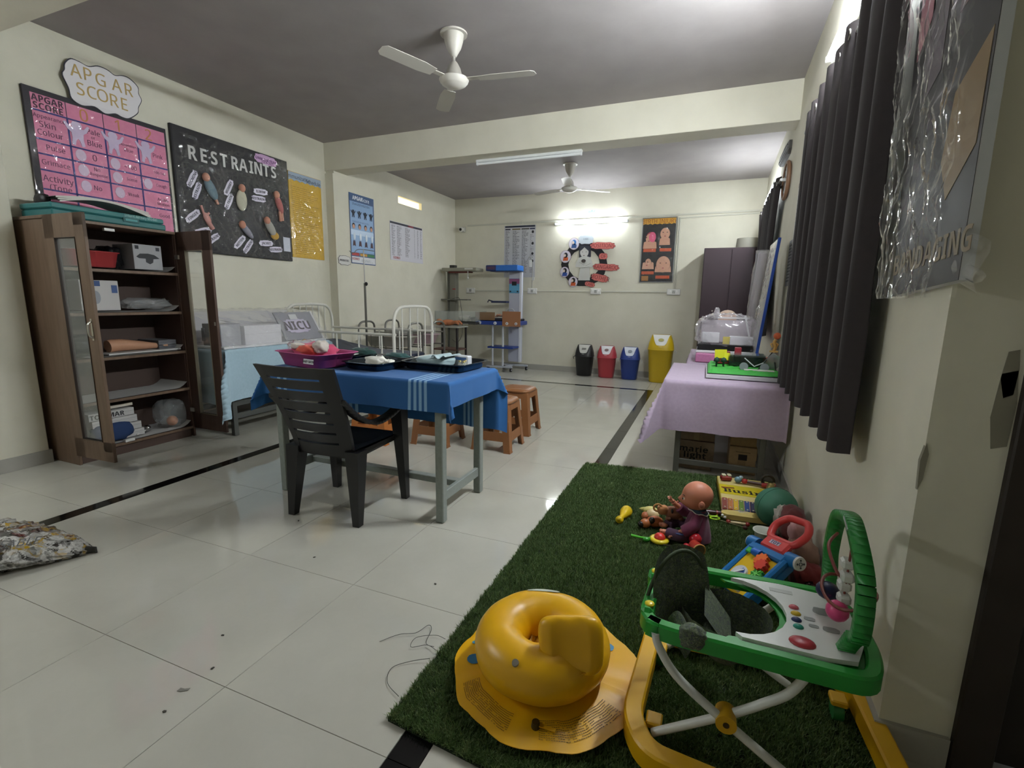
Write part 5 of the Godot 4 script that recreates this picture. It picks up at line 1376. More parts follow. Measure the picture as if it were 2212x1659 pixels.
func bins():
	var defs := [[-1.916, -8.16, "1b1b1d", "black", "b7b5ac"], [-1.523, -8.14, "b03a44", "red", "cfcdd0"], [-1.131, -8.12, "223c86", "blue", "c9cdd6"], [-0.643, -8.05, "c9a912", "tall yellow", "d9d8d2"]]
	var k := 0
	for a in defs:
		var big := k == 3
		var s := 1.0
		var t := thing("swing_bin", "%s plastic swing-lid waste bin by back wall" % a[3], "bin", Vector3(a[0], 0.0, a[1]), 0.0, "swing-lid bins by back wall")
		var m := mat(a[2], 0.4)
		var R := 0.2 if big else 0.16
		var B := 0.52 if big else 0.33
		obj("bucket", MB.new().lathe([Vector2(0, 0.003), Vector2(R * 0.72, 0.0), Vector2(R * 0.78, 0.012), Vector2(R * 0.97, B), Vector2(R * 1.02, B + 0.002), Vector2(R * 1.02, B + 0.018), Vector2(0, B + 0.018)], 36, 1.0, 0.86, 3.2), m, t)
		var H := 0.225 if big else 0.185
		# hood with an open front that shows the white flap
		var hood := MB.new()
		hood.sheet(func(u, v):
			var ang: float = TAU * u
			var c: float = signf(cos(ang)) * pow(absf(cos(ang)), 0.7)
			var d: float = signf(sin(ang)) * pow(absf(sin(ang)), 0.7)
			var w: float = 1.0 - 0.28 * pow(v, 1.6)
			var h: float = B + 0.018 + H * v
			# front dip of the rim
			var front: float = maxf(0.0, d) * smoothstep(0.97, 0.5, absf(c))
			h -= (H * 0.72) * v * front
			return Vector3(c * R * w, h, d * R * 0.86 * (w if d < 0 else lerpf(w, 1.0, front * 0.7))), 48, 10, 1)
		obj("hood", hood, m, t)
		var flap := MB.new()
		flap.sheet(func(u, v):
			var x: float = (u - 0.5) * 2.0
			var lowz: float = R * 0.8
			var yb: float = B + 0.018 + H * 0.25
			var yt: float = B + 0.018 + H
			var edge: float = 1.0 - pow(absf(x), 2.6)
			var vv: float = 1.0 - v * edge
			return Vector3(x * R * 0.68, lerpf(yb, yt, vv) - 0.012 * (1 - vv), lerpf(lowz, -R * 0.1, vv) + 0.006), 20, 10, 1)
		var fo := obj("flap", flap, mat(a[4], 0.4), t)
		var slope := atan2(R * 0.9, H * 0.75)
		var st := obj("flap_sticker", MB.new().at(Vector3.ZERO).prism(poly_ell(Vector2.ZERO, R * 0.22, R * 0.17) if k != 0 else pv([-R * .22, -R * .12, R * .22, -R * .12, R * .22, R * .12, -R * .22, R * .12]), 0.002), mat(["6c6a62", "6a5050", "7c8088", "a8a060"][k], 0.6), fo)
		st.transform = Transform3D(Basis(Vector3.RIGHT, -slope), Vector3(0, B + 0.018 + H * 0.62 + 0.006, R * 0.36))
		for sd in [-1.0, 1.0]:
			var hx: float = sd * R * 1.03
			obj("handle_clip", MB.new().tube(smooth_path([Vector3(hx - sd * 0.01, B + 0.005, 0.01), Vector3(hx + sd * 0.03, B - 0.015, 0.01), Vector3(hx + sd * 0.022, B - 0.05, 0.01)], 4), 0.006, 6), mat("c9c8c4" if k > 0 or sd > 0 else "3a3a3c", 0.4), t)
		k += 1

func fan(p: Vector3, turn: float, label: String):
	var t := thing("ceiling_fan", label, "fan", p, turn)
	var W := mat("cfcbc2", 0.4)
	obj("canopy_plate", MB.new().cyl(Vector3(0, -0.012, 0), Vector3(0, -0.001, 0), 0.1, -1, 30), W, t)
	obj("canopy", MB.new().lathe([Vector2(0.012, -0.16), Vector2(0.02, -0.16), Vector2(0.03, -0.14), Vector2(0.055, -0.1), Vector2(0.07, -0.05), Vector2(0.075, -0.012)], 26), W, t)
	obj("rod", MB.new().cyl(Vector3(0, -0.22, 0), Vector3(0, -0.1, 0), 0.011, -1, 12), mat("bdb9b0", 0.35), t)
	obj("lower_cup", MB.new().lathe([Vector2(0.062, -0.29), Vector2(0.058, -0.27), Vector2(0.05, -0.24), Vector2(0.03, -0.205), Vector2(0.013, -0.185)], 26), mat("a9a59c", 0.4), t)
	obj("motor_neck", MB.new().cyl(Vector3(0, -0.3, 0), Vector3(0, -0.285, 0), 0.055, -1, 24), mat("1c1b1a", 0.6), t)
	obj("motor", MB.new().lathe([Vector2(0.05, -0.295), Vector2(0.085, -0.298), Vector2(0.108, -0.31), Vector2(0.112, -0.318), Vector2(0.104, -0.324), Vector2(0.106, -0.332), Vector2(0.094, -0.338), Vector2(0.094, -0.346), Vector2(0.08, -0.351), Vector2(0.074, -0.358), Vector2(0.04, -0.37), Vector2(0, -0.374)], 36), W, t)
	for k in 3:
		var b := MB.new().at(Vector3.ZERO, Basis(Vector3.UP, TAU * k / 3))
		b.box(Vector3(0.16, -0.316, 0), Vector3(0.12, 0.006, 0.05), 0.002)
		var br := obj("blade_bracket", b, W, t)
		b = MB.new().at(Vector3(0, -0.318, 0), Basis(Vector3.UP, TAU * k / 3) * Basis(Vector3.RIGHT, 0.12))
		b.at(b.t.origin, b.t.basis * Basis(Vector3.RIGHT, PI / 2))
		b.prism(pv([0.19, -0.045, 0.3, -0.062, 0.6, -0.06, 0.625, -0.03, 0.62, 0.03, 0.595, 0.055, 0.3, 0.058, 0.19, 0.045]), 0.004)
		obj("blade", b, W, t)

func curtain(z0: float, z1: float, top: float, bottom: float, folds: int, label: String, gather := 0.0, seed := 1):
	var nz := FastNoiseLite.new()
	nz.seed = seed; nz.frequency = 1.2
	var b := MB.new()
	var f := func(u: float, v: float) -> Vector3:
		var k: float = u + 0.012 * sin(u * 40.0)
		var w: float = 1.0 - gather * sin(PI * pow(v, 0.8)) if gather > 0 else 1.0
		var z: float = lerpf(z0, z1, 0.5 + (u - 0.5) * w)
		var a: float = TAU * folds * k + 0.6 * nz.get_noise_2d(u * 3, v * 1.2)
		var amp: float = 0.034 + 0.01 * nz.get_noise_2d(u * 5, 2.0)
		return Vector3(xr(z) - 0.075 + amp * sin(a), lerpf(top, bottom, v) + 0.012 * sin(a) * v, z + 0.018 * cos(a))
	for s in 2: b.sheet(func(u, v): return f.call(u, v) + Vector3(-0.0025 * s, 0, 0), folds * 16, 14, 1 + s)
	var o := thing("curtain", label, "curtain", Vector3.ZERO)
	obj("drape", b, mottled("231c1d", "2a2223", 0.8, 2.0, 0.03, 120), o)
	obj("rod", MB.new().cyl(Vector3(xr(z0) - 0.075, top - 0.045, z0 - 0.08), Vector3(xr(z1) - 0.075, top - 0.045, z1 + 0.08), 0.0125), mat("8a8784", 0.35, 0.5), o)
	for e in [z0 - 0.06, z1 + 0.06]: slab("rod_bracket", Vector3(xr(e) - 0.04, top - 0.045, e), Vector3(0.075, 0.03, 0.02), mat("a9a7a2", 0.4), o, 0.003)
	for i in folds * 2:
		var u := (i + 0.5) / (folds * 2.0)
		var p: Vector3 = f.call(u, 0.02)
		obj("eyelet", MB.new().tube(range(12).map(func(k): return Vector3(p.x + 0.004, top - 0.045 + 0.021 * sin(TAU * k / 12), p.z + 0.021 * cos(TAU * k / 12))), 0.0045, 6, true), mat("b7b4ae", 0.25, 0.8), o)

func right_side():
	curtain(-3.9, -1.98, 2.47, 0.75, 9, "long dark brown eyelet curtain on right wall beside the poster", 0.0, 3)
	curtain(-7.95, -5.55, 2.5, 0.95, 10, "far dark brown curtain gathered in the back bay", 0.28, 9)
	var t: Node3D
	# ---- clock, slot, papers on the right wall ----
	t = thing("wall_clock", "round wall clock with tan rim on right wall between curtains", "clock", Vector3(xr(-5.55) - 0.003, 2.46, -5.55), -PI / 2)
	obj("rim", MB.new().tube(range(40).map(func(k): return Vector3(cos(TAU * k / 40) * 0.165, sin(TAU * k / 40) * 0.165, 0.022)), 0.018, 8, true), mat("8c6a52", 0.4), t)
	obj("back_case", MB.new().cyl(Vector3(0, 0, 0.001), Vector3(0, 0, 0.02), 0.16, -1, 36), mat("8c6a52", 0.5), t)
	obj("dial", MB.new().cyl(Vector3(0, 0, 0.02), Vector3(0, 0, 0.024), 0.152, -1, 36), mat("dcdbd6", 0.4), t)
	for k in 12: slab("hour_mark", Vector3(cos(TAU * k / 12) * 0.13, sin(TAU * k / 12) * 0.13, 0.025), Vector3(0.02, 0.006, 0.002), mat("2a2a2c", 0.5), t, 0, Basis(Vector3.BACK, TAU * k / 12))
	slab("hour_hand", Vector3(0.03, 0.02, 0.027), Vector3(0.08, 0.008, 0.002), mat("1b1b1d", 0.5), t, 0, Basis(Vector3.BACK, 0.6))
	slab("minute_hand", Vector3(-0.03, 0.045, 0.03), Vector3(0.115, 0.006, 0.002), mat("1b1b1d", 0.5), t, 0, Basis(Vector3.BACK, 2.15))
	t = thing("wall_vent", "dark tapered ventilator cover high on right wall", "vent", Vector3(xr(-6.0) - 0.003, 2.8, -6.0), -PI / 2)
	cut("cover", pv([.4, -.03, .34, -.07, -.2, -.06, -.4, .02, -.3, .06, .1, .075, .38, .05]), 0.0, mat("4d4a48", 0.6), t, 0.03)
	for q in [[0.0, 0.03, 0.6], [0.02, -0.01, 0.66], [0.05, -0.045, 0.5]]: slab("louvre", Vector3(q[0], q[1], 0.033), Vector3(q[2], 0.012, 0.006), mat("343230", 0.6), t)
	t = thing("white_chart", "white handwritten chart sheet on right wall behind the curtain edge", "poster", Vector3(xr(-4.38) - 0.003, 1.98, -4.38), -PI / 2)
	slab("sheet", Vector3(0, 0, 0.003), Vector3(0.5, 0.5, 0.004), mat("cfcdc6", 0.6), t)
	slab("edge_band", Vector3(0, 0.235, 0.0055), Vector3(0.5, 0.03, 0.002), mat("b0a89c", 0.6), t)
	print_lines(-0.22, 0.22, 0.2, -0.2, 12, 0.0056, mat("8a8680", 0.7), t, 0.008, 61, 0.7)
	t = thing("grey_chart", "small grey printed sheet low on right wall by the leaning boards", "poster", Vector3(xr(-4.7) - 0.003, 1.62, -4.7), -PI / 2)
	slab("sheet", Vector3(0, 0, 0.002), Vector3(0.3, 0.38, 0.003), mat("8c8c90", 0.6), t)
	print_lines(-0.12, 0.12, 0.16, -0.16, 12, 0.0038, mat("44444a", 0.7), t, 0.012, 62, 0.8)
	# ---- big poster near the camera ----
	t = thing("wrapped_poster", "tall dark collage poster wrapped in crinkled plastic at right edge", "poster", Vector3(0.552, 2.0, -1.7), -PI / 2)
	var q := pv([-0.14, -0.692, 0.28, -0.66, 0.235, 0.75, -0.36, 0.75])
	cut("board", q, 0.0, mat("c9cbcd", 0.55), t, 0.024)
	cut("collage", q, 0.0242, mat("1d191c", 0.5), t, 0.001)
	cut("pink_picture", pv([-0.33, 0.74, -0.22, 0.74, -0.13, 0.1, -0.22, 0.0]), 0.0254, mat("b97f8a", 0.5), t, 0.001)
	cut("grey_picture", pv([-0.2, 0.74, -0.06, 0.74, -0.02, -0.1, -0.12, -0.15]), 0.0254, mat("5d525c", 0.5), t, 0.001)
	cut("mauve_picture", pv([0.05, 0.45, 0.16, 0.47, 0.17, 0.02, 0.05, 0.0]), 0.0254, mat("5a3f46", 0.5), t, 0.001)
	cut("tan_picture", pv([0.1, -0.2, 0.25, -0.12, 0.255, -0.36, 0.14, -0.46, 0.08, -0.36]), 0.0254, mat("84693f", 0.5), t, 0.001)
	text("BANDAGING", 0.06, mat("8c7d66", 0.6), t, Vector3(0.08, -0.585, 0.026), 0.07, 0.001, "Droid Sans", 0.95, 700)
	# two layers of film, the lower part bunched
	var nz := FastNoiseLite.new()
	nz.seed = 5; nz.frequency = 3.2; nz.fractal_octaves = 3; nz.fractal_type = FastNoiseLite.FRACTAL_RIDGED
	var b := MB.new()
	b.sheet(func(u, v):
		var y: float = lerpf(-0.70, 0.75, v)
		var l: float = lerpf(-0.15, -0.365, v)
		var r: float = lerpf(0.295, 0.245, v)
		var x: float = lerpf(l, r, u)
		var fold: float = nz.get_noise_2d(x * 3.2 + y * 0.4, y * 0.8)
		var e: float = smoothstep(0.0, 0.05, minf(u, 1 - u))
		return Vector3(x, y, 0.03 + e * (0.012 + 0.022 * (fold + 1.0))), 70, 120, 1)
	obj("plastic_cover", b, pane("ffffff", 0.012, 0.06), t)
	b = MB.new()
	b.sheet(func(u, v): return Vector3(lerpf(0.25, 0.31, u), -0.66 + 0.03 * sin(v * 9.0) - 0.03 * u + 0.1 * v, 0.02 - 0.02 * u + 0.012 * sin(v * 14.0)), 4, 12, 1)
	obj("plastic_flap", b, pane("ffffff", 0.1, 0.08), t)
	model_tables()

func model_tables():
	var lil := fabric("a795a8", "b19fb2", 130)
	var gm := mat("5a5850", 0.55)
	var t := thing("model_table", "grey frame table under the lilac cloth nearest the grass mat", "table", Vector3(0.155, 0, -4.2))
	slab("tabletop", Vector3(0, 0.7, 0), Vector3(0.78, 0.025, 1.06), gm, t)
	for x in [-0.285, 0.285]:
		for z in [-0.48, 0.5]: slab("leg", Vector3(x, 0.344, z), Vector3(0.04, 0.686, 0.04), gm, t, 0.003)
		slab("side_bar", Vector3(x, 0.1, 0), Vector3(0.03, 0.035, 0.94), gm, t)
	for z in [-0.48, 0.5]: slab("cross_bar", Vector3(0, 0.1, z), Vector3(0.53, 0.035, 0.03), gm, t)
	tag(obj("lilac_cloth", cloth(-0.255, 0.555, -4.76, -3.66, 0.716, [0.36, 0.03, 0.37, 0.02], 23, 0.01, 70), lil), "lilac cloth hanging over the front model table", "tablecloth")
	t = thing("model_table", "second table behind, under lilac cloth by the far curtain", "table", Vector3(0.2, 0, -5.6))
	slab("tabletop", Vector3(0, 0.7, 0), Vector3(0.66, 0.025, 1.4), gm, t)
	for x in [-0.29, 0.29]:
		for z in [-0.66, 0.66]: slab("leg", Vector3(x, 0.344, z), Vector3(0.04, 0.686, 0.04), gm, t)
	tag(obj("lilac_cloth", cloth(-0.14, 0.55, -6.32, -4.86, 0.716, [0.4, 0.02, 0.02, 0.1], 27, 0.012, 50), lil), "lilac cloth over the second table, hanging on its left", "tablecloth")
	# cartons under the front table
	var card := mottled("7d6a55", "8a7660", 0.85, 3.0, 0.02, 133)
	t = thing("carton", "flat brown carton lying lowest under the front model table", "box", Vector3(-0.01, 0.003, -3.97))
	slab("carton", Vector3(0, 0.026, 0), Vector3(0.26, 0.052, 0.26), card, t, 0.003)
	slab("tape", Vector3(0, 0.053, 0), Vector3(0.04, 0.001, 0.26), mat("8c7a5e", 0.4), t)
	t = thing("carton", "brown biscuit carton lettered marie light under the table", "box", Vector3(-0.005, 0.058, -3.97))
	slab("carton", Vector3(0, 0.085, 0), Vector3(0.275, 0.17, 0.28), card, t, 0.003)
	text("marie", 0.046, mat("16120f", 0.7), t, Vector3(-0.01, 0.108, 0.1412), 0, 0.0008, "Droid Sans", 1.2, 600)
	text("light", 0.046, mat("16120f", 0.7), t, Vector3(0.0, 0.058, 0.1412), 0, 0.0008, "Droid Sans", 1.2, 600)
	t = thing("carton", "plain brown carton stacked on the lettered biscuit carton", "box", Vector3(0.0, 0.232, -3.98))
	slab("carton", Vector3(0, 0.07, 0), Vector3(0.26, 0.14, 0.27), card, t, 0.003)
	slab("tape", Vector3(0, 0.07, 0.136), Vector3(0.04, 0.138, 0.001), mat("8c7a5e", 0.4), t)
	var tan := mottled("a0835a", "ac8e64", 0.85, 3.0, 0.02, 135)
	t = thing("carton", "tan carton with a hand hole under the table's right side", "box", Vector3(0.335, 0.003, -3.99))
	slab("carton", Vector3(0, 0.105, 0), Vector3(0.19, 0.21, 0.24), tan, t, 0.003)
	slab("hand_hole", Vector3(0.0, 0.13, 0.1205), Vector3(0.06, 0.045, 0.001), mat("2a2018", 0.8), t)
	slab("hole_flap", Vector3(-0.005, 0.08, 0.1208), Vector3(0.055, 0.055, 0.002), mat("937650", 0.8), t)
	slab("slit", Vector3(0, 0.17, 0.1205), Vector3(0.1, 0.004, 0.001), mat("5c452c", 0.8), t)
	t = thing("carton", "smaller tan carton on top of the hand-hole carton", "box", Vector3(0.33, 0.218, -3.99))
	slab("carton", Vector3(0, 0.05, 0), Vector3(0.18, 0.1, 0.23), tan, t, 0.003)
	slab("tape", Vector3(0, 0.101, 0), Vector3(0.04, 0.001, 0.23), mat("8c7a5e", 0.4), t)
	# ---- green farm-like model ----
	t = thing("green_model", "green landscape model on white board with dark tank and figures", "model", Vector3(0.29, 0.724, -4.16))
	slab("base_board", Vector3(0, 0.015, 0), Vector3(0.52, 0.03, 0.62), mat("c9c9ca", 0.5), t, 0.002)
	slab("black_edge", Vector3(0, 0.033, 0), Vector3(0.51, 0.006, 0.61), mat("17171a", 0.5), t)
	var nz := FastNoiseLite.new()
	nz.seed = 8; nz.frequency = 9.0
	obj("turf", MB.new().sheet(func(u, v):
		var e: float = smoothstep(0.0, 0.05, minf(minf(u, 1 - u), minf(v, 1 - v)))
		return Vector3((u - 0.5) * 0.5, 0.037 + e * (0.028 + 0.012 * nz.get_noise_2d(u, v)), (v - 0.5) * 0.6), 40, 40, 1), mottled("2f8f33", "3fae3e", 0.7, 9.0, 0.04, 137), t)
	slab("dark_tank", Vector3(0.03, 0.11, -0.05), Vector3(0.26, 0.09, 0.2), pane("1c2a20", 0.82, 0.08), t, 0.01)
	slab("tank_lid", Vector3(0.03, 0.157, -0.05), Vector3(0.25, 0.006, 0.19), pane("8fa09a", 0.3, 0.06), t)
	slab("red_block", Vector3(-0.14, 0.12, -0.1), Vector3(0.1, 0.1, 0.06), mat("7c1f28", 0.5), t, 0.004)
	slab("red_block", Vector3(-0.03, 0.14, -0.16), Vector3(0.05, 0.12, 0.05), mat("8c2630", 0.5), t, 0.004)
	slab("yellow_note", Vector3(-0.16, 0.15, -0.066), Vector3(0.09, 0.07, 0.003), mat("d8d426", 0.6), t, 0, Basis(Vector3.BACK, 0.04))
	slab("yellow_note", Vector3(-0.1, 0.13, -0.06), Vector3(0.07, 0.06, 0.003), mat("ddda30", 0.6), t, 0, Basis(Vector3.BACK, -0.1))
	for x in [0.0, 0.14]:
		obj("wheel", MB.new().cyl(Vector3(x, 0.085, 0.16), Vector3(x, 0.085, 0.18), 0.03, -1, 18), mat("8c9296", 0.4), t)
	obj("axle", MB.new().tube([Vector3(0.0, 0.15, 0.17), Vector3(0.07, 0.09, 0.17), Vector3(0.13, 0.12, 0.17)], 0.004, 6), mat("d0d2d4", 0.35), t)
	for x in [-0.19, -0.14]: obj("tree_stub", MB.new().lathe([Vector2(0.006, 0.06), Vector2(0.008, 0.1), Vector2(0.024, 0.105), Vector2(0.018, 0.13), Vector2(0, 0.14)], 10).at(Vector3.ZERO), mat("123a2a", 0.7), t).position = Vector3(x, 0, 0.1)
	slab("white_path", Vector3(0.1, 0.068, 0.22), Vector3(0.2, 0.006, 0.06), mat("c4c4bc", 0.6), t)
	slab("orange_patch", Vector3(0.2, 0.11, -0.08), Vector3(0.09, 0.05, 0.1), mat("c8452a", 0.5), t, 0.01)
	slab("clear_chute", Vector3(0.2, 0.12, 0.1), Vector3(0.1, 0.13, 0.008), pane("b9bcc0", 0.45, 0.08), t, 0, Basis(Vector3.BACK, -0.6) * Basis(Vector3.RIGHT, 0.5))
	for s in [-1.0, 1.0]: obj("black_strut", MB.new().cyl(Vector3(0.16 + s * 0.06, 0.06, 0.14), Vector3(0.2, 0.2, 0.06), 0.005), mat("141416", 0.5), t)
	t = thing("toy_figure", "small orange and tan toy figure standing on the green model", "figure", Vector3(0.49, 0.93, -4.08))
	obj("stand", MB.new().cyl(Vector3(0, -0.01, 0), Vector3(0, 0.0, 0), 0.03, -1, 14), mat("c9a05a", 0.5), t)
	obj("body", MB.new().tube(smooth_path([Vector3(0, 0, 0), Vector3(0.008, 0.03, 0), Vector3(-0.004, 0.06, 0), Vector3(0.006, 0.085, 0)], 4), 0.012, 8), mat("c99a52", 0.5), t)
	for s in [-1.0, 1.0]: obj("arm", MB.new().tube([Vector3(0, 0.065, 0), Vector3(s * 0.024, 0.05, 0), Vector3(s * 0.012, 0.025, 0)], 0.006, 6), mat("c99a52", 0.5), t)
	obj("head", MB.new().ell(Vector3(0.012, 0.112, 0), Vector3(0.026, 0.026, 0.022)), mat("d8663e", 0.5), t)
	# ---- pink plinth with the wrapped ward model ----
	t = thing("pink_plinth", "flat pink-covered box carrying the plastic-wrapped model", "box", Vector3(0.22, 0.722, -5.12))
	slab("cover", Vector3(0, 0.04, 0), Vector3(0.58, 0.08, 0.5), fabric("b06a92", "bb769c", 140), t, 0.006)
	slab("lip", Vector3(0, 0.083, 0), Vector3(0.56, 0.006, 0.48), fabric("c384a8", "cc8fb2", 141), t)
	t = thing("ward_model", "white ward model on black base wrapped in clear plastic", "model", Vector3(0.19, 0.81, -5.14))
	slab("white_board", Vector3(0, 0.012, 0), Vector3(0.52, 0.022, 0.44), mat("cfcfd0", 0.5), t, 0.002)
	slab("black_base", Vector3(0, 0.052, 0), Vector3(0.5, 0.055, 0.42), mat("121214", 0.35), t, 0.004)
	slab("back_wall", Vector3(0, 0.19, -0.19), Vector3(0.46, 0.22, 0.012), mat("b9aeb6", 0.6), t)
	slab("bed_block", Vector3(-0.14, 0.14, 0.1), Vector3(0.16, 0.1, 0.1), mat("c9c8cc", 0.6), t, 0.006)
	slab("bed_block", Vector3(0.13, 0.12, 0.12), Vector3(0.2, 0.08, 0.12), mat("cdccd0", 0.6), t, 0.004)
	slab("yellow_block", Vector3(0.0, 0.12, 0.15), Vector3(0.06, 0.07, 0.03), mat("c0b030", 0.5), t)
	slab("tilted_post", Vector3(0.18, 0.22, 0.12), Vector3(0.016, 0.28, 0.016), mat("d4d4d6", 0.5), t, 0.002, Basis(Vector3.BACK, 0.25))
	slab("roof_bar", Vector3(0.05, 0.33, 0.05), Vector3(0.28, 0.014, 0.014), mat("d0d0d2", 0.5), t)
	obj("plastic_wrap", blob(Vector3(0.275, 0.18, 0.235), 55, 0.14, Vector3(0, 0.19, 0), 64, 5.0), pane("f4eef4", 0.14, 0.06), t)
	obj("plastic_knot", blob(Vector3(0.03, 0.05, 0.03), 57, 0.5, Vector3(-0.1, 0.37, 0), 16), pane("f4eef4", 0.2, 0.06), t)
	t = thing("doll_head", "tan doll head showing above the plastic-wrapped model", "doll", Vector3(0.2, 1.02, -5.5))
	obj("head", MB.new().ell(Vector3(0, 0.1, 0), Vector3(0.09, 0.085, 0.08), 16), mat("c99c7e", 0.6), t)
	obj("cap", MB.new().ell(Vector3(0, 0.125, -0.01), Vector3(0.085, 0.065, 0.08), 16), mat("d4b8a4", 0.6), t)
	obj("neck", MB.new().cyl(Vector3(0, -0.29, 0), Vector3(0, 0.06, 0), 0.09, 0.04), mat("b98d70", 0.6), t)
	# ---- leaning boards ----
	t = thing("leaning_board", "tall plastic-covered board with blue edge leaning on right wall", "board", Vector3(0.47, 0.722, -4.98))
	var tl := Basis(Vector3.BACK, -0.085)
	slab("panel", Vector3(0.0, 0.555, 0), Vector3(0.016, 1.1, 0.5), mat("a9aaa6", 0.5), t, 0.002, tl)
	slab("blue_edge", Vector3(0.003, 0.555, 0.256), Vector3(0.024, 1.11, 0.014), mat("24489c", 0.4), t, 0.002, tl)
	var fo := film(0.5, 1.08, 0, 91, 0.03, t, 0.06, 30)
	fo.transform = Transform3D(tl * Basis(Vector3.UP, -PI / 2), Vector3(-0.012, 0.555, 0))
	t = thing("rolled_chart", "chart rolled in crinkled grey plastic leaning by the almirah", "roll", Vector3(0.44, 0.722, -5.6))
	obj("roll", MB.new().tube([Vector3(0, 0.02, 0), Vector3(0.01, 0.5, 0), Vector3(0.04, 1.06, 0)], [0.05, 0.052, 0.04], 14), mat("8d868c", 0.45), t)
	obj("wrap", MB.new().sheet(func(u, v):
		var a: float = TAU * u
		var k: float = 0.062 + 0.014 * nz.get_noise_2d(cos(a) * 0.3 + sin(a) * 0.2, v * 0.5)
		return Vector3(0.04 * v * v + cos(a) * k, 0.01 + 1.08 * v, sin(a) * k), 36, 40, 1), pane("f0ecf0", 0.2, 0.07), t)
func patch_tex(cols: Array, freq: float, seed: int, size := 512) -> NoiseTexture2D:
	var n := FastNoiseLite.new()
	n.seed = seed
	n.noise_type = FastNoiseLite.TYPE_CELLULAR
	n.cellular_return_type = FastNoiseLite.RETURN_CELL_VALUE
	n.frequency = freq
	n.domain_warp_enabled = true
	n.domain_warp_amplitude = 14.0
	var g := Gradient.new()
	g.interpolation_mode = Gradient.GRADIENT_INTERPOLATE_CONSTANT
	g.offsets = PackedFloat32Array(range(cols.size()).map(func(i): return float(i) / cols.size()))
	g.colors = PackedColorArray(cols.map(func(h): return C(h)))
	var t := NoiseTexture2D.new()
	t.width = size; t.height = size; t.noise = n; t.color_ramp = g
	t.seamless = true
	return t
func patch_mat(cols: Array, freq: float, seed: int, rough: float, scale: float) -> StandardMaterial3D:
	var m := StandardMaterial3D.new()
	m.albedo_texture = patch_tex(cols, freq, seed)
	m.uv1_triplanar = true
	m.uv1_scale = Vector3.ONE * scale
	m.roughness = rough
	m.cull_mode = BaseMaterial3D.CULL_DISABLED
	return m
const MAT_POLY := [-0.81, -1.04, 0.535, -0.93, 0.53, -3.74, -0.80, -3.6]
func grass():
	var t := thing("grass_mat", "rectangular artificial grass mat along the right wall", "mat", Vector3.ZERO)
	var b := MB.new().at(Vector3.ZERO, Basis(Vector3.RIGHT, Vector3(0, 0, 1), Vector3.UP))
	b.prism(pv(MAT_POLY), 0.008, 0.001)
	obj("backing", b, mat("16240f", 0.9), t)
	# a tuft of six curved blades
	var st := MB.new()
	var r := RandomNumberGenerator.new()
	r.seed = 5
	for k in 6:
		var a := r.randf() * TAU
		var d := Vector3(cos(a), 0, sin(a))
		var s := Vector3(-d.z, 0, d.x) * 0.0009
		var h := r.randf_range(0.013, 0.022)
		var lean := r.randf_range(0.004, 0.014)
		var o := Vector3(r.randf_range(-.004, .004), 0, r.randf_range(-.004, .004))
		var m := o + Vector3(0, h * 0.6, 0) + d * lean * 0.35
		var p := o + Vector3(0, h, 0) + d * lean
		st.quad(o - s, m - s * 0.9, m + s * 0.9, o + s, 1)
		st.tri(m - s * 0.9, p, m + s * 0.9, 1)
	var poly := pv(MAT_POLY)
	var mm := MultiMesh.new()
	mm.transform_format = MultiMesh.TRANSFORM_3D
	mm.use_colors = true
	mm.mesh = st.mesh()
	var xf := []
	var cols := []
	var n := 90000
	var nz := FastNoiseLite.new()
	nz.seed = 3; nz.frequency = 2.5
	for i in n:
		# the nearer, the denser
		var z := -0.92 - 2.85 * pow(r.randf(), 1.25)
		var x := r.randf_range(-0.815, 0.54)
		if not Geometry2D.is_point_in_polygon(Vector2(x, z), poly): continue
		var bs := Basis(Vector3.UP, r.randf() * TAU) * Basis(Vector3.RIGHT, r.randf_range(-0.25, 0.25)) * Basis.from_scale(Vector3.ONE * r.randf_range(0.8, 1.25))
		xf.append(Transform3D(bs, Vector3(x, 0.007, z)))
		var k := r.randf() * 0.6 + 0.2 + 0.2 * nz.get_noise_2d(x, z)
		var c := Color(0.042, 0.085, 0.02).lerp(Color(0.115, 0.2, 0.05), k)
		if r.randf() < 0.12: c = Color(0.17, 0.22, 0.075)
		cols.append(c)
	mm.instance_count = xf.size()
	for i in xf.size():
		mm.set_instance_transform(i, xf[i])
		mm.set_instance_color(i, cols[i])
	var gm := StandardMaterial3D.new()
	gm.vertex_color_use_as_albedo = true
	gm.roughness = 0.45
	gm.cull_mode = BaseMaterial3D.CULL_DISABLED
	var mi := MultiMeshInstance3D.new()
	mi.name = "blades"
	mi.multimesh = mm
	mi.material_override = gm
	t.add_child(mi)
	mi.set_meta("kind", "stuff")

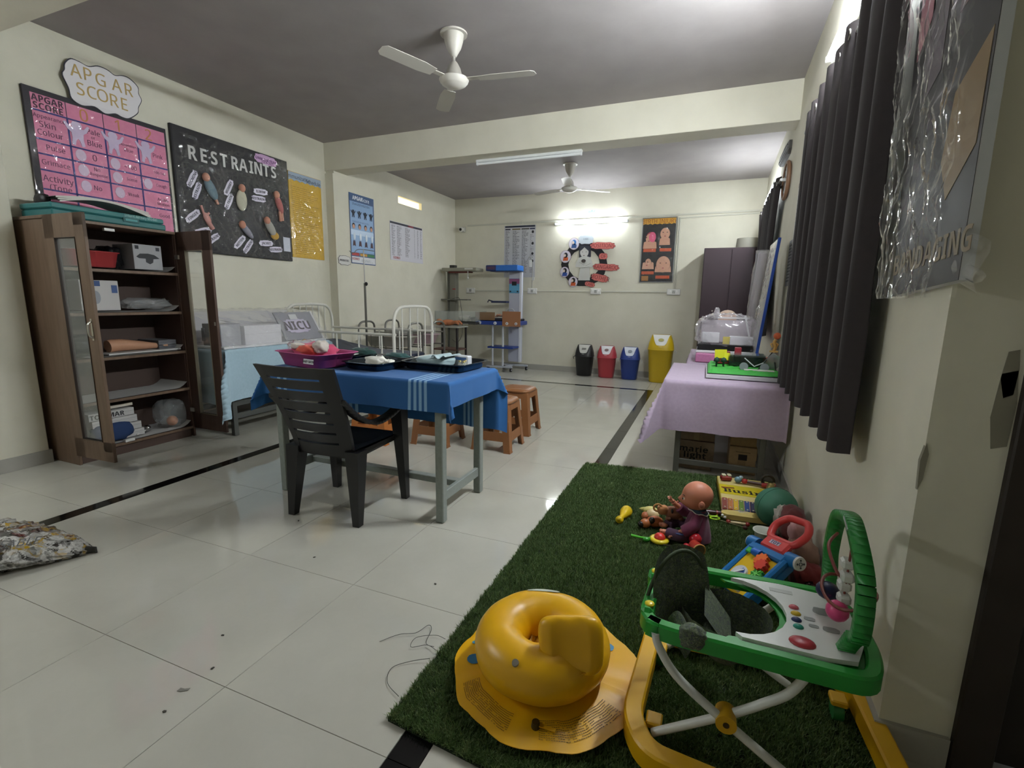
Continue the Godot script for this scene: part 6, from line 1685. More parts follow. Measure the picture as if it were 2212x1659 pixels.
func swim_float():
	var Y := mat("d9a40c", 0.35)
	var t := thing("baby_float", "yellow inflatable baby float with flat printed skirt on the grass mat", "float", Vector3(-0.43, 0.03, -1.38))
	var nz := FastNoiseLite.new()
	nz.seed = 12; nz.frequency = 2.2
	var skirt := func(a: float, q: float) -> Vector3:
		var R: float = 0.315 + 0.006 * sin(a * 9.0) + 0.005 * nz.get_noise_1d(a * 2.0) + 0.02 * cos(a + 0.5)
		var r0: float = 0.17
		var rr: float = lerpf(r0, R, q)
		var wr: float = 0.012 * nz.get_noise_2d(cos(a) * 1.8 + q * 0.2, sin(a) * 1.8) + 0.006 * sin(a * 13.0) * (1 - q)
		return Vector3(cos(a) * rr, 0.012 + 0.02 * (1 - q) + wr * q * (1.3 - q) + 0.004, sin(a) * rr)
	var b := MB.new()
	b.sheet(func(u, v): return skirt.call(TAU * u, v), 96, 10, 1)
	b.sheet(func(u, v): return skirt.call(TAU * u, v) - Vector3(0, 0.002, 0), 96, 10, 2)
	obj("skirt", b, Y, t)
	b = MB.new()
	b.sheet(func(u, v):
		var a: float = TAU * u
		var c: float = TAU * v
		var pin: float = 1.0 - 0.025 * pow(absf(sin(a * 3.0)), 8.0)
		return Vector3(cos(a) * (0.142 + 0.085 * pin * cos(c)), 0.115 + 0.085 * pin * sin(c), sin(a) * (0.142 + 0.085 * pin * cos(c))), 64, 28, 1)
	obj("ring", b, Y, t)
	b = MB.new()
	b.sheet(func(u, v):
		var a: float = TAU * u
		var rr: float = 0.072 * v
		return Vector3(cos(a) * rr, 0.07 + 0.035 * nz.get_noise_2d(cos(a) * rr * 22, sin(a) * rr * 22) + 0.03 * v * v, sin(a) * rr), 40, 12, 1)
	obj("crumpled_seat", b, mat("c48f0c", 0.45), t)
	# the puffy back pad with two pressed ribs
	b = MB.new()
	b.sheet(func(u, v):
		var a: float = TAU * u
		var e: float = PI * (v - 0.5)
		var x: float = signf(cos(a)) * pow(absf(cos(a)), 0.45) * pow(cos(e), 0.35)
		var y: float = signf(sin(e)) * pow(absf(sin(e)), 0.6)
		var z: float = sin(a) * pow(maxf(cos(e), 0.0), 0.6)
		var rib: float = 1.0 - 0.35 * (exp(-pow((x - 0.3) * 9.0, 2)) + exp(-pow((x + 0.35) * 9.0, 2)))
		return Vector3(x * (0.098 + 0.006 * y), y * 0.085, z * 0.03 * rib), 48, 24, 1)
	var pad := obj("back_pad", b, Y, t)
	pad.transform = Transform3D(Basis(Vector3.UP, 0.2) * Basis(Vector3.RIGHT, -0.3) * Basis(Vector3.BACK, 0.12), Vector3(0.125, 0.215, 0.1))
	# seams, valves and prints
	obj("pad_seam", MB.new().tube(smooth_path([Vector3(0.05, 0.16, 0.15), Vector3(0.12, 0.145, 0.165), Vector3(0.2, 0.165, 0.11)], 5), 0.0025, 6), mat("c8930a", 0.4), t)
	var vo := obj("ring_valve", MB.new().cyl(Vector3(0, 0, 0), Vector3(0, 0.01, 0), 0.012, 0.01, 14), mat("7a7468", 0.35), t)
	vo.transform = Transform3D(Basis(Vector3.RIGHT, 0.6), Vector3(-0.02, 0.175, 0.192))
	obj("skirt_valve", MB.new().cyl(Vector3(0.06, 0.02, 0.23), Vector3(0.06, 0.04, 0.23), 0.014, 0.011, 14), mat("3a2c0c", 0.4), t)
	slab("valve_tab", Vector3(0.095, 0.03, 0.228), Vector3(0.05, 0.003, 0.012), mat("c8930a", 0.4), t)
	b = MB.new()
	for q in 10:
		for k in 40:
			if rng.randf() < 0.12: continue
			for side in 2:
				var a0: float = [0.28, 1.62][side] + k * [0.025, 0.021][side]
				var qq := 0.38 + 0.045 * q
				var p0: Vector3 = skirt.call(a0, qq) + Vector3(0, 0.002, 0)
				var p1: Vector3 = skirt.call(a0 + 0.019, qq) + Vector3(0, 0.002, 0)
				var p2: Vector3 = skirt.call(a0 + 0.019, qq + 0.014) + Vector3(0, 0.002, 0)
				var p3: Vector3 = skirt.call(a0, qq + 0.014) + Vector3(0, 0.002, 0)
				b.quad(p0, p1, p2, p3)
	var pr := obj("small_print", b, mat("6b5210", 0.6), t)
	pr.set_meta("kind", "stuff")
	for e in [[3.55, 0.62, 0.2, 0.3, "2f7fae"], [3.2, 0.68, 0.05, 0.1, "3d8fbe"], [2.85, 0.45, 0.1, 0.22, "2c6a90"], [-0.75, 0.5, 0.1, 0.2, "3a84b0"]]:
		b = MB.new()
		for k in 14:
			var x0 := TAU * k / 14
			var x1 := TAU * (k + 1) / 14
			b.tri(skirt.call(e[0], e[1]) + Vector3(0, 0.0025, 0), skirt.call(e[0] + cos(x0) * e[2], e[1] + sin(x0) * e[3]) + Vector3(0, 0.0025, 0), skirt.call(e[0] + cos(x1) * e[2], e[1] + sin(x1) * e[3]) + Vector3(0, 0.0025, 0), 1)
		obj("blue_print", b, mat(e[4], 0.4), t)
	b = MB.new()
	b.sheet(func(u, v):
		var a: float = -1.87 + 0.7 * (u - 0.5)
		var c: float = 1.15 + 0.5 * (v - 0.5) * sqrt(maxf(0.0, 1 - pow(2 * u - 1, 2)))
		return Vector3(cos(a) * (0.142 + 0.0865 * cos(c)), 0.115 + 0.0865 * sin(c), sin(a) * (0.142 + 0.0865 * cos(c))), 20, 8, 1)
	obj("pale_logo", b, mat("b9bfae", 0.4), t)

func rounded_path(pts: Array, r: float, n := 5) -> Array:
	var out := []
	var m := pts.size()
	for i in m:
		var p: Vector3 = pts[i]
		var a: Vector3 = (pts[(i - 1 + m) % m] - p).normalized()
		var c: Vector3 = (pts[(i + 1) % m] - p).normalized()
		for k in n + 1:
			var f := float(k) / n
			out.append((p + a * r).lerp(p, f).lerp(p.lerp(p + c * r, f), f))
	return out
# sweep a flat-sided section (w wide, h high) along a closed level path
func rail(path: Array, w: float, h: float, bv := 0.006) -> MB:
	var b := MB.new()
	var m := path.size()
	var rings := []
	for i in m:
		var d: Vector3 = (path[(i + 1) % m] - path[(i - 1 + m) % m]).normalized()
		var s := Vector3(d.z, 0, -d.x).normalized()
		var p: Vector3 = path[i]
		var sec := []
		for q in [[-w / 2, h / 2 - bv], [-w / 2 + bv, h / 2], [w / 2 - bv, h / 2], [w / 2, h / 2 - bv], [w / 2, -h / 2], [-w / 2, -h / 2]]: sec.append(p + s * q[0] + Vector3(0, q[1], 0))
		rings.append(sec)
	for i in m:
		for k in 6:
			var l := (k + 1) % 6
			b.quad(rings[i][k], rings[(i + 1) % m][k], rings[(i + 1) % m][l], rings[i][l], 1 + k)
	return b
func walker():
	var G := mat("1f8a2e", 0.38)
	var Y := mat("d8a510", 0.4)
	var W := mat("d4d6d0", 0.35)
	var t := thing("baby_walker", "green and yellow baby walker with camouflage seat at front right", "walker", Vector3.ZERO)
	obj("base_frame", rail(rounded_path([Vector3(-0.09, 0.065, -1.7), Vector3(-0.115, 0.065, -1.27), Vector3(-0.06, 0.065, -1.17), Vector3(0.5, 0.065, -1.12), Vector3(0.57, 0.065, -1.2), Vector3(0.535, 0.065, -1.66), Vector3(0.48, 0.065, -1.73)], 0.05), 0.055, 0.06), Y, t)
	for q in [[-0.06, -1.6], [0.47, -1.58], [-0.05, -1.28], [0.5, -1.25]]:
		var wl := obj("wheel", MB.new().cyl(Vector3(q[0] - 0.014, 0.042, q[1]), Vector3(q[0] + 0.014, 0.042, q[1]), 0.03, -1, 18), mat("1f6a30", 0.5), t)
		obj("wheel_fork", MB.new().box(Vector3(q[0], 0.078, q[1]), Vector3(0.045, 0.02, 0.05), 0.004), mat("c99a12", 0.4), wl)
	# the green ring
	var ringp := rounded_path([Vector3(-0.075, 0.405, -1.54), Vector3(-0.095, 0.405, -1.25), Vector3(-0.04, 0.405, -1.232), Vector3(0.43, 0.405, -1.228), Vector3(0.455, 0.405, -1.33), Vector3(0.45, 0.405, -1.5), Vector3(0.4, 0.405, -1.585), Vector3(0.08, 0.405, -1.57), Vector3(-0.03, 0.405, -1.565)], 0.045)
	obj("ring", rail(ringp, 0.035, 0.045), G, t)
	var b := MB.new().at(Vector3(0, 0.42, 0), Basis(Vector3.RIGHT, Vector3(0, 0, 1), Vector3.UP))
	var lip := []
	for k in 13:
		var a := PI / 2 - PI * k / 12
		lip.append(Vector2(0.12 + 0.135 * cos(a), -1.405 + 0.135 * sin(a)))
	var trayp := PackedVector2Array(lip)
	trayp.append_array(pv([0.1, -1.56, 0.4, -1.575, 0.445, -1.5, 0.45, -1.33, 0.42, -1.24, 0.1, -1.245]))
	b.prism(trayp, 0.006, -0.012)
	obj("tray", b, G, t)
	b = MB.new().at(Vector3(0, 0.427, 0), Basis(Vector3.RIGHT, Vector3(0, 0, 1), Vector3.UP))
	var lp := PackedVector2Array()
	for k in 13:
		var a := PI / 2 - PI * k / 12
		lp.append(Vector2(0.135 + 0.135 * cos(a), -1.4 + 0.135 * sin(a)))
	lp.append_array(pv([0.16, -1.545, 0.27, -1.555, 0.385, -1.545, 0.435, -1.47, 0.435, -1.34, 0.405, -1.262, 0.34, -1.25, 0.15, -1.25]))
	b.prism(lp, 0.012, -0.006)
	obj("play_panel", b, mat("cfd2cc", 0.35), t)
	for q in [[0.293, -1.44, "c4606a", 0.013], [0.294, -1.41, "c8a82a", 0.013], [0.291, -1.38, "22305e", 0.013], [0.291, -1.35, "2a8c78", 0.013], [0.29, -1.285, "a8343c", 0.031]]:
		obj("button", MB.new().ell(Vector3(q[0], 0.434, q[1]), Vector3(q[3], 0.006 + q[3] * 0.12, q[3] * 0.75), 16), mat(q[2], 0.35), t)
	for q in [[0.325, -1.4, 0.014], [0.33, -1.37, 0.012], [0.37, -1.45, 0.03], [0.37, -1.37, 0.02], [0.385, -1.3, 0.018]]: obj("print_mark", MB.new().at(Vector3(q[0], 0.4335, q[1]), Basis(Vector3.RIGHT, Vector3(0, 0, -1), Vector3.UP)).prism(poly_cloud(q[2] * 2, q[2] * 1.2, 6, 1), 0.0006), mat("8c918c", 0.5), t)
	slab("panel_slot", Vector3(0.27, 0.433, -1.515), Vector3(0.06, 0.002, 0.018), mat("b4b8b2", 0.4), t)
	for z in [-1.29, -1.47]:
		obj("clip_housing", MB.new().box(Vector3(-0.09, 0.412, z), Vector3(0.035, 0.05, 0.06), 0.01), G, t)
		obj("yellow_clip", MB.new().ell(Vector3(-0.086, 0.438, z), Vector3(0.014, 0.006, 0.014), 14), mat("d8c020", 0.35), t)
	# crossed legs and hubs
	for side in 2:
		var z: float = [-1.225, -1.6][side]
		obj("cross_leg", MB.new().tube(smooth_path([Vector3(-0.061, 0.4, z), Vector3(-0.05, 0.36, z), Vector3(-0.002, 0.29, z), Vector3(0.09, 0.22, z), Vector3(0.26, 0.11, z), Vector3(0.34, 0.065, z)], 5), 0.0115, 10), W, t)
		obj("cross_leg", MB.new().tube(smooth_path([Vector3(-0.05, 0.07, z - 0.02), Vector3(0.13, 0.196, z - 0.02), Vector3(0.213, 0.262, z - 0.02), Vector3(0.269, 0.315, z - 0.02), Vector3(0.305, 0.395, z - 0.015)], 5), 0.0115, 10), W, t)
		var hz := z - 0.01
		var hb := obj("hub", MB.new().cyl(Vector3(0.13, 0.198, hz - 0.026), Vector3(0.13, 0.198, hz + 0.026), 0.026, -1, 20), mat("c99a18", 0.4), t)
		obj("hub_bolt", MB.new().cyl(Vector3(0.13, 0.198, hz - 0.028), Vector3(0.13, 0.198, hz + 0.028), 0.008, -1, 12), mat("3a2a0a", 0.5), hb)
	# arch with hanging toys
	var arch := smooth_path([Vector3(0.385, 0.435, -1.3), Vector3(0.4, 0.47, -1.3), Vector3(0.402, 0.5, -1.27), Vector3(0.402, 0.62, -1.285), Vector3(0.402, 0.7, -1.4), Vector3(0.402, 0.712, -1.47), Vector3(0.402, 0.67, -1.57), Vector3(0.402, 0.56, -1.6), Vector3(0.402, 0.5, -1.585), Vector3(0.395, 0.435, -1.545)], 6)
	b = MB.new()
	for i in arch.size() - 1:
		var p: Vector3 = arch[i]
		var q: Vector3 = arch[i + 1]
		var d := (q - p).normalized()
		var n := Vector3.RIGHT.cross(d).normalized() * 0.013
		var w := Vector3(0.018, 0, 0)
		b.loft([p + w + n, p - w + n, p - w - n, p + w - n], [q + w + n, q - w + n, q - w - n, q + w - n], 1)
	var ao := obj("toy_arch", b, mat("1f7f30", 0.4), t)
	obj("arch_sticker", MB.new().box(Vector3(0.402, 0.712, -1.43), Vector3(0.04, 0.006, 0.05), 0.0, Basis(Vector3.RIGHT, 0.35)), mat("a9b0aa", 0.4), ao)
	var loop := func(c: Vector3, r1: float, r2: float, tilt: float) -> Array:
		return range(28).map(func(k): return c + Basis(Vector3.BACK, tilt) * Vector3(cos(TAU * k / 28) * r1, 0.01 * sin(TAU * k / 14.0), sin(TAU * k / 28) * r2))
	obj("wire_loop", MB.new().tube(loop.call(Vector3(0.415, 0.515, -1.44), 0.06, 0.085, 0.2), 0.0045, 6, true), mat("7c3a30", 0.4), ao)
	obj("wire_loop", MB.new().tube(smooth_path([Vector3(0.4, 0.63, -1.55), Vector3(0.37, 0.61, -1.5), Vector3(0.38, 0.57, -1.43), Vector3(0.41, 0.55, -1.42)], 6), 0.0045, 6), mat("7c3a30", 0.4), ao)
	for k in 4: obj("white_bead", MB.new().box(Vector3(0.4, 0.6 - k * 0.032, -1.43 + 0.012 * (k % 2)), Vector3(0.03, 0.026, 0.034), 0.006), mat("cfcfc8", 0.4), ao)
	obj("pink_ball", MB.new().ell(Vector3(0.385, 0.475, -1.4), Vector3(0.028, 0.028, 0.028)), mat("d84a80", 0.3), ao)
	obj("navy_ball", MB.new().ell(Vector3(0.375, 0.49, -1.47), Vector3(0.03, 0.024, 0.03)), mat("1a2044", 0.35), ao)
	obj("bead_cord", MB.new().cyl(Vector3(0.4, 0.46, -1.42), Vector3(0.402, 0.7, -1.42), 0.003, -1, 6), mat("7c3a30", 0.5), ao)
	# camouflage seat
	var camo := patch_mat(["2f3a26", "4a5a38", "6a7358", "3b3a48", "5a6650", "343f2c", "7d8468", "48503c"], 0.035, 9, 0.85, 7.0)
	var nz := FastNoiseLite.new()
	nz.seed = 6; nz.frequency = 8.0
	b = MB.new()
	for s in 2:
		b.sheet(func(u, v):
			var w: float = 0.115 * pow(sin(PI * clampf(0.5 + 0.5 * (1 - v), 0.02, 1.0)), 0.35) * (1.0 - 0.25 * pow(v, 3.0))
			var x: float = (u - 0.5) * 2.0
			var y: float = lerpf(0.27, 0.555, v)
			var bend: float = 0.045 * (1 - x * x) * (1 - 0.3 * v)
			var puff: float = (0.014 + 0.006 * nz.get_noise_2d(u, v)) * (1.0 - pow(absf(x), 4.0)) * sin(PI * clampf(v * 1.02, 0.0, 1.0))
			return Vector3(0.01 - bend - 0.05 * v + (puff if s == 0 else -puff), y - 0.03 * x * x * v, -1.41 + x * w), 26, 22, 1 + s)
	var back := obj("seat_back", b, camo, t)
	var sb := Basis(Vector3.UP, -0.85)
	back.transform = Transform3D(sb, Vector3(-0.01, 0, -1.41) - sb * Vector3(-0.03, 0, -1.41))
	obj("seat_piping", MB.new().tube(range(23).map(func(k):
		var a: float = PI * k / 22.0
		return Vector3(-0.04, 0.32 + 0.23 * sin(a), -1.41 + 0.12 * cos(a))), 0.006, 6), mat("39442c", 0.8), back)
	b = MB.new()
	b.sheet(func(u, v):
		var a: float = TAU * u
		var q: float = v
		var rr: float = 0.115 * (1 - pow(q, 2.2)) + 0.0
		return Vector3(0.12 + cos(a) * rr * 1.05, 0.395 - 0.17 * q + 0.008 * nz.get_noise_2d(a, q), -1.405 + sin(a) * rr), 36, 12, 1)
	obj("seat_pouch", b, camo, t)
	b = MB.new()
	b.sheet(func(u, v): return Vector3(-0.035 + 0.05 * u + 0.02 * sin(v * 3.0), 0.4 + 0.03 * sin(PI * u) - 0.06 * v, -1.3 + 0.07 * v), 8, 8, 1)
	obj("strap", b, camo, t)
	obj("strap_flap", blob(Vector3(0.035, 0.03, 0.02), 61, 0.25, Vector3(0.03, 0.415, -1.225)), camo, t)
	b = MB.new()
	b.sheet(func(u, v): return Vector3(0.06 + 0.08 * u, 0.41 - 0.1 * u + 0.02 * v, -1.34 - 0.14 * v), 8, 8, 1)
	obj("crotch_strap", b, camo, t)

func activity_toy():
	var B := mat("1d6fb0", 0.35)
	var t := thing("activity_toy", "blue push-along activity toy with red handle leaning behind the walker", "toy", Vector3(0.27, 0.125, -2.175))
	var L := Vector3(0.16, 0.15, -0.13).normalized()
	var W := Vector3(0.02, -0.04, 0.245)
	W = (W - L * W.dot(L)).normalized()
	var N := L.cross(W).normalized()
	if N.y < 0: N = -N
	t.basis = Basis(W, L, N) if Basis(W, L, N).determinant() > 0 else Basis(-W, L, N)
	slab("body", Vector3(0, 0, -0.02), Vector3(0.23, 0.25, 0.05), B, t, 0.012)
	slab("frame_side", Vector3(-0.105, -0.01, 0.01), Vector3(0.03, 0.25, 0.03), B, t, 0.008)
	slab("frame_side", Vector3(0.105, -0.01, 0.01), Vector3(0.03, 0.25, 0.03), B, t, 0.008)
	slab("frame_top", Vector3(0, 0.11, 0.012), Vector3(0.22, 0.04, 0.034), B, t, 0.008)
	slab("yellow_face", Vector3(0, -0.02, 0.006), Vector3(0.185, 0.215, 0.012), mat("d8b21c", 0.4), t, 0.002)
	obj("top_cylinder", MB.new().cyl(Vector3(-0.15, 0.135, 0.0), Vector3(-0.09, 0.135, 0.0), 0.03, -1, 22), B, t)
	obj("top_cylinder", MB.new().cyl(Vector3(0.09, 0.135, 0.0), Vector3(0.15, 0.135, 0.0), 0.03, -1, 22), B, t)
	for s in [-1.0, 1.0]:
		var h := obj("end_cap", MB.new().cyl(Vector3(s * 0.15, 0.135, 0), Vector3(s * 0.158, 0.135, 0), 0.03, 0.027, 22), mat("cfd0cc", 0.4), t)
		for k in 4: obj("cap_slot", MB.new().box(Vector3(s * 0.1585, 0.135 + sin(PI / 2 * k + 0.7) * 0.015, cos(PI / 2 * k + 0.7) * 0.015), Vector3(0.002, 0.007, 0.007)), mat("44484c", 0.5), h)
		obj("cap_ring", MB.new().tube(range(16).map(func(k): return Vector3(s * 0.159, 0.135 + sin(TAU * k / 16) * 0.007, cos(TAU * k / 16) * 0.007)), 0.0018, 5, true), mat("6a6e72", 0.5), h)
	# red handle: plate and looped grip
	var R := mat("cf3f3e", 0.38)
	slab("handle_plate", Vector3(0, 0.165, 0.012), Vector3(0.15, 0.075, 0.03), R, t, 0.01)
	obj("handle_grip", MB.new().tube(rounded_path([Vector3(-0.075, 0.19, 0.012), Vector3(-0.1, 0.26, 0.02), Vector3(-0.06, 0.315, 0.024), Vector3(0.06, 0.315, 0.024), Vector3(0.1, 0.26, 0.02), Vector3(0.075, 0.19, 0.012)], 0.028), 0.0165, 10, true), R, t)
	slab("logo", Vector3(0.0, 0.165, 0.0275), Vector3(0.06, 0.02, 0.001), mat("b9b4c0", 0.4), t)
	text("TOY", 0.016, mat("5a3a6c", 0.5), t, Vector3(0, 0.165, 0.0285), 0, 0.0005, "Droid Sans", 1.2, 800)
	# gears and dials
	var gear := func(c: Vector3, r: float, teeth: int, h: float) -> MB:
		var p := PackedVector2Array()
		for k in teeth * 4:
			var a := TAU * k / (teeth * 4)
			var rr := r if k % 4 < 2 else r * 0.82
			p.append(Vector2(cos(a) * rr, sin(a) * rr))
		return MB.new().at(c).prism(p, h)
	obj("orange_gear", gear.call(Vector3(0.02, 0.06, 0.014), 0.034, 9, 0.02), mat("e0671e", 0.4), t)
	obj("red_gear", gear.call(Vector3(0.05, 0.035, 0.016), 0.03, 9, 0.024), mat("c8321e", 0.4), t)
	obj("green_gear", gear.call(Vector3(0.065, -0.01, 0.014), 0.03, 8, 0.018), mat("2a8c2a", 0.4), t)
	for k in 3: slab("gear_bar", Vector3(0.065, -0.01, 0.033), Vector3(0.05, 0.004, 0.003), mat("7fd86a", 0.4), t, 0, Basis(Vector3.BACK, PI / 3 * k))
	obj("clock_dial", MB.new().cyl(Vector3(-0.03, -0.04, 0.012), Vector3(-0.03, -0.04, 0.022), 0.04, -1, 24), mat("c9ccd2", 0.4), t)
	slab("clock_hand", Vector3(-0.03, -0.04, 0.027), Vector3(0.06, 0.006, 0.004), mat("e4e6e8", 0.4), t, 0, Basis(Vector3.BACK, 0.8))
	obj("blue_sector", MB.new().at(Vector3(-0.03, -0.04, 0.0222)).prism(pv([0, 0, .03, .01, .02, .025, .005, .03]), 0.001), mat("3a62b0", 0.4), t)
	obj("flower_knob", MB.new().at(Vector3(0.02, -0.09, 0.012)).prism(poly_cloud(0.075, 0.06, 6, 1, 0.2), 0.014), mat("d8d8d0", 0.4), t)
	obj("brown_knob", MB.new().ell(Vector3(0.025, -0.045, 0.016), Vector3(0.01, 0.014, 0.008)), mat("8a4a24", 0.4), t)
	obj("blue_roller", MB.new().cyl(Vector3(-0.06, 0.085, 0.02), Vector3(-0.01, 0.085, 0.02), 0.018, -1, 16), mat("2566c0", 0.35), t)
	obj("green_tab", MB.new().box(Vector3(-0.085, 0.08, 0.022), Vector3(0.03, 0.028, 0.012), 0.004), mat("3fb04a", 0.4), t)
	# its folding legs
	t = thing("folding_stand", "green and blue folding legs under the blue activity toy", "toy", Vector3(0.36, 0.0, -2.18))
	slab("green_leg", Vector3(0.02, 0.085, 0.11), Vector3(0.05, 0.15, 0.03), mat("3f8f3c", 0.45), t, 0.006, Basis(Vector3.BACK, 0.2))
	slab("green_leg", Vector3(0.02, 0.085, -0.11), Vector3(0.05, 0.15, 0.03), mat("3f8f3c", 0.45), t, 0.006, Basis(Vector3.BACK, 0.2))
	slab("cross_bar", Vector3(0.04, 0.03, 0), Vector3(0.04, 0.03, 0.24), B, t, 0.006)
	t = thing("white_red_box", "small white and red toy box under the walker ring", "toy", Vector3(0.17, 0.028, -1.95))
	slab("red_half", Vector3(0, 0.02, 0), Vector3(0.09, 0.04, 0.07), mat("b8303a", 0.4), t, 0.006)
	slab("white_half", Vector3(0, 0.055, 0), Vector3(0.09, 0.03, 0.07), mat("d6d6d2", 0.4), t, 0.006)

func doll():
	var S := mat("c07a5e", 0.5)
	var M := fabric("5a1c38", "6a2644", 150)
	var t := thing("baby_doll", "seated bald baby doll in maroon robe on the grass mat", "doll", Vector3(0.0, 0.03, -2.6), 0.12)
	# doll faces -x
	var b := MB.new()
	b.sheet(func(u, v):
		var a: float = TAU * u
		var y: float = v
		var r: float = lerpf(0.1, 0.045, pow(y, 1.3)) + 0.008 * sin(a * 5.0 + y * 3.0) * (1 - y)
		return Vector3(0.035 + cos(a) * r * 0.75 + 0.01 * y, 0.005 + 0.165 * y, sin(a) * r * 1.0), 40, 12, 1)
	obj("robe", b, M, t)
	b = MB.new()
	b.sheet(func(u, v):
		var a: float = TAU * u
		return Vector3(0.04 + cos(a) * lerpf(0.05, 0.036, v), 0.158 + 0.022 * v - 0.01 * cos(a), sin(a) * lerpf(0.056, 0.038, v)), 30, 4, 1)
	obj("collar", b, fabric("1b3040", "22384a", 151), t)
	obj("collar_trim", MB.new().tube(range(30).map(func(k): return Vector3(0.04 + cos(TAU * k / 30) * 0.052, 0.158 - 0.01 * cos(TAU * k / 30) + 0.004 * sin(TAU * k / 5.0), sin(TAU * k / 30) * 0.058)), 0.0025, 6, true), mat("cfc8c0", 0.7), t)
	# one head: skull, cheeks, brow, nose, lips, chin
	b = MB.new()
	b.sheet(func(u, v):
		var a: float = TAU * u
		var e: float = PI * (v - 0.5)
		var d := Vector3(cos(a) * cos(e), sin(e), sin(a) * cos(e))
		if v == 0.0 or v == 1.0: d = Vector3(0, signf(v - 0.5), 0)
		var r := Vector3(0.078, 0.078, 0.07)
		var p := Vector3(d.x * r.x, d.y * r.y, d.z * r.z)
		var f: float = maxf(0.0, -d.x)
		p.x -= 0.014 * f * smoothstep(0.2, -0.6, d.y) * (1 - absf(d.z) * 0.4)
		p.x -= 0.016 * exp(-(pow((d.y + 0.28) * 7, 2) + pow(d.z * 8, 2))) * f
		p.x -= 0.008 * exp(-(pow((d.y + 0.55) * 9, 2) + pow(d.z * 4, 2))) * f
		p.x += 0.007 * exp(-(pow((d.y + 0.12) * 9, 2) + pow((absf(d.z) - 0.38) * 6, 2))) * f
		p.z += signf(d.z) * 0.006 * exp(-(pow((d.y + 0.45) * 4, 2) + pow((d.x + 0.55) * 3, 2)))
		p.y += 0.012 * maxf(0, d.x) * (1 - absf(d.y))
		return Vector3(0.03, 0.238, 0) + p, 48, 32, 1)
	obj("head", b, S, t)
	var dark := mat("241a16", 0.4)
	for s in [-1.0, 1.0]:
		var e := obj("ear", MB.new().ell(Vector3(0.045, 0.215, s * 0.07), Vector3(0.016, 0.022, 0.01), 14), S, t)
		obj("ear_hollow", MB.new().ell(Vector3(0.042, 0.215, s * 0.077), Vector3(0.008, 0.012, 0.005), 10), mat("9c5c46", 0.6), e)
		obj("eye", MB.new().ell(Vector3(-0.038, 0.226, s * 0.027), Vector3(0.008, 0.008, 0.01), 12), mat("e4ddd4", 0.25), t)
		obj("pupil", MB.new().ell(Vector3(-0.045, 0.226, s * 0.028), Vector3(0.004, 0.006, 0.006), 10), dark, t)
		obj("eyebrow", MB.new().tube([Vector3(-0.044, 0.243, s * 0.016), Vector3(-0.044, 0.248, s * 0.026), Vector3(-0.036, 0.244, s * 0.038)], 0.002, 5), dark, t)
	obj("lips", MB.new().ell(Vector3(-0.066, 0.193, 0), Vector3(0.005, 0.006, 0.013), 12), mat("a8504a", 0.4), t)
	# arms: sleeve, forearm, hand with fingers
	for s in [-1.0, 1.0]:
		var up: bool = s < 0
		var el := Vector3(-0.02, 0.075, s * 0.085) if not up else Vector3(-0.035, 0.12, s * 0.07)
		var wr := Vector3(-0.065, 0.05, s * 0.085) if not up else Vector3(-0.085, 0.17, s * 0.045)
		obj("sleeve", MB.new().tube([Vector3(0.035, 0.14, s * 0.045), Vector3(0.015, 0.105, s * 0.08), el, el.lerp(wr, 0.4)], [0.026, 0.032, 0.034, 0.03], 12), M, t)
		var hand := MB.new()
		var dir := (wr - el).normalized()
		hand.tube([el, wr], [0.016, 0.014], 10)
		var pc := wr + dir * 0.014
		hand.ell(pc, Vector3(0.016, 0.01, 0.015), 10)
		for k in 4:
			var off := Vector3(0, 0.0, (k - 1.5) * 0.0075)
			var root := pc + dir * 0.01 + off
			hand.tube([root, root + dir * [0.014, 0.018, 0.017, 0.013][k] + Vector3(0, 0.005, 0), root + dir * [0.02, 0.025, 0.024, 0.018][k] + Vector3(0, -0.003, 0)], [0.0046, 0.0042, 0.0034], 6)
		hand.tube([pc + Vector3(0, 0.004, -s * 0.012), pc + dir * 0.01 + Vector3(0, 0.016, -s * 0.014), pc + dir * 0.014 + Vector3(0, 0.022, -s * 0.012)], [0.005, 0.0045, 0.0036], 6)
		obj("arm", hand, S, t)
		# folded legs in trousers, with a foot
		obj("trouser_leg", MB.new().tube(smooth_path([Vector3(0.02, 0.035, s * 0.05), Vector3(-0.05, 0.04, s * 0.085), Vector3(-0.105, 0.03, s * 0.05)], 4), 0.03, 12), fabric("3a2036", "4a2a46", 152), t)
		obj("trouser_stripe", MB.new().tube(smooth_path([Vector3(0.0, 0.052, s * 0.085), Vector3(-0.05, 0.058, s * 0.108), Vector3(-0.1, 0.05, s * 0.075)], 4), 0.005, 6), mat("3d4c78", 0.8), t)
		var ft := MB.new().ell(Vector3(-0.128, 0.03, s * 0.04), Vector3(0.024, 0.014, 0.014), 12)
		for k in 5: ft.ell(Vector3(-0.148 + 0.002 * absf(k - 2.0), 0.036, s * 0.04 + (k - 2) * 0.0058), Vector3(0.006, 0.005, 0.0035), 8)
		obj("foot", ft, S, t)
	# stuffed puppy in its lap
	t = thing("toy_puppy", "brown stuffed puppy held in the seated doll's lap", "toy", Vector3(-0.1, 0.095, -2.66), 0.3)
	var br := fabric("6a4028", "7c4e34", 155)
	obj("body", blob(Vector3(0.05, 0.035, 0.035), 44, 0.15, Vector3(0.02, 0.03, 0)), br, t)
	obj("head", blob(Vector3(0.03, 0.026, 0.026), 45, 0.1, Vector3(-0.045, 0.045, 0)), fabric("a0683c", "b0784a", 156), t)
	obj("ear_loop", MB.new().tube(range(16).map(func(k): return Vector3(-0.075 + 0.022 * cos(TAU * k / 16), 0.06 + 0.02 * sin(TAU * k / 16), 0.01)), 0.006, 6, true), fabric("b07840", "bb8650", 157), t)
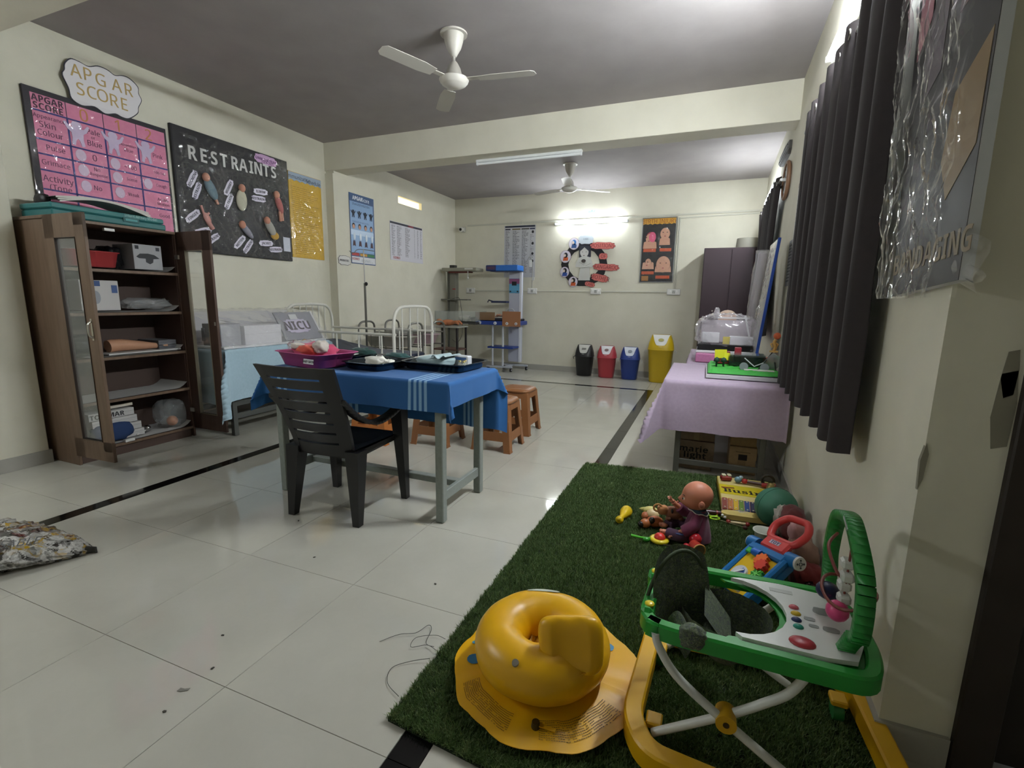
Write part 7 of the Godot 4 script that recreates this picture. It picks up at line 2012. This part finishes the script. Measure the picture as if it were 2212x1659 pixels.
	for q in [[-0.02, 0.03], [0.05, 0.025]]: obj("paw", MB.new().ell(Vector3(q[0], 0.008, q[1]), Vector3(0.016, 0.012, 0.012), 10), br, t)
	obj("snout_band", MB.new().ell(Vector3(0.0, 0.045, 0.025), Vector3(0.008, 0.02, 0.01), 10), mat("1b1412", 0.6), t)

func small_toys():
	var t := thing("toy_skittle", "yellow plastic skittle lying on the grass mat", "toy", Vector3(-0.36, 0.028, -2.73), 0.0)
	var o := obj("body", MB.new().lathe([Vector2(0, -0.115), Vector2(0.016, -0.112), Vector2(0.023, -0.1), Vector2(0.021, -0.085), Vector2(0.014, -0.065), Vector2(0.014, -0.05), Vector2(0.024, -0.02), Vector2(0.034, 0.015), Vector2(0.034, 0.045), Vector2(0.022, 0.068), Vector2(0, 0.075)], 22), mat("cfae14", 0.35), t)
	o.transform = Transform3D(Basis(Vector3.UP, -0.15) * Basis(Vector3.RIGHT, -PI / 2), Vector3(0, 0.012, 0))
	obj("knob_face", MB.new().ell(Vector3(-0.017, 0.02, 0.112), Vector3(0.012, 0.012, 0.008), 12), mat("bd9c10", 0.4), t)
	# pair of moulded animals
	t = thing("animal_toy", "brown and black moulded animal toy lying on its side", "toy", Vector3(-0.2, 0.022, -2.66), 0.2)
	obj("body", MB.new().ell(Vector3(0.02, 0.032, 0), Vector3(0.048, 0.032, 0.03), 14), mat("a85a30", 0.35), t)
	obj("head", MB.new().ell(Vector3(-0.035, 0.026, 0.02), Vector3(0.03, 0.026, 0.026), 14), mat("b0683c", 0.35), t)
	obj("muzzle", MB.new().ell(Vector3(-0.06, 0.022, 0.03), Vector3(0.018, 0.018, 0.018), 12), mat("121010", 0.3), t)
	obj("patch", MB.new().ell(Vector3(0.0, 0.045, 0.018), Vector3(0.018, 0.02, 0.016), 12), mat("1a1412", 0.35), t)
	obj("leg", MB.new().ell(Vector3(0.055, 0.02, -0.025), Vector3(0.014, 0.016, 0.02), 12), mat("141210", 0.35), t)
	t = thing("animal_toy", "cream and brown moulded animal toy beside the black-muzzled one", "toy", Vector3(-0.215, 0.022, -2.755), 0.1)
	obj("body", MB.new().ell(Vector3(0.01, 0.035, 0.02), Vector3(0.04, 0.034, 0.03), 14), mat("c9b184", 0.4), t)
	obj("head", MB.new().ell(Vector3(0.0, 0.04, -0.03), Vector3(0.045, 0.026, 0.024), 14), mat("cfc47a", 0.4), t)
	obj("beak", MB.new().lathe([Vector2(0.014, 0), Vector2(0.008, 0.02), Vector2(0, 0.034)], 12).at(Vector3.ZERO), mat("c8bf70", 0.4), t).transform = Transform3D(Basis(Vector3.BACK, PI / 2), Vector3(-0.035, 0.042, -0.035))
	obj("wing", MB.new().ell(Vector3(-0.03, 0.03, 0.03), Vector3(0.022, 0.024, 0.026), 12), mat("a8603a", 0.4), t)
	# tomato rattle
	t = thing("tomato_rattle", "yellow and red rattle with green handle before the doll", "toy", Vector3(-0.14, 0.022, -2.5), 0.3)
	obj("yellow_rim", MB.new().lathe([Vector2(0, 0), Vector2(0.04, 0), Vector2(0.05, 0.008), Vector2(0.05, 0.018), Vector2(0.04, 0.022), Vector2(0, 0.022)], 26), mat("d8c024", 0.35), t)
	obj("red_dome", MB.new().ell(Vector3(0, 0.022, 0), Vector3(0.03, 0.026, 0.03), 16), mat("c8322a", 0.35), t)
	obj("green_handle", MB.new().tube([Vector3(-0.045, 0.012, 0), Vector3(-0.09, 0.01, -0.012), Vector3(-0.145, 0.012, -0.03)], [0.009, 0.006, 0.008], 8), mat("4fae2c", 0.35), t)
	obj("green_knob", MB.new().ell(Vector3(-0.07, 0.01, 0.006), Vector3(0.02, 0.012, 0.014), 12), mat("2f8c24", 0.35), t)
	t = thing("wooden_whistle", "red lacquered wooden toy cup beside the doll's knee", "toy", Vector3(0.03, 0.022, -2.47), 0.5)
	obj("cup", MB.new().cyl(Vector3(0, 0.03, 0.0), Vector3(0, 0.03, 0.055), 0.03, 0.034, 20), mat("a03428", 0.25), t)
	obj("cup_rim", MB.new().tube(range(20).map(func(k): return Vector3(cos(TAU * k / 20) * 0.032, 0.03 + sin(TAU * k / 20) * 0.032, 0.056)), 0.004, 6, true), mat("b98a4a", 0.4), t)
	obj("cup_inside", MB.new().cyl(Vector3(0, 0.03, 0.0555), Vector3(0, 0.03, 0.057), 0.028, -1, 20), mat("6a5a44", 0.5), t)
	obj("red_ball", MB.new().ell(Vector3(0.02, 0.05, -0.025), Vector3(0.032, 0.032, 0.032), 16), mat("b01f2a", 0.2), t)
	obj("red_knob", MB.new().ell(Vector3(-0.045, 0.03, 0.01), Vector3(0.018, 0.018, 0.018), 12), mat("a8262c", 0.25), t)
	obj("stick", MB.new().cyl(Vector3(-0.06, 0.026, 0.01), Vector3(-0.14, 0.012, -0.05), 0.003), mat("241a18", 0.4), t)
	# board game box
	t = thing("board_game_box", "yellow board game box lettered Business lying by the wall", "box", Vector3(0.33, 0.026, -3.31), 0.04)
	slab("tray", Vector3(0, 0.022, 0), Vector3(0.33, 0.044, 0.5), mat("b9a03e", 0.6), t, 0.004)
	slab("lid_face", Vector3(0, 0.045, 0), Vector3(0.322, 0.003, 0.49), mat("c9b878", 0.5), t)
	slab("yellow_band", Vector3(0, 0.0472, 0.0), Vector3(0.322, 0.001, 0.17), mat("c6b51a", 0.5), t)
	var tx := text("Business", 0.06, mat("1a1612", 0.6), t, Vector3.ZERO, 0, 0.001, "Droid Serif", 1.0, 800)
	tx.transform = Transform3D(Basis(Vector3.RIGHT, -PI / 2), Vector3(0.04, 0.0482, 0.02))
	slab("red_ribbon", Vector3(-0.11, 0.048, -0.03), Vector3(0.08, 0.001, 0.02), mat("7c3a20", 0.5), t, 0, Basis(Vector3.UP, 0.1))
	# clutter in the back part of the box
	t = thing("toy_blocks", "red toy car with white roof at the game box's back corner", "toy", Vector3(0.21, 0.077, -3.47), 0.3)
	slab("body", Vector3(0, 0.016, 0), Vector3(0.07, 0.03, 0.04), mat("8c2a24", 0.4), t, 0.006)
	for x in [-0.016, 0.02]: slab("roof", Vector3(x, 0.037, 0), Vector3(0.024, 0.012, 0.03), mat("d4cfae", 0.5), t, 0.003)
	t = thing("blue_toy_bird", "small blue-grey toy on the game box lid", "toy", Vector3(0.285, 0.077, -3.45))
	obj("body", MB.new().ell(Vector3(0, 0.022, 0), Vector3(0.024, 0.022, 0.02), 12), mat("6a8a98", 0.4), t)
	obj("head", MB.new().ell(Vector3(0.016, 0.04, 0), Vector3(0.013, 0.013, 0.012), 12), mat("9ab0b8", 0.4), t)
	t = thing("toy_hammer", "red and dark toy rattle stick lying across the game box", "toy", Vector3(0.41, 0.077, -3.44), -0.15)
	obj("handle", MB.new().cyl(Vector3(-0.07, 0.014, 0), Vector3(0.06, 0.014, 0), 0.011), mat("4a2c24", 0.4), t)
	obj("red_head", MB.new().ell(Vector3(-0.085, 0.016, 0), Vector3(0.022, 0.017, 0.018), 12), mat("a82c28", 0.35), t)
	obj("red_grip", MB.new().cyl(Vector3(0.02, 0.016, 0.01), Vector3(0.1, 0.02, 0.02), 0.015, 0.02, 12), mat("9c2620", 0.35), t)
	t = thing("toy_ring", "dark brass toy ring standing on the game box corner", "toy", Vector3(0.47, 0.105, -3.5))
	obj("ring", MB.new().tube(range(24).map(func(k): return Vector3(cos(TAU * k / 24) * 0.036, sin(TAU * k / 24) * 0.034, 0)), 0.0095, 8, true), mat("2a2418", 0.35), t)
	obj("ring_hub", MB.new().ell(Vector3(0.036, -0.02, 0.01), Vector3(0.014, 0.014, 0.012), 10), mat("8c7a4a", 0.35), t)
	t = thing("brass_bell", "small brass bell lying at the game box's right edge", "toy", Vector3(0.475, 0.078, -3.38), 0.4)
	obj("bell", MB.new().lathe([Vector2(0.034, 0), Vector2(0.028, 0.012), Vector2(0.024, 0.035), Vector2(0.012, 0.05), Vector2(0, 0.052)], 18), mat("9c8a54", 0.35, 0.5), t)
	obj("clapper", MB.new().ell(Vector3(0, 0.008, 0), Vector3(0.008, 0.008, 0.008), 10), mat("2c2618", 0.4), t)
	# xylophone
	t = thing("toy_xylophone", "toy xylophone with coloured bars leaning on the game box", "xylophone", Vector3(0.3, 0.06, -3.05), 0.02)
	t.basis = Basis(Vector3.UP, 0.02) * Basis(Vector3.RIGHT, 0.35)
	slab("frame", Vector3(0, 0.0, 0), Vector3(0.25, 0.012, 0.13), mat("b58a7a", 0.6), t, 0.003)
	slab("front_label", Vector3(0, 0.007, 0.06), Vector3(0.24, 0.002, 0.03), mat("c9a29a", 0.6), t)
	var cols := ["7c3426", "a8642c", "c9a41e", "5c7c22", "1f3c74", "15183a", "181424", "6a4a5c"]
	for k in 8:
		var br := slab("tone_bar", Vector3(-0.108 + k * 0.031, 0.012, -0.008), Vector3(0.026, 0.008, 0.1 - k * 0.003), mat(cols[k], 0.3), t, 0.002)
		for z in [-0.04, 0.026]: obj("pin", MB.new().ell(Vector3(-0.108 + k * 0.031, 0.017, z), Vector3(0.006, 0.003, 0.004), 8), mat("d9d4b8", 0.3), br)
	# cricket bat
	t = thing("toy_bat", "cream plastic cricket bat with red and black handle", "bat", Vector3(0.29, 0.05, -2.95), 0.0)
	t.basis = Basis(Vector3.UP, 0.08)
	var bat := MB.new().at(Vector3.ZERO, Basis(Vector3.RIGHT, Vector3(0, 0, -1), Vector3.UP))
	bat.prism(pv([-0.12, -0.012, -0.09, -0.035, 0.16, -0.04, 0.17, 0.0, 0.16, 0.04, -0.09, 0.035, -0.12, 0.012]), 0.03, -0.015)
	obj("blade", bat, mat("c2ad64", 0.5), t)
	obj("handle", MB.new().cyl(Vector3(-0.115, 0, 0), Vector3(-0.24, 0.004, 0.01), 0.0145, -1, 14), mat("3a1a1c", 0.25), t)
	for k in 3: obj("handle_band", MB.new().cyl(Vector3(-0.14 - k * 0.035, 0.001, 0.002), Vector3(-0.148 - k * 0.035, 0.001, 0.003), 0.016, -1, 14), mat("8c2a2c", 0.3), t)
	# ball
	t = thing("rubber_ball", "green rubber ball resting beside the game box", "ball", Vector3(0.452, 0.137, -2.95))
	obj("ball", MB.new().ell(Vector3.ZERO, Vector3(0.112, 0.112, 0.112), 32), mat("3f7a62", 0.55), t)
	obj("seam", MB.new().tube(range(40).map(func(k): return Basis(Vector3.UP, 0.5) * Vector3(cos(TAU * k / 40) * 0.1122, sin(TAU * k / 40) * 0.1122, 0)), 0.0014, 5, true), mat("2c5c4a", 0.6), t)
	# sticks and little rattles
	for k in 2:
		t = thing("wooden_rattle", ["red-ended wooden rattle lying farther from the drumstick", "red-ended wooden rattle lying nearer the drumstick"][k], "rattle", Vector3(0.26, 0.032, -2.93 + 0.045 * k), 0.06, "wooden rattles on the mat")
		obj("stick", MB.new().cyl(Vector3(-0.045, 0, 0), Vector3(0.045, 0, 0), 0.008, -1, 10), mat("c9b48a", 0.5), t)
		for s in [-1.0, 1.0]: obj("red_end", MB.new().ell(Vector3(s * 0.05, 0, 0), Vector3(0.014, 0.013, 0.013), 12), mat("8c2c24", 0.3), t)
	t = thing("drumstick", "thin drumstick with dark round head on the mat", "stick", Vector3(0.215, 0.03, -2.87), -0.33)
	obj("stick", MB.new().cyl(Vector3(-0.08, 0, 0), Vector3(0.08, 0, 0), 0.003, -1, 8), mat("6a6a44", 0.5), t)
	obj("head", MB.new().ell(Vector3(0.085, 0, 0), Vector3(0.014, 0.012, 0.012), 12), mat("4a241c", 0.4), t)
	t = thing("clear_cone", "crumpled clear plastic cone beside the rattles", "wrapper", Vector3(0.285, 0.03, -2.985))
	obj("film", blob(Vector3(0.05, 0.02, 0.025), 91, 0.4, Vector3(0, 0.018, 0)), pane("c9ccc4", 0.35, 0.1), t)
	t = thing("toy_glasses", "lime green toy frame with white pegs behind the doll", "toy", Vector3(0.13, 0.03, -2.9), 0.3)
	for y in [0, 1]: obj("lime_loop", MB.new().tube(range(18).map(func(k): return Vector3(cos(TAU * k / 18) * 0.026, 0.012, -0.02 + 0.042 * y + sin(TAU * k / 18) * 0.018)), 0.005, 6, true), mat("9ac41e", 0.35), t)
	for k in 3: obj("white_peg", MB.new().ell(Vector3(0.045 + 0.006 * k, 0.02, -0.03 + k * 0.025), Vector3(0.008, 0.008, 0.008), 10), mat("e0e0dc", 0.3), t)
	t = thing("plastic_cup", "white plastic cup standing beside the blue toy", "cup", Vector3(0.36, 0.024, -2.62))
	obj("cup", MB.new().lathe([Vector2(0, 0.002), Vector2(0.036, 0), Vector2(0.044, 0.1), Vector2(0.053, 0.104), Vector2(0.053, 0.108), Vector2(0.043, 0.107), Vector2(0.034, 0.006), Vector2(0, 0.006)], 26), mat("cfd2c6", 0.4), t)
	tag(obj("pink_ball", MB.new().ell(Vector3(0.41, 0.058, -2.76), Vector3(0.036, 0.036, 0.036), 18), mat("c2406e", 0.4)), "small pink ball behind the white plastic cup", "ball")
	tag(obj("white_ball", MB.new().ell(Vector3(0.465, 0.06, -2.78), Vector3(0.038, 0.038, 0.038), 18), mat("a9aaa2", 0.5)), "greyish white ball beside the green rubber ball", "ball")
	# soft toys by the wall
	t = thing("maroon_cap", "maroon and white torn soft toy lying against right wall", "toy", Vector3(0.5, 0.03, -2.72))
	obj("crown", blob(Vector3(0.06, 0.09, 0.1), 93, 0.12, Vector3(0, 0.12, 0)), fabric("5a1f1e", "6c2a28", 160), t)
	obj("white_stuffing", blob(Vector3(0.035, 0.08, 0.05), 94, 0.5, Vector3(-0.045, 0.1, -0.06)), fabric("a8a296", "b8b2a6", 161), t)
	obj("brown_nose", MB.new().ell(Vector3(-0.05, 0.13, -0.03), Vector3(0.018, 0.02, 0.016), 12), mat("7a4a34", 0.5), t)
	t = thing("soft_toy_heap", "tan and red soft toy slumped behind the red handle", "toy", Vector3(0.5, 0.025, -2.42))
	obj("tan_body", blob(Vector3(0.06, 0.09, 0.11), 96, 0.2, Vector3(0, 0.1, 0)), fabric("8a6a58", "9c7c68", 162), t)
	obj("red_coat", blob(Vector3(0.065, 0.06, 0.09), 97, 0.2, Vector3(0.0, 0.07, 0.12)), fabric("7c2a28", "8c3634", 163), t)
	obj("pink_head", blob(Vector3(0.045, 0.05, 0.05), 98, 0.12, Vector3(-0.015, 0.19, -0.05)), fabric("b08080", "bc8e8c", 164), t)
	t = thing("red_basket", "dark red glossy plastic bag lying behind the walker", "bag", Vector3(0.5, 0.03, -2.05))
	obj("body", blob(Vector3(0.06, 0.05, 0.14), 99, 0.3, Vector3(0, 0.05, 0)), mat("3a1414", 0.2), t)
	obj("neck", blob(Vector3(0.025, 0.02, 0.04), 100, 0.4, Vector3(0, 0.06, -0.15)), mat("3a1414", 0.2), t)

func left_floor():
	# crumpled printed bag
	var t := thing("printed_bag", "crumpled glossy printed plastic bag at left edge of floor", "bag", Vector3(-3.02, 0.0, -1.0))
	var nz := FastNoiseLite.new()
	nz.seed = 71; nz.frequency = 3.2; nz.fractal_octaves = 3
	nz.fractal_type = FastNoiseLite.FRACTAL_RIDGED
	var m := patch_mat(["b9b7b2", "8a8984", "26241f", "c9c6c0", "9c9a94", "b08a12", "5c2420", "34302a", "a9a6a0"], 0.013, 15, 0.18, 1.6)
	var b := MB.new()
	b.sheet(func(u, v):
		# u along the bag from its tied tip, v round it
		var a: float = TAU * v
		var w: float = 0.24 * pow(sin(PI * clampf(u * 0.62 + 0.02, 0.0, 0.5)), 0.8)
		var p := Vector3(0.25, 0.02, -0.27).lerp(Vector3(-0.45, 0.1, 0.22), u)
		var side := Vector3(0.5, 0, 0.86)
		var h: float = 0.085 * pow(sin(PI * clampf(u * 0.55 + 0.02, 0.0, 0.5)), 0.7)
		var k: float = 1.0 + 0.28 * nz.get_noise_2d(u * 1.6, sin(a) * 0.5 + cos(a) * 0.3)
		var q := p + side * cos(a) * w * k
		q.y = maxf(0.003, h + sin(a) * h * k)
		return q, 60, 40, 1)
	obj("bag", b, m, t)
	obj("knot", MB.new().tube([Vector3(0.24, 0.02, -0.26), Vector3(0.265, 0.018, -0.285), Vector3(0.285, 0.006, -0.28)], [0.02, 0.012, 0.004], 8), mat("2a2822", 0.3), t)
	var tx := text("DISPOSABLE", 0.04, mat("24221e", 0.5), t, Vector3.ZERO, 0, 0.0006)
	tx.transform = Transform3D(Basis(Vector3.UP, 0.75) * Basis(Vector3.RIGHT, -1.1), Vector3(0.06, 0.125, -0.02))
	# frayed thread
	t = thing("thread", "dark frayed thread trailing from the mat onto the tiles", "thread", Vector3(0, 0.004, 0))
	var th := mat("3a3a34", 0.8)
	obj("strand", MB.new().tube(smooth_path([Vector3(-1.048, 0, -1.312), Vector3(-1.0, 0.004, -1.37), Vector3(-0.945, 0.006, -1.40), Vector3(-0.925, 0.004, -1.46), Vector3(-0.9, 0.004, -1.44), Vector3(-0.88, 0.004, -1.37), Vector3(-0.84, 0.008, -1.36)], 6), 0.0011, 5), th, t)
	obj("strand", MB.new().tube(smooth_path([Vector3(-0.82, 0.01, -1.41), Vector3(-0.87, 0.004, -1.42), Vector3(-0.93, 0.004, -1.38), Vector3(-0.92, 0.004, -1.33), Vector3(-0.87, 0.006, -1.36), Vector3(-0.82, 0.01, -1.345)], 6), 0.001, 5), th, t)
	obj("strand", MB.new().tube(smooth_path([Vector3(-0.82, 0.012, -1.3), Vector3(-0.88, 0.004, -1.27), Vector3(-0.925, 0.002, -1.22), Vector3(-0.9, 0.002, -1.16), Vector3(-0.83, 0.004, -1.125)], 6), 0.0011, 5), th, t)
	# specks of litter on the tiles
	var spots := [[-1.62, -1.11], [-1.5, -0.98], [-1.05, -1.72], [-1.72, -1.68], [-2.1, -1.95], [-1.47, -0.8], [-0.75, -2.0]]
	for i in spots.size():
		t = thing("litter_speck", "tiny dark speck of litter on the pale floor tiles", "litter", Vector3(spots[i][0], 0.001, spots[i][1]), i * 1.3, "specks of litter on the tiles")
		obj("crumb", MB.new().at(Vector3.ZERO, Basis(Vector3.RIGHT, Vector3(0, 0, -1), Vector3.UP)).prism(pv([-.006, -.002, -.001, -.005, .007, -.001, .004, .004, -.004, .003]), 0.002), mat("35322b", 0.8), t)
	t = thing("paper_bit", "small torn grey paper bit on the near tile joint", "litter", Vector3(-1.5, 0.001, -0.88), 0.4)
	obj("bit", MB.new().at(Vector3.ZERO, Basis(Vector3.RIGHT, Vector3(0, 0, -1), Vector3.UP)).prism(pv([-.018, -.006, -.004, -.009, .016, -.004, .018, .006, .002, .003, -.014, .007]), 0.001), mat("77756c", 0.8), t)

func foreground():
	grass()
	swim_float()
	walker()
	activity_toy()
	doll()
	small_toys()
	left_floor()
func build_all():
	left_wall()
	cupboard()
	middle()
	back_wall()
	right_side()
	foreground()
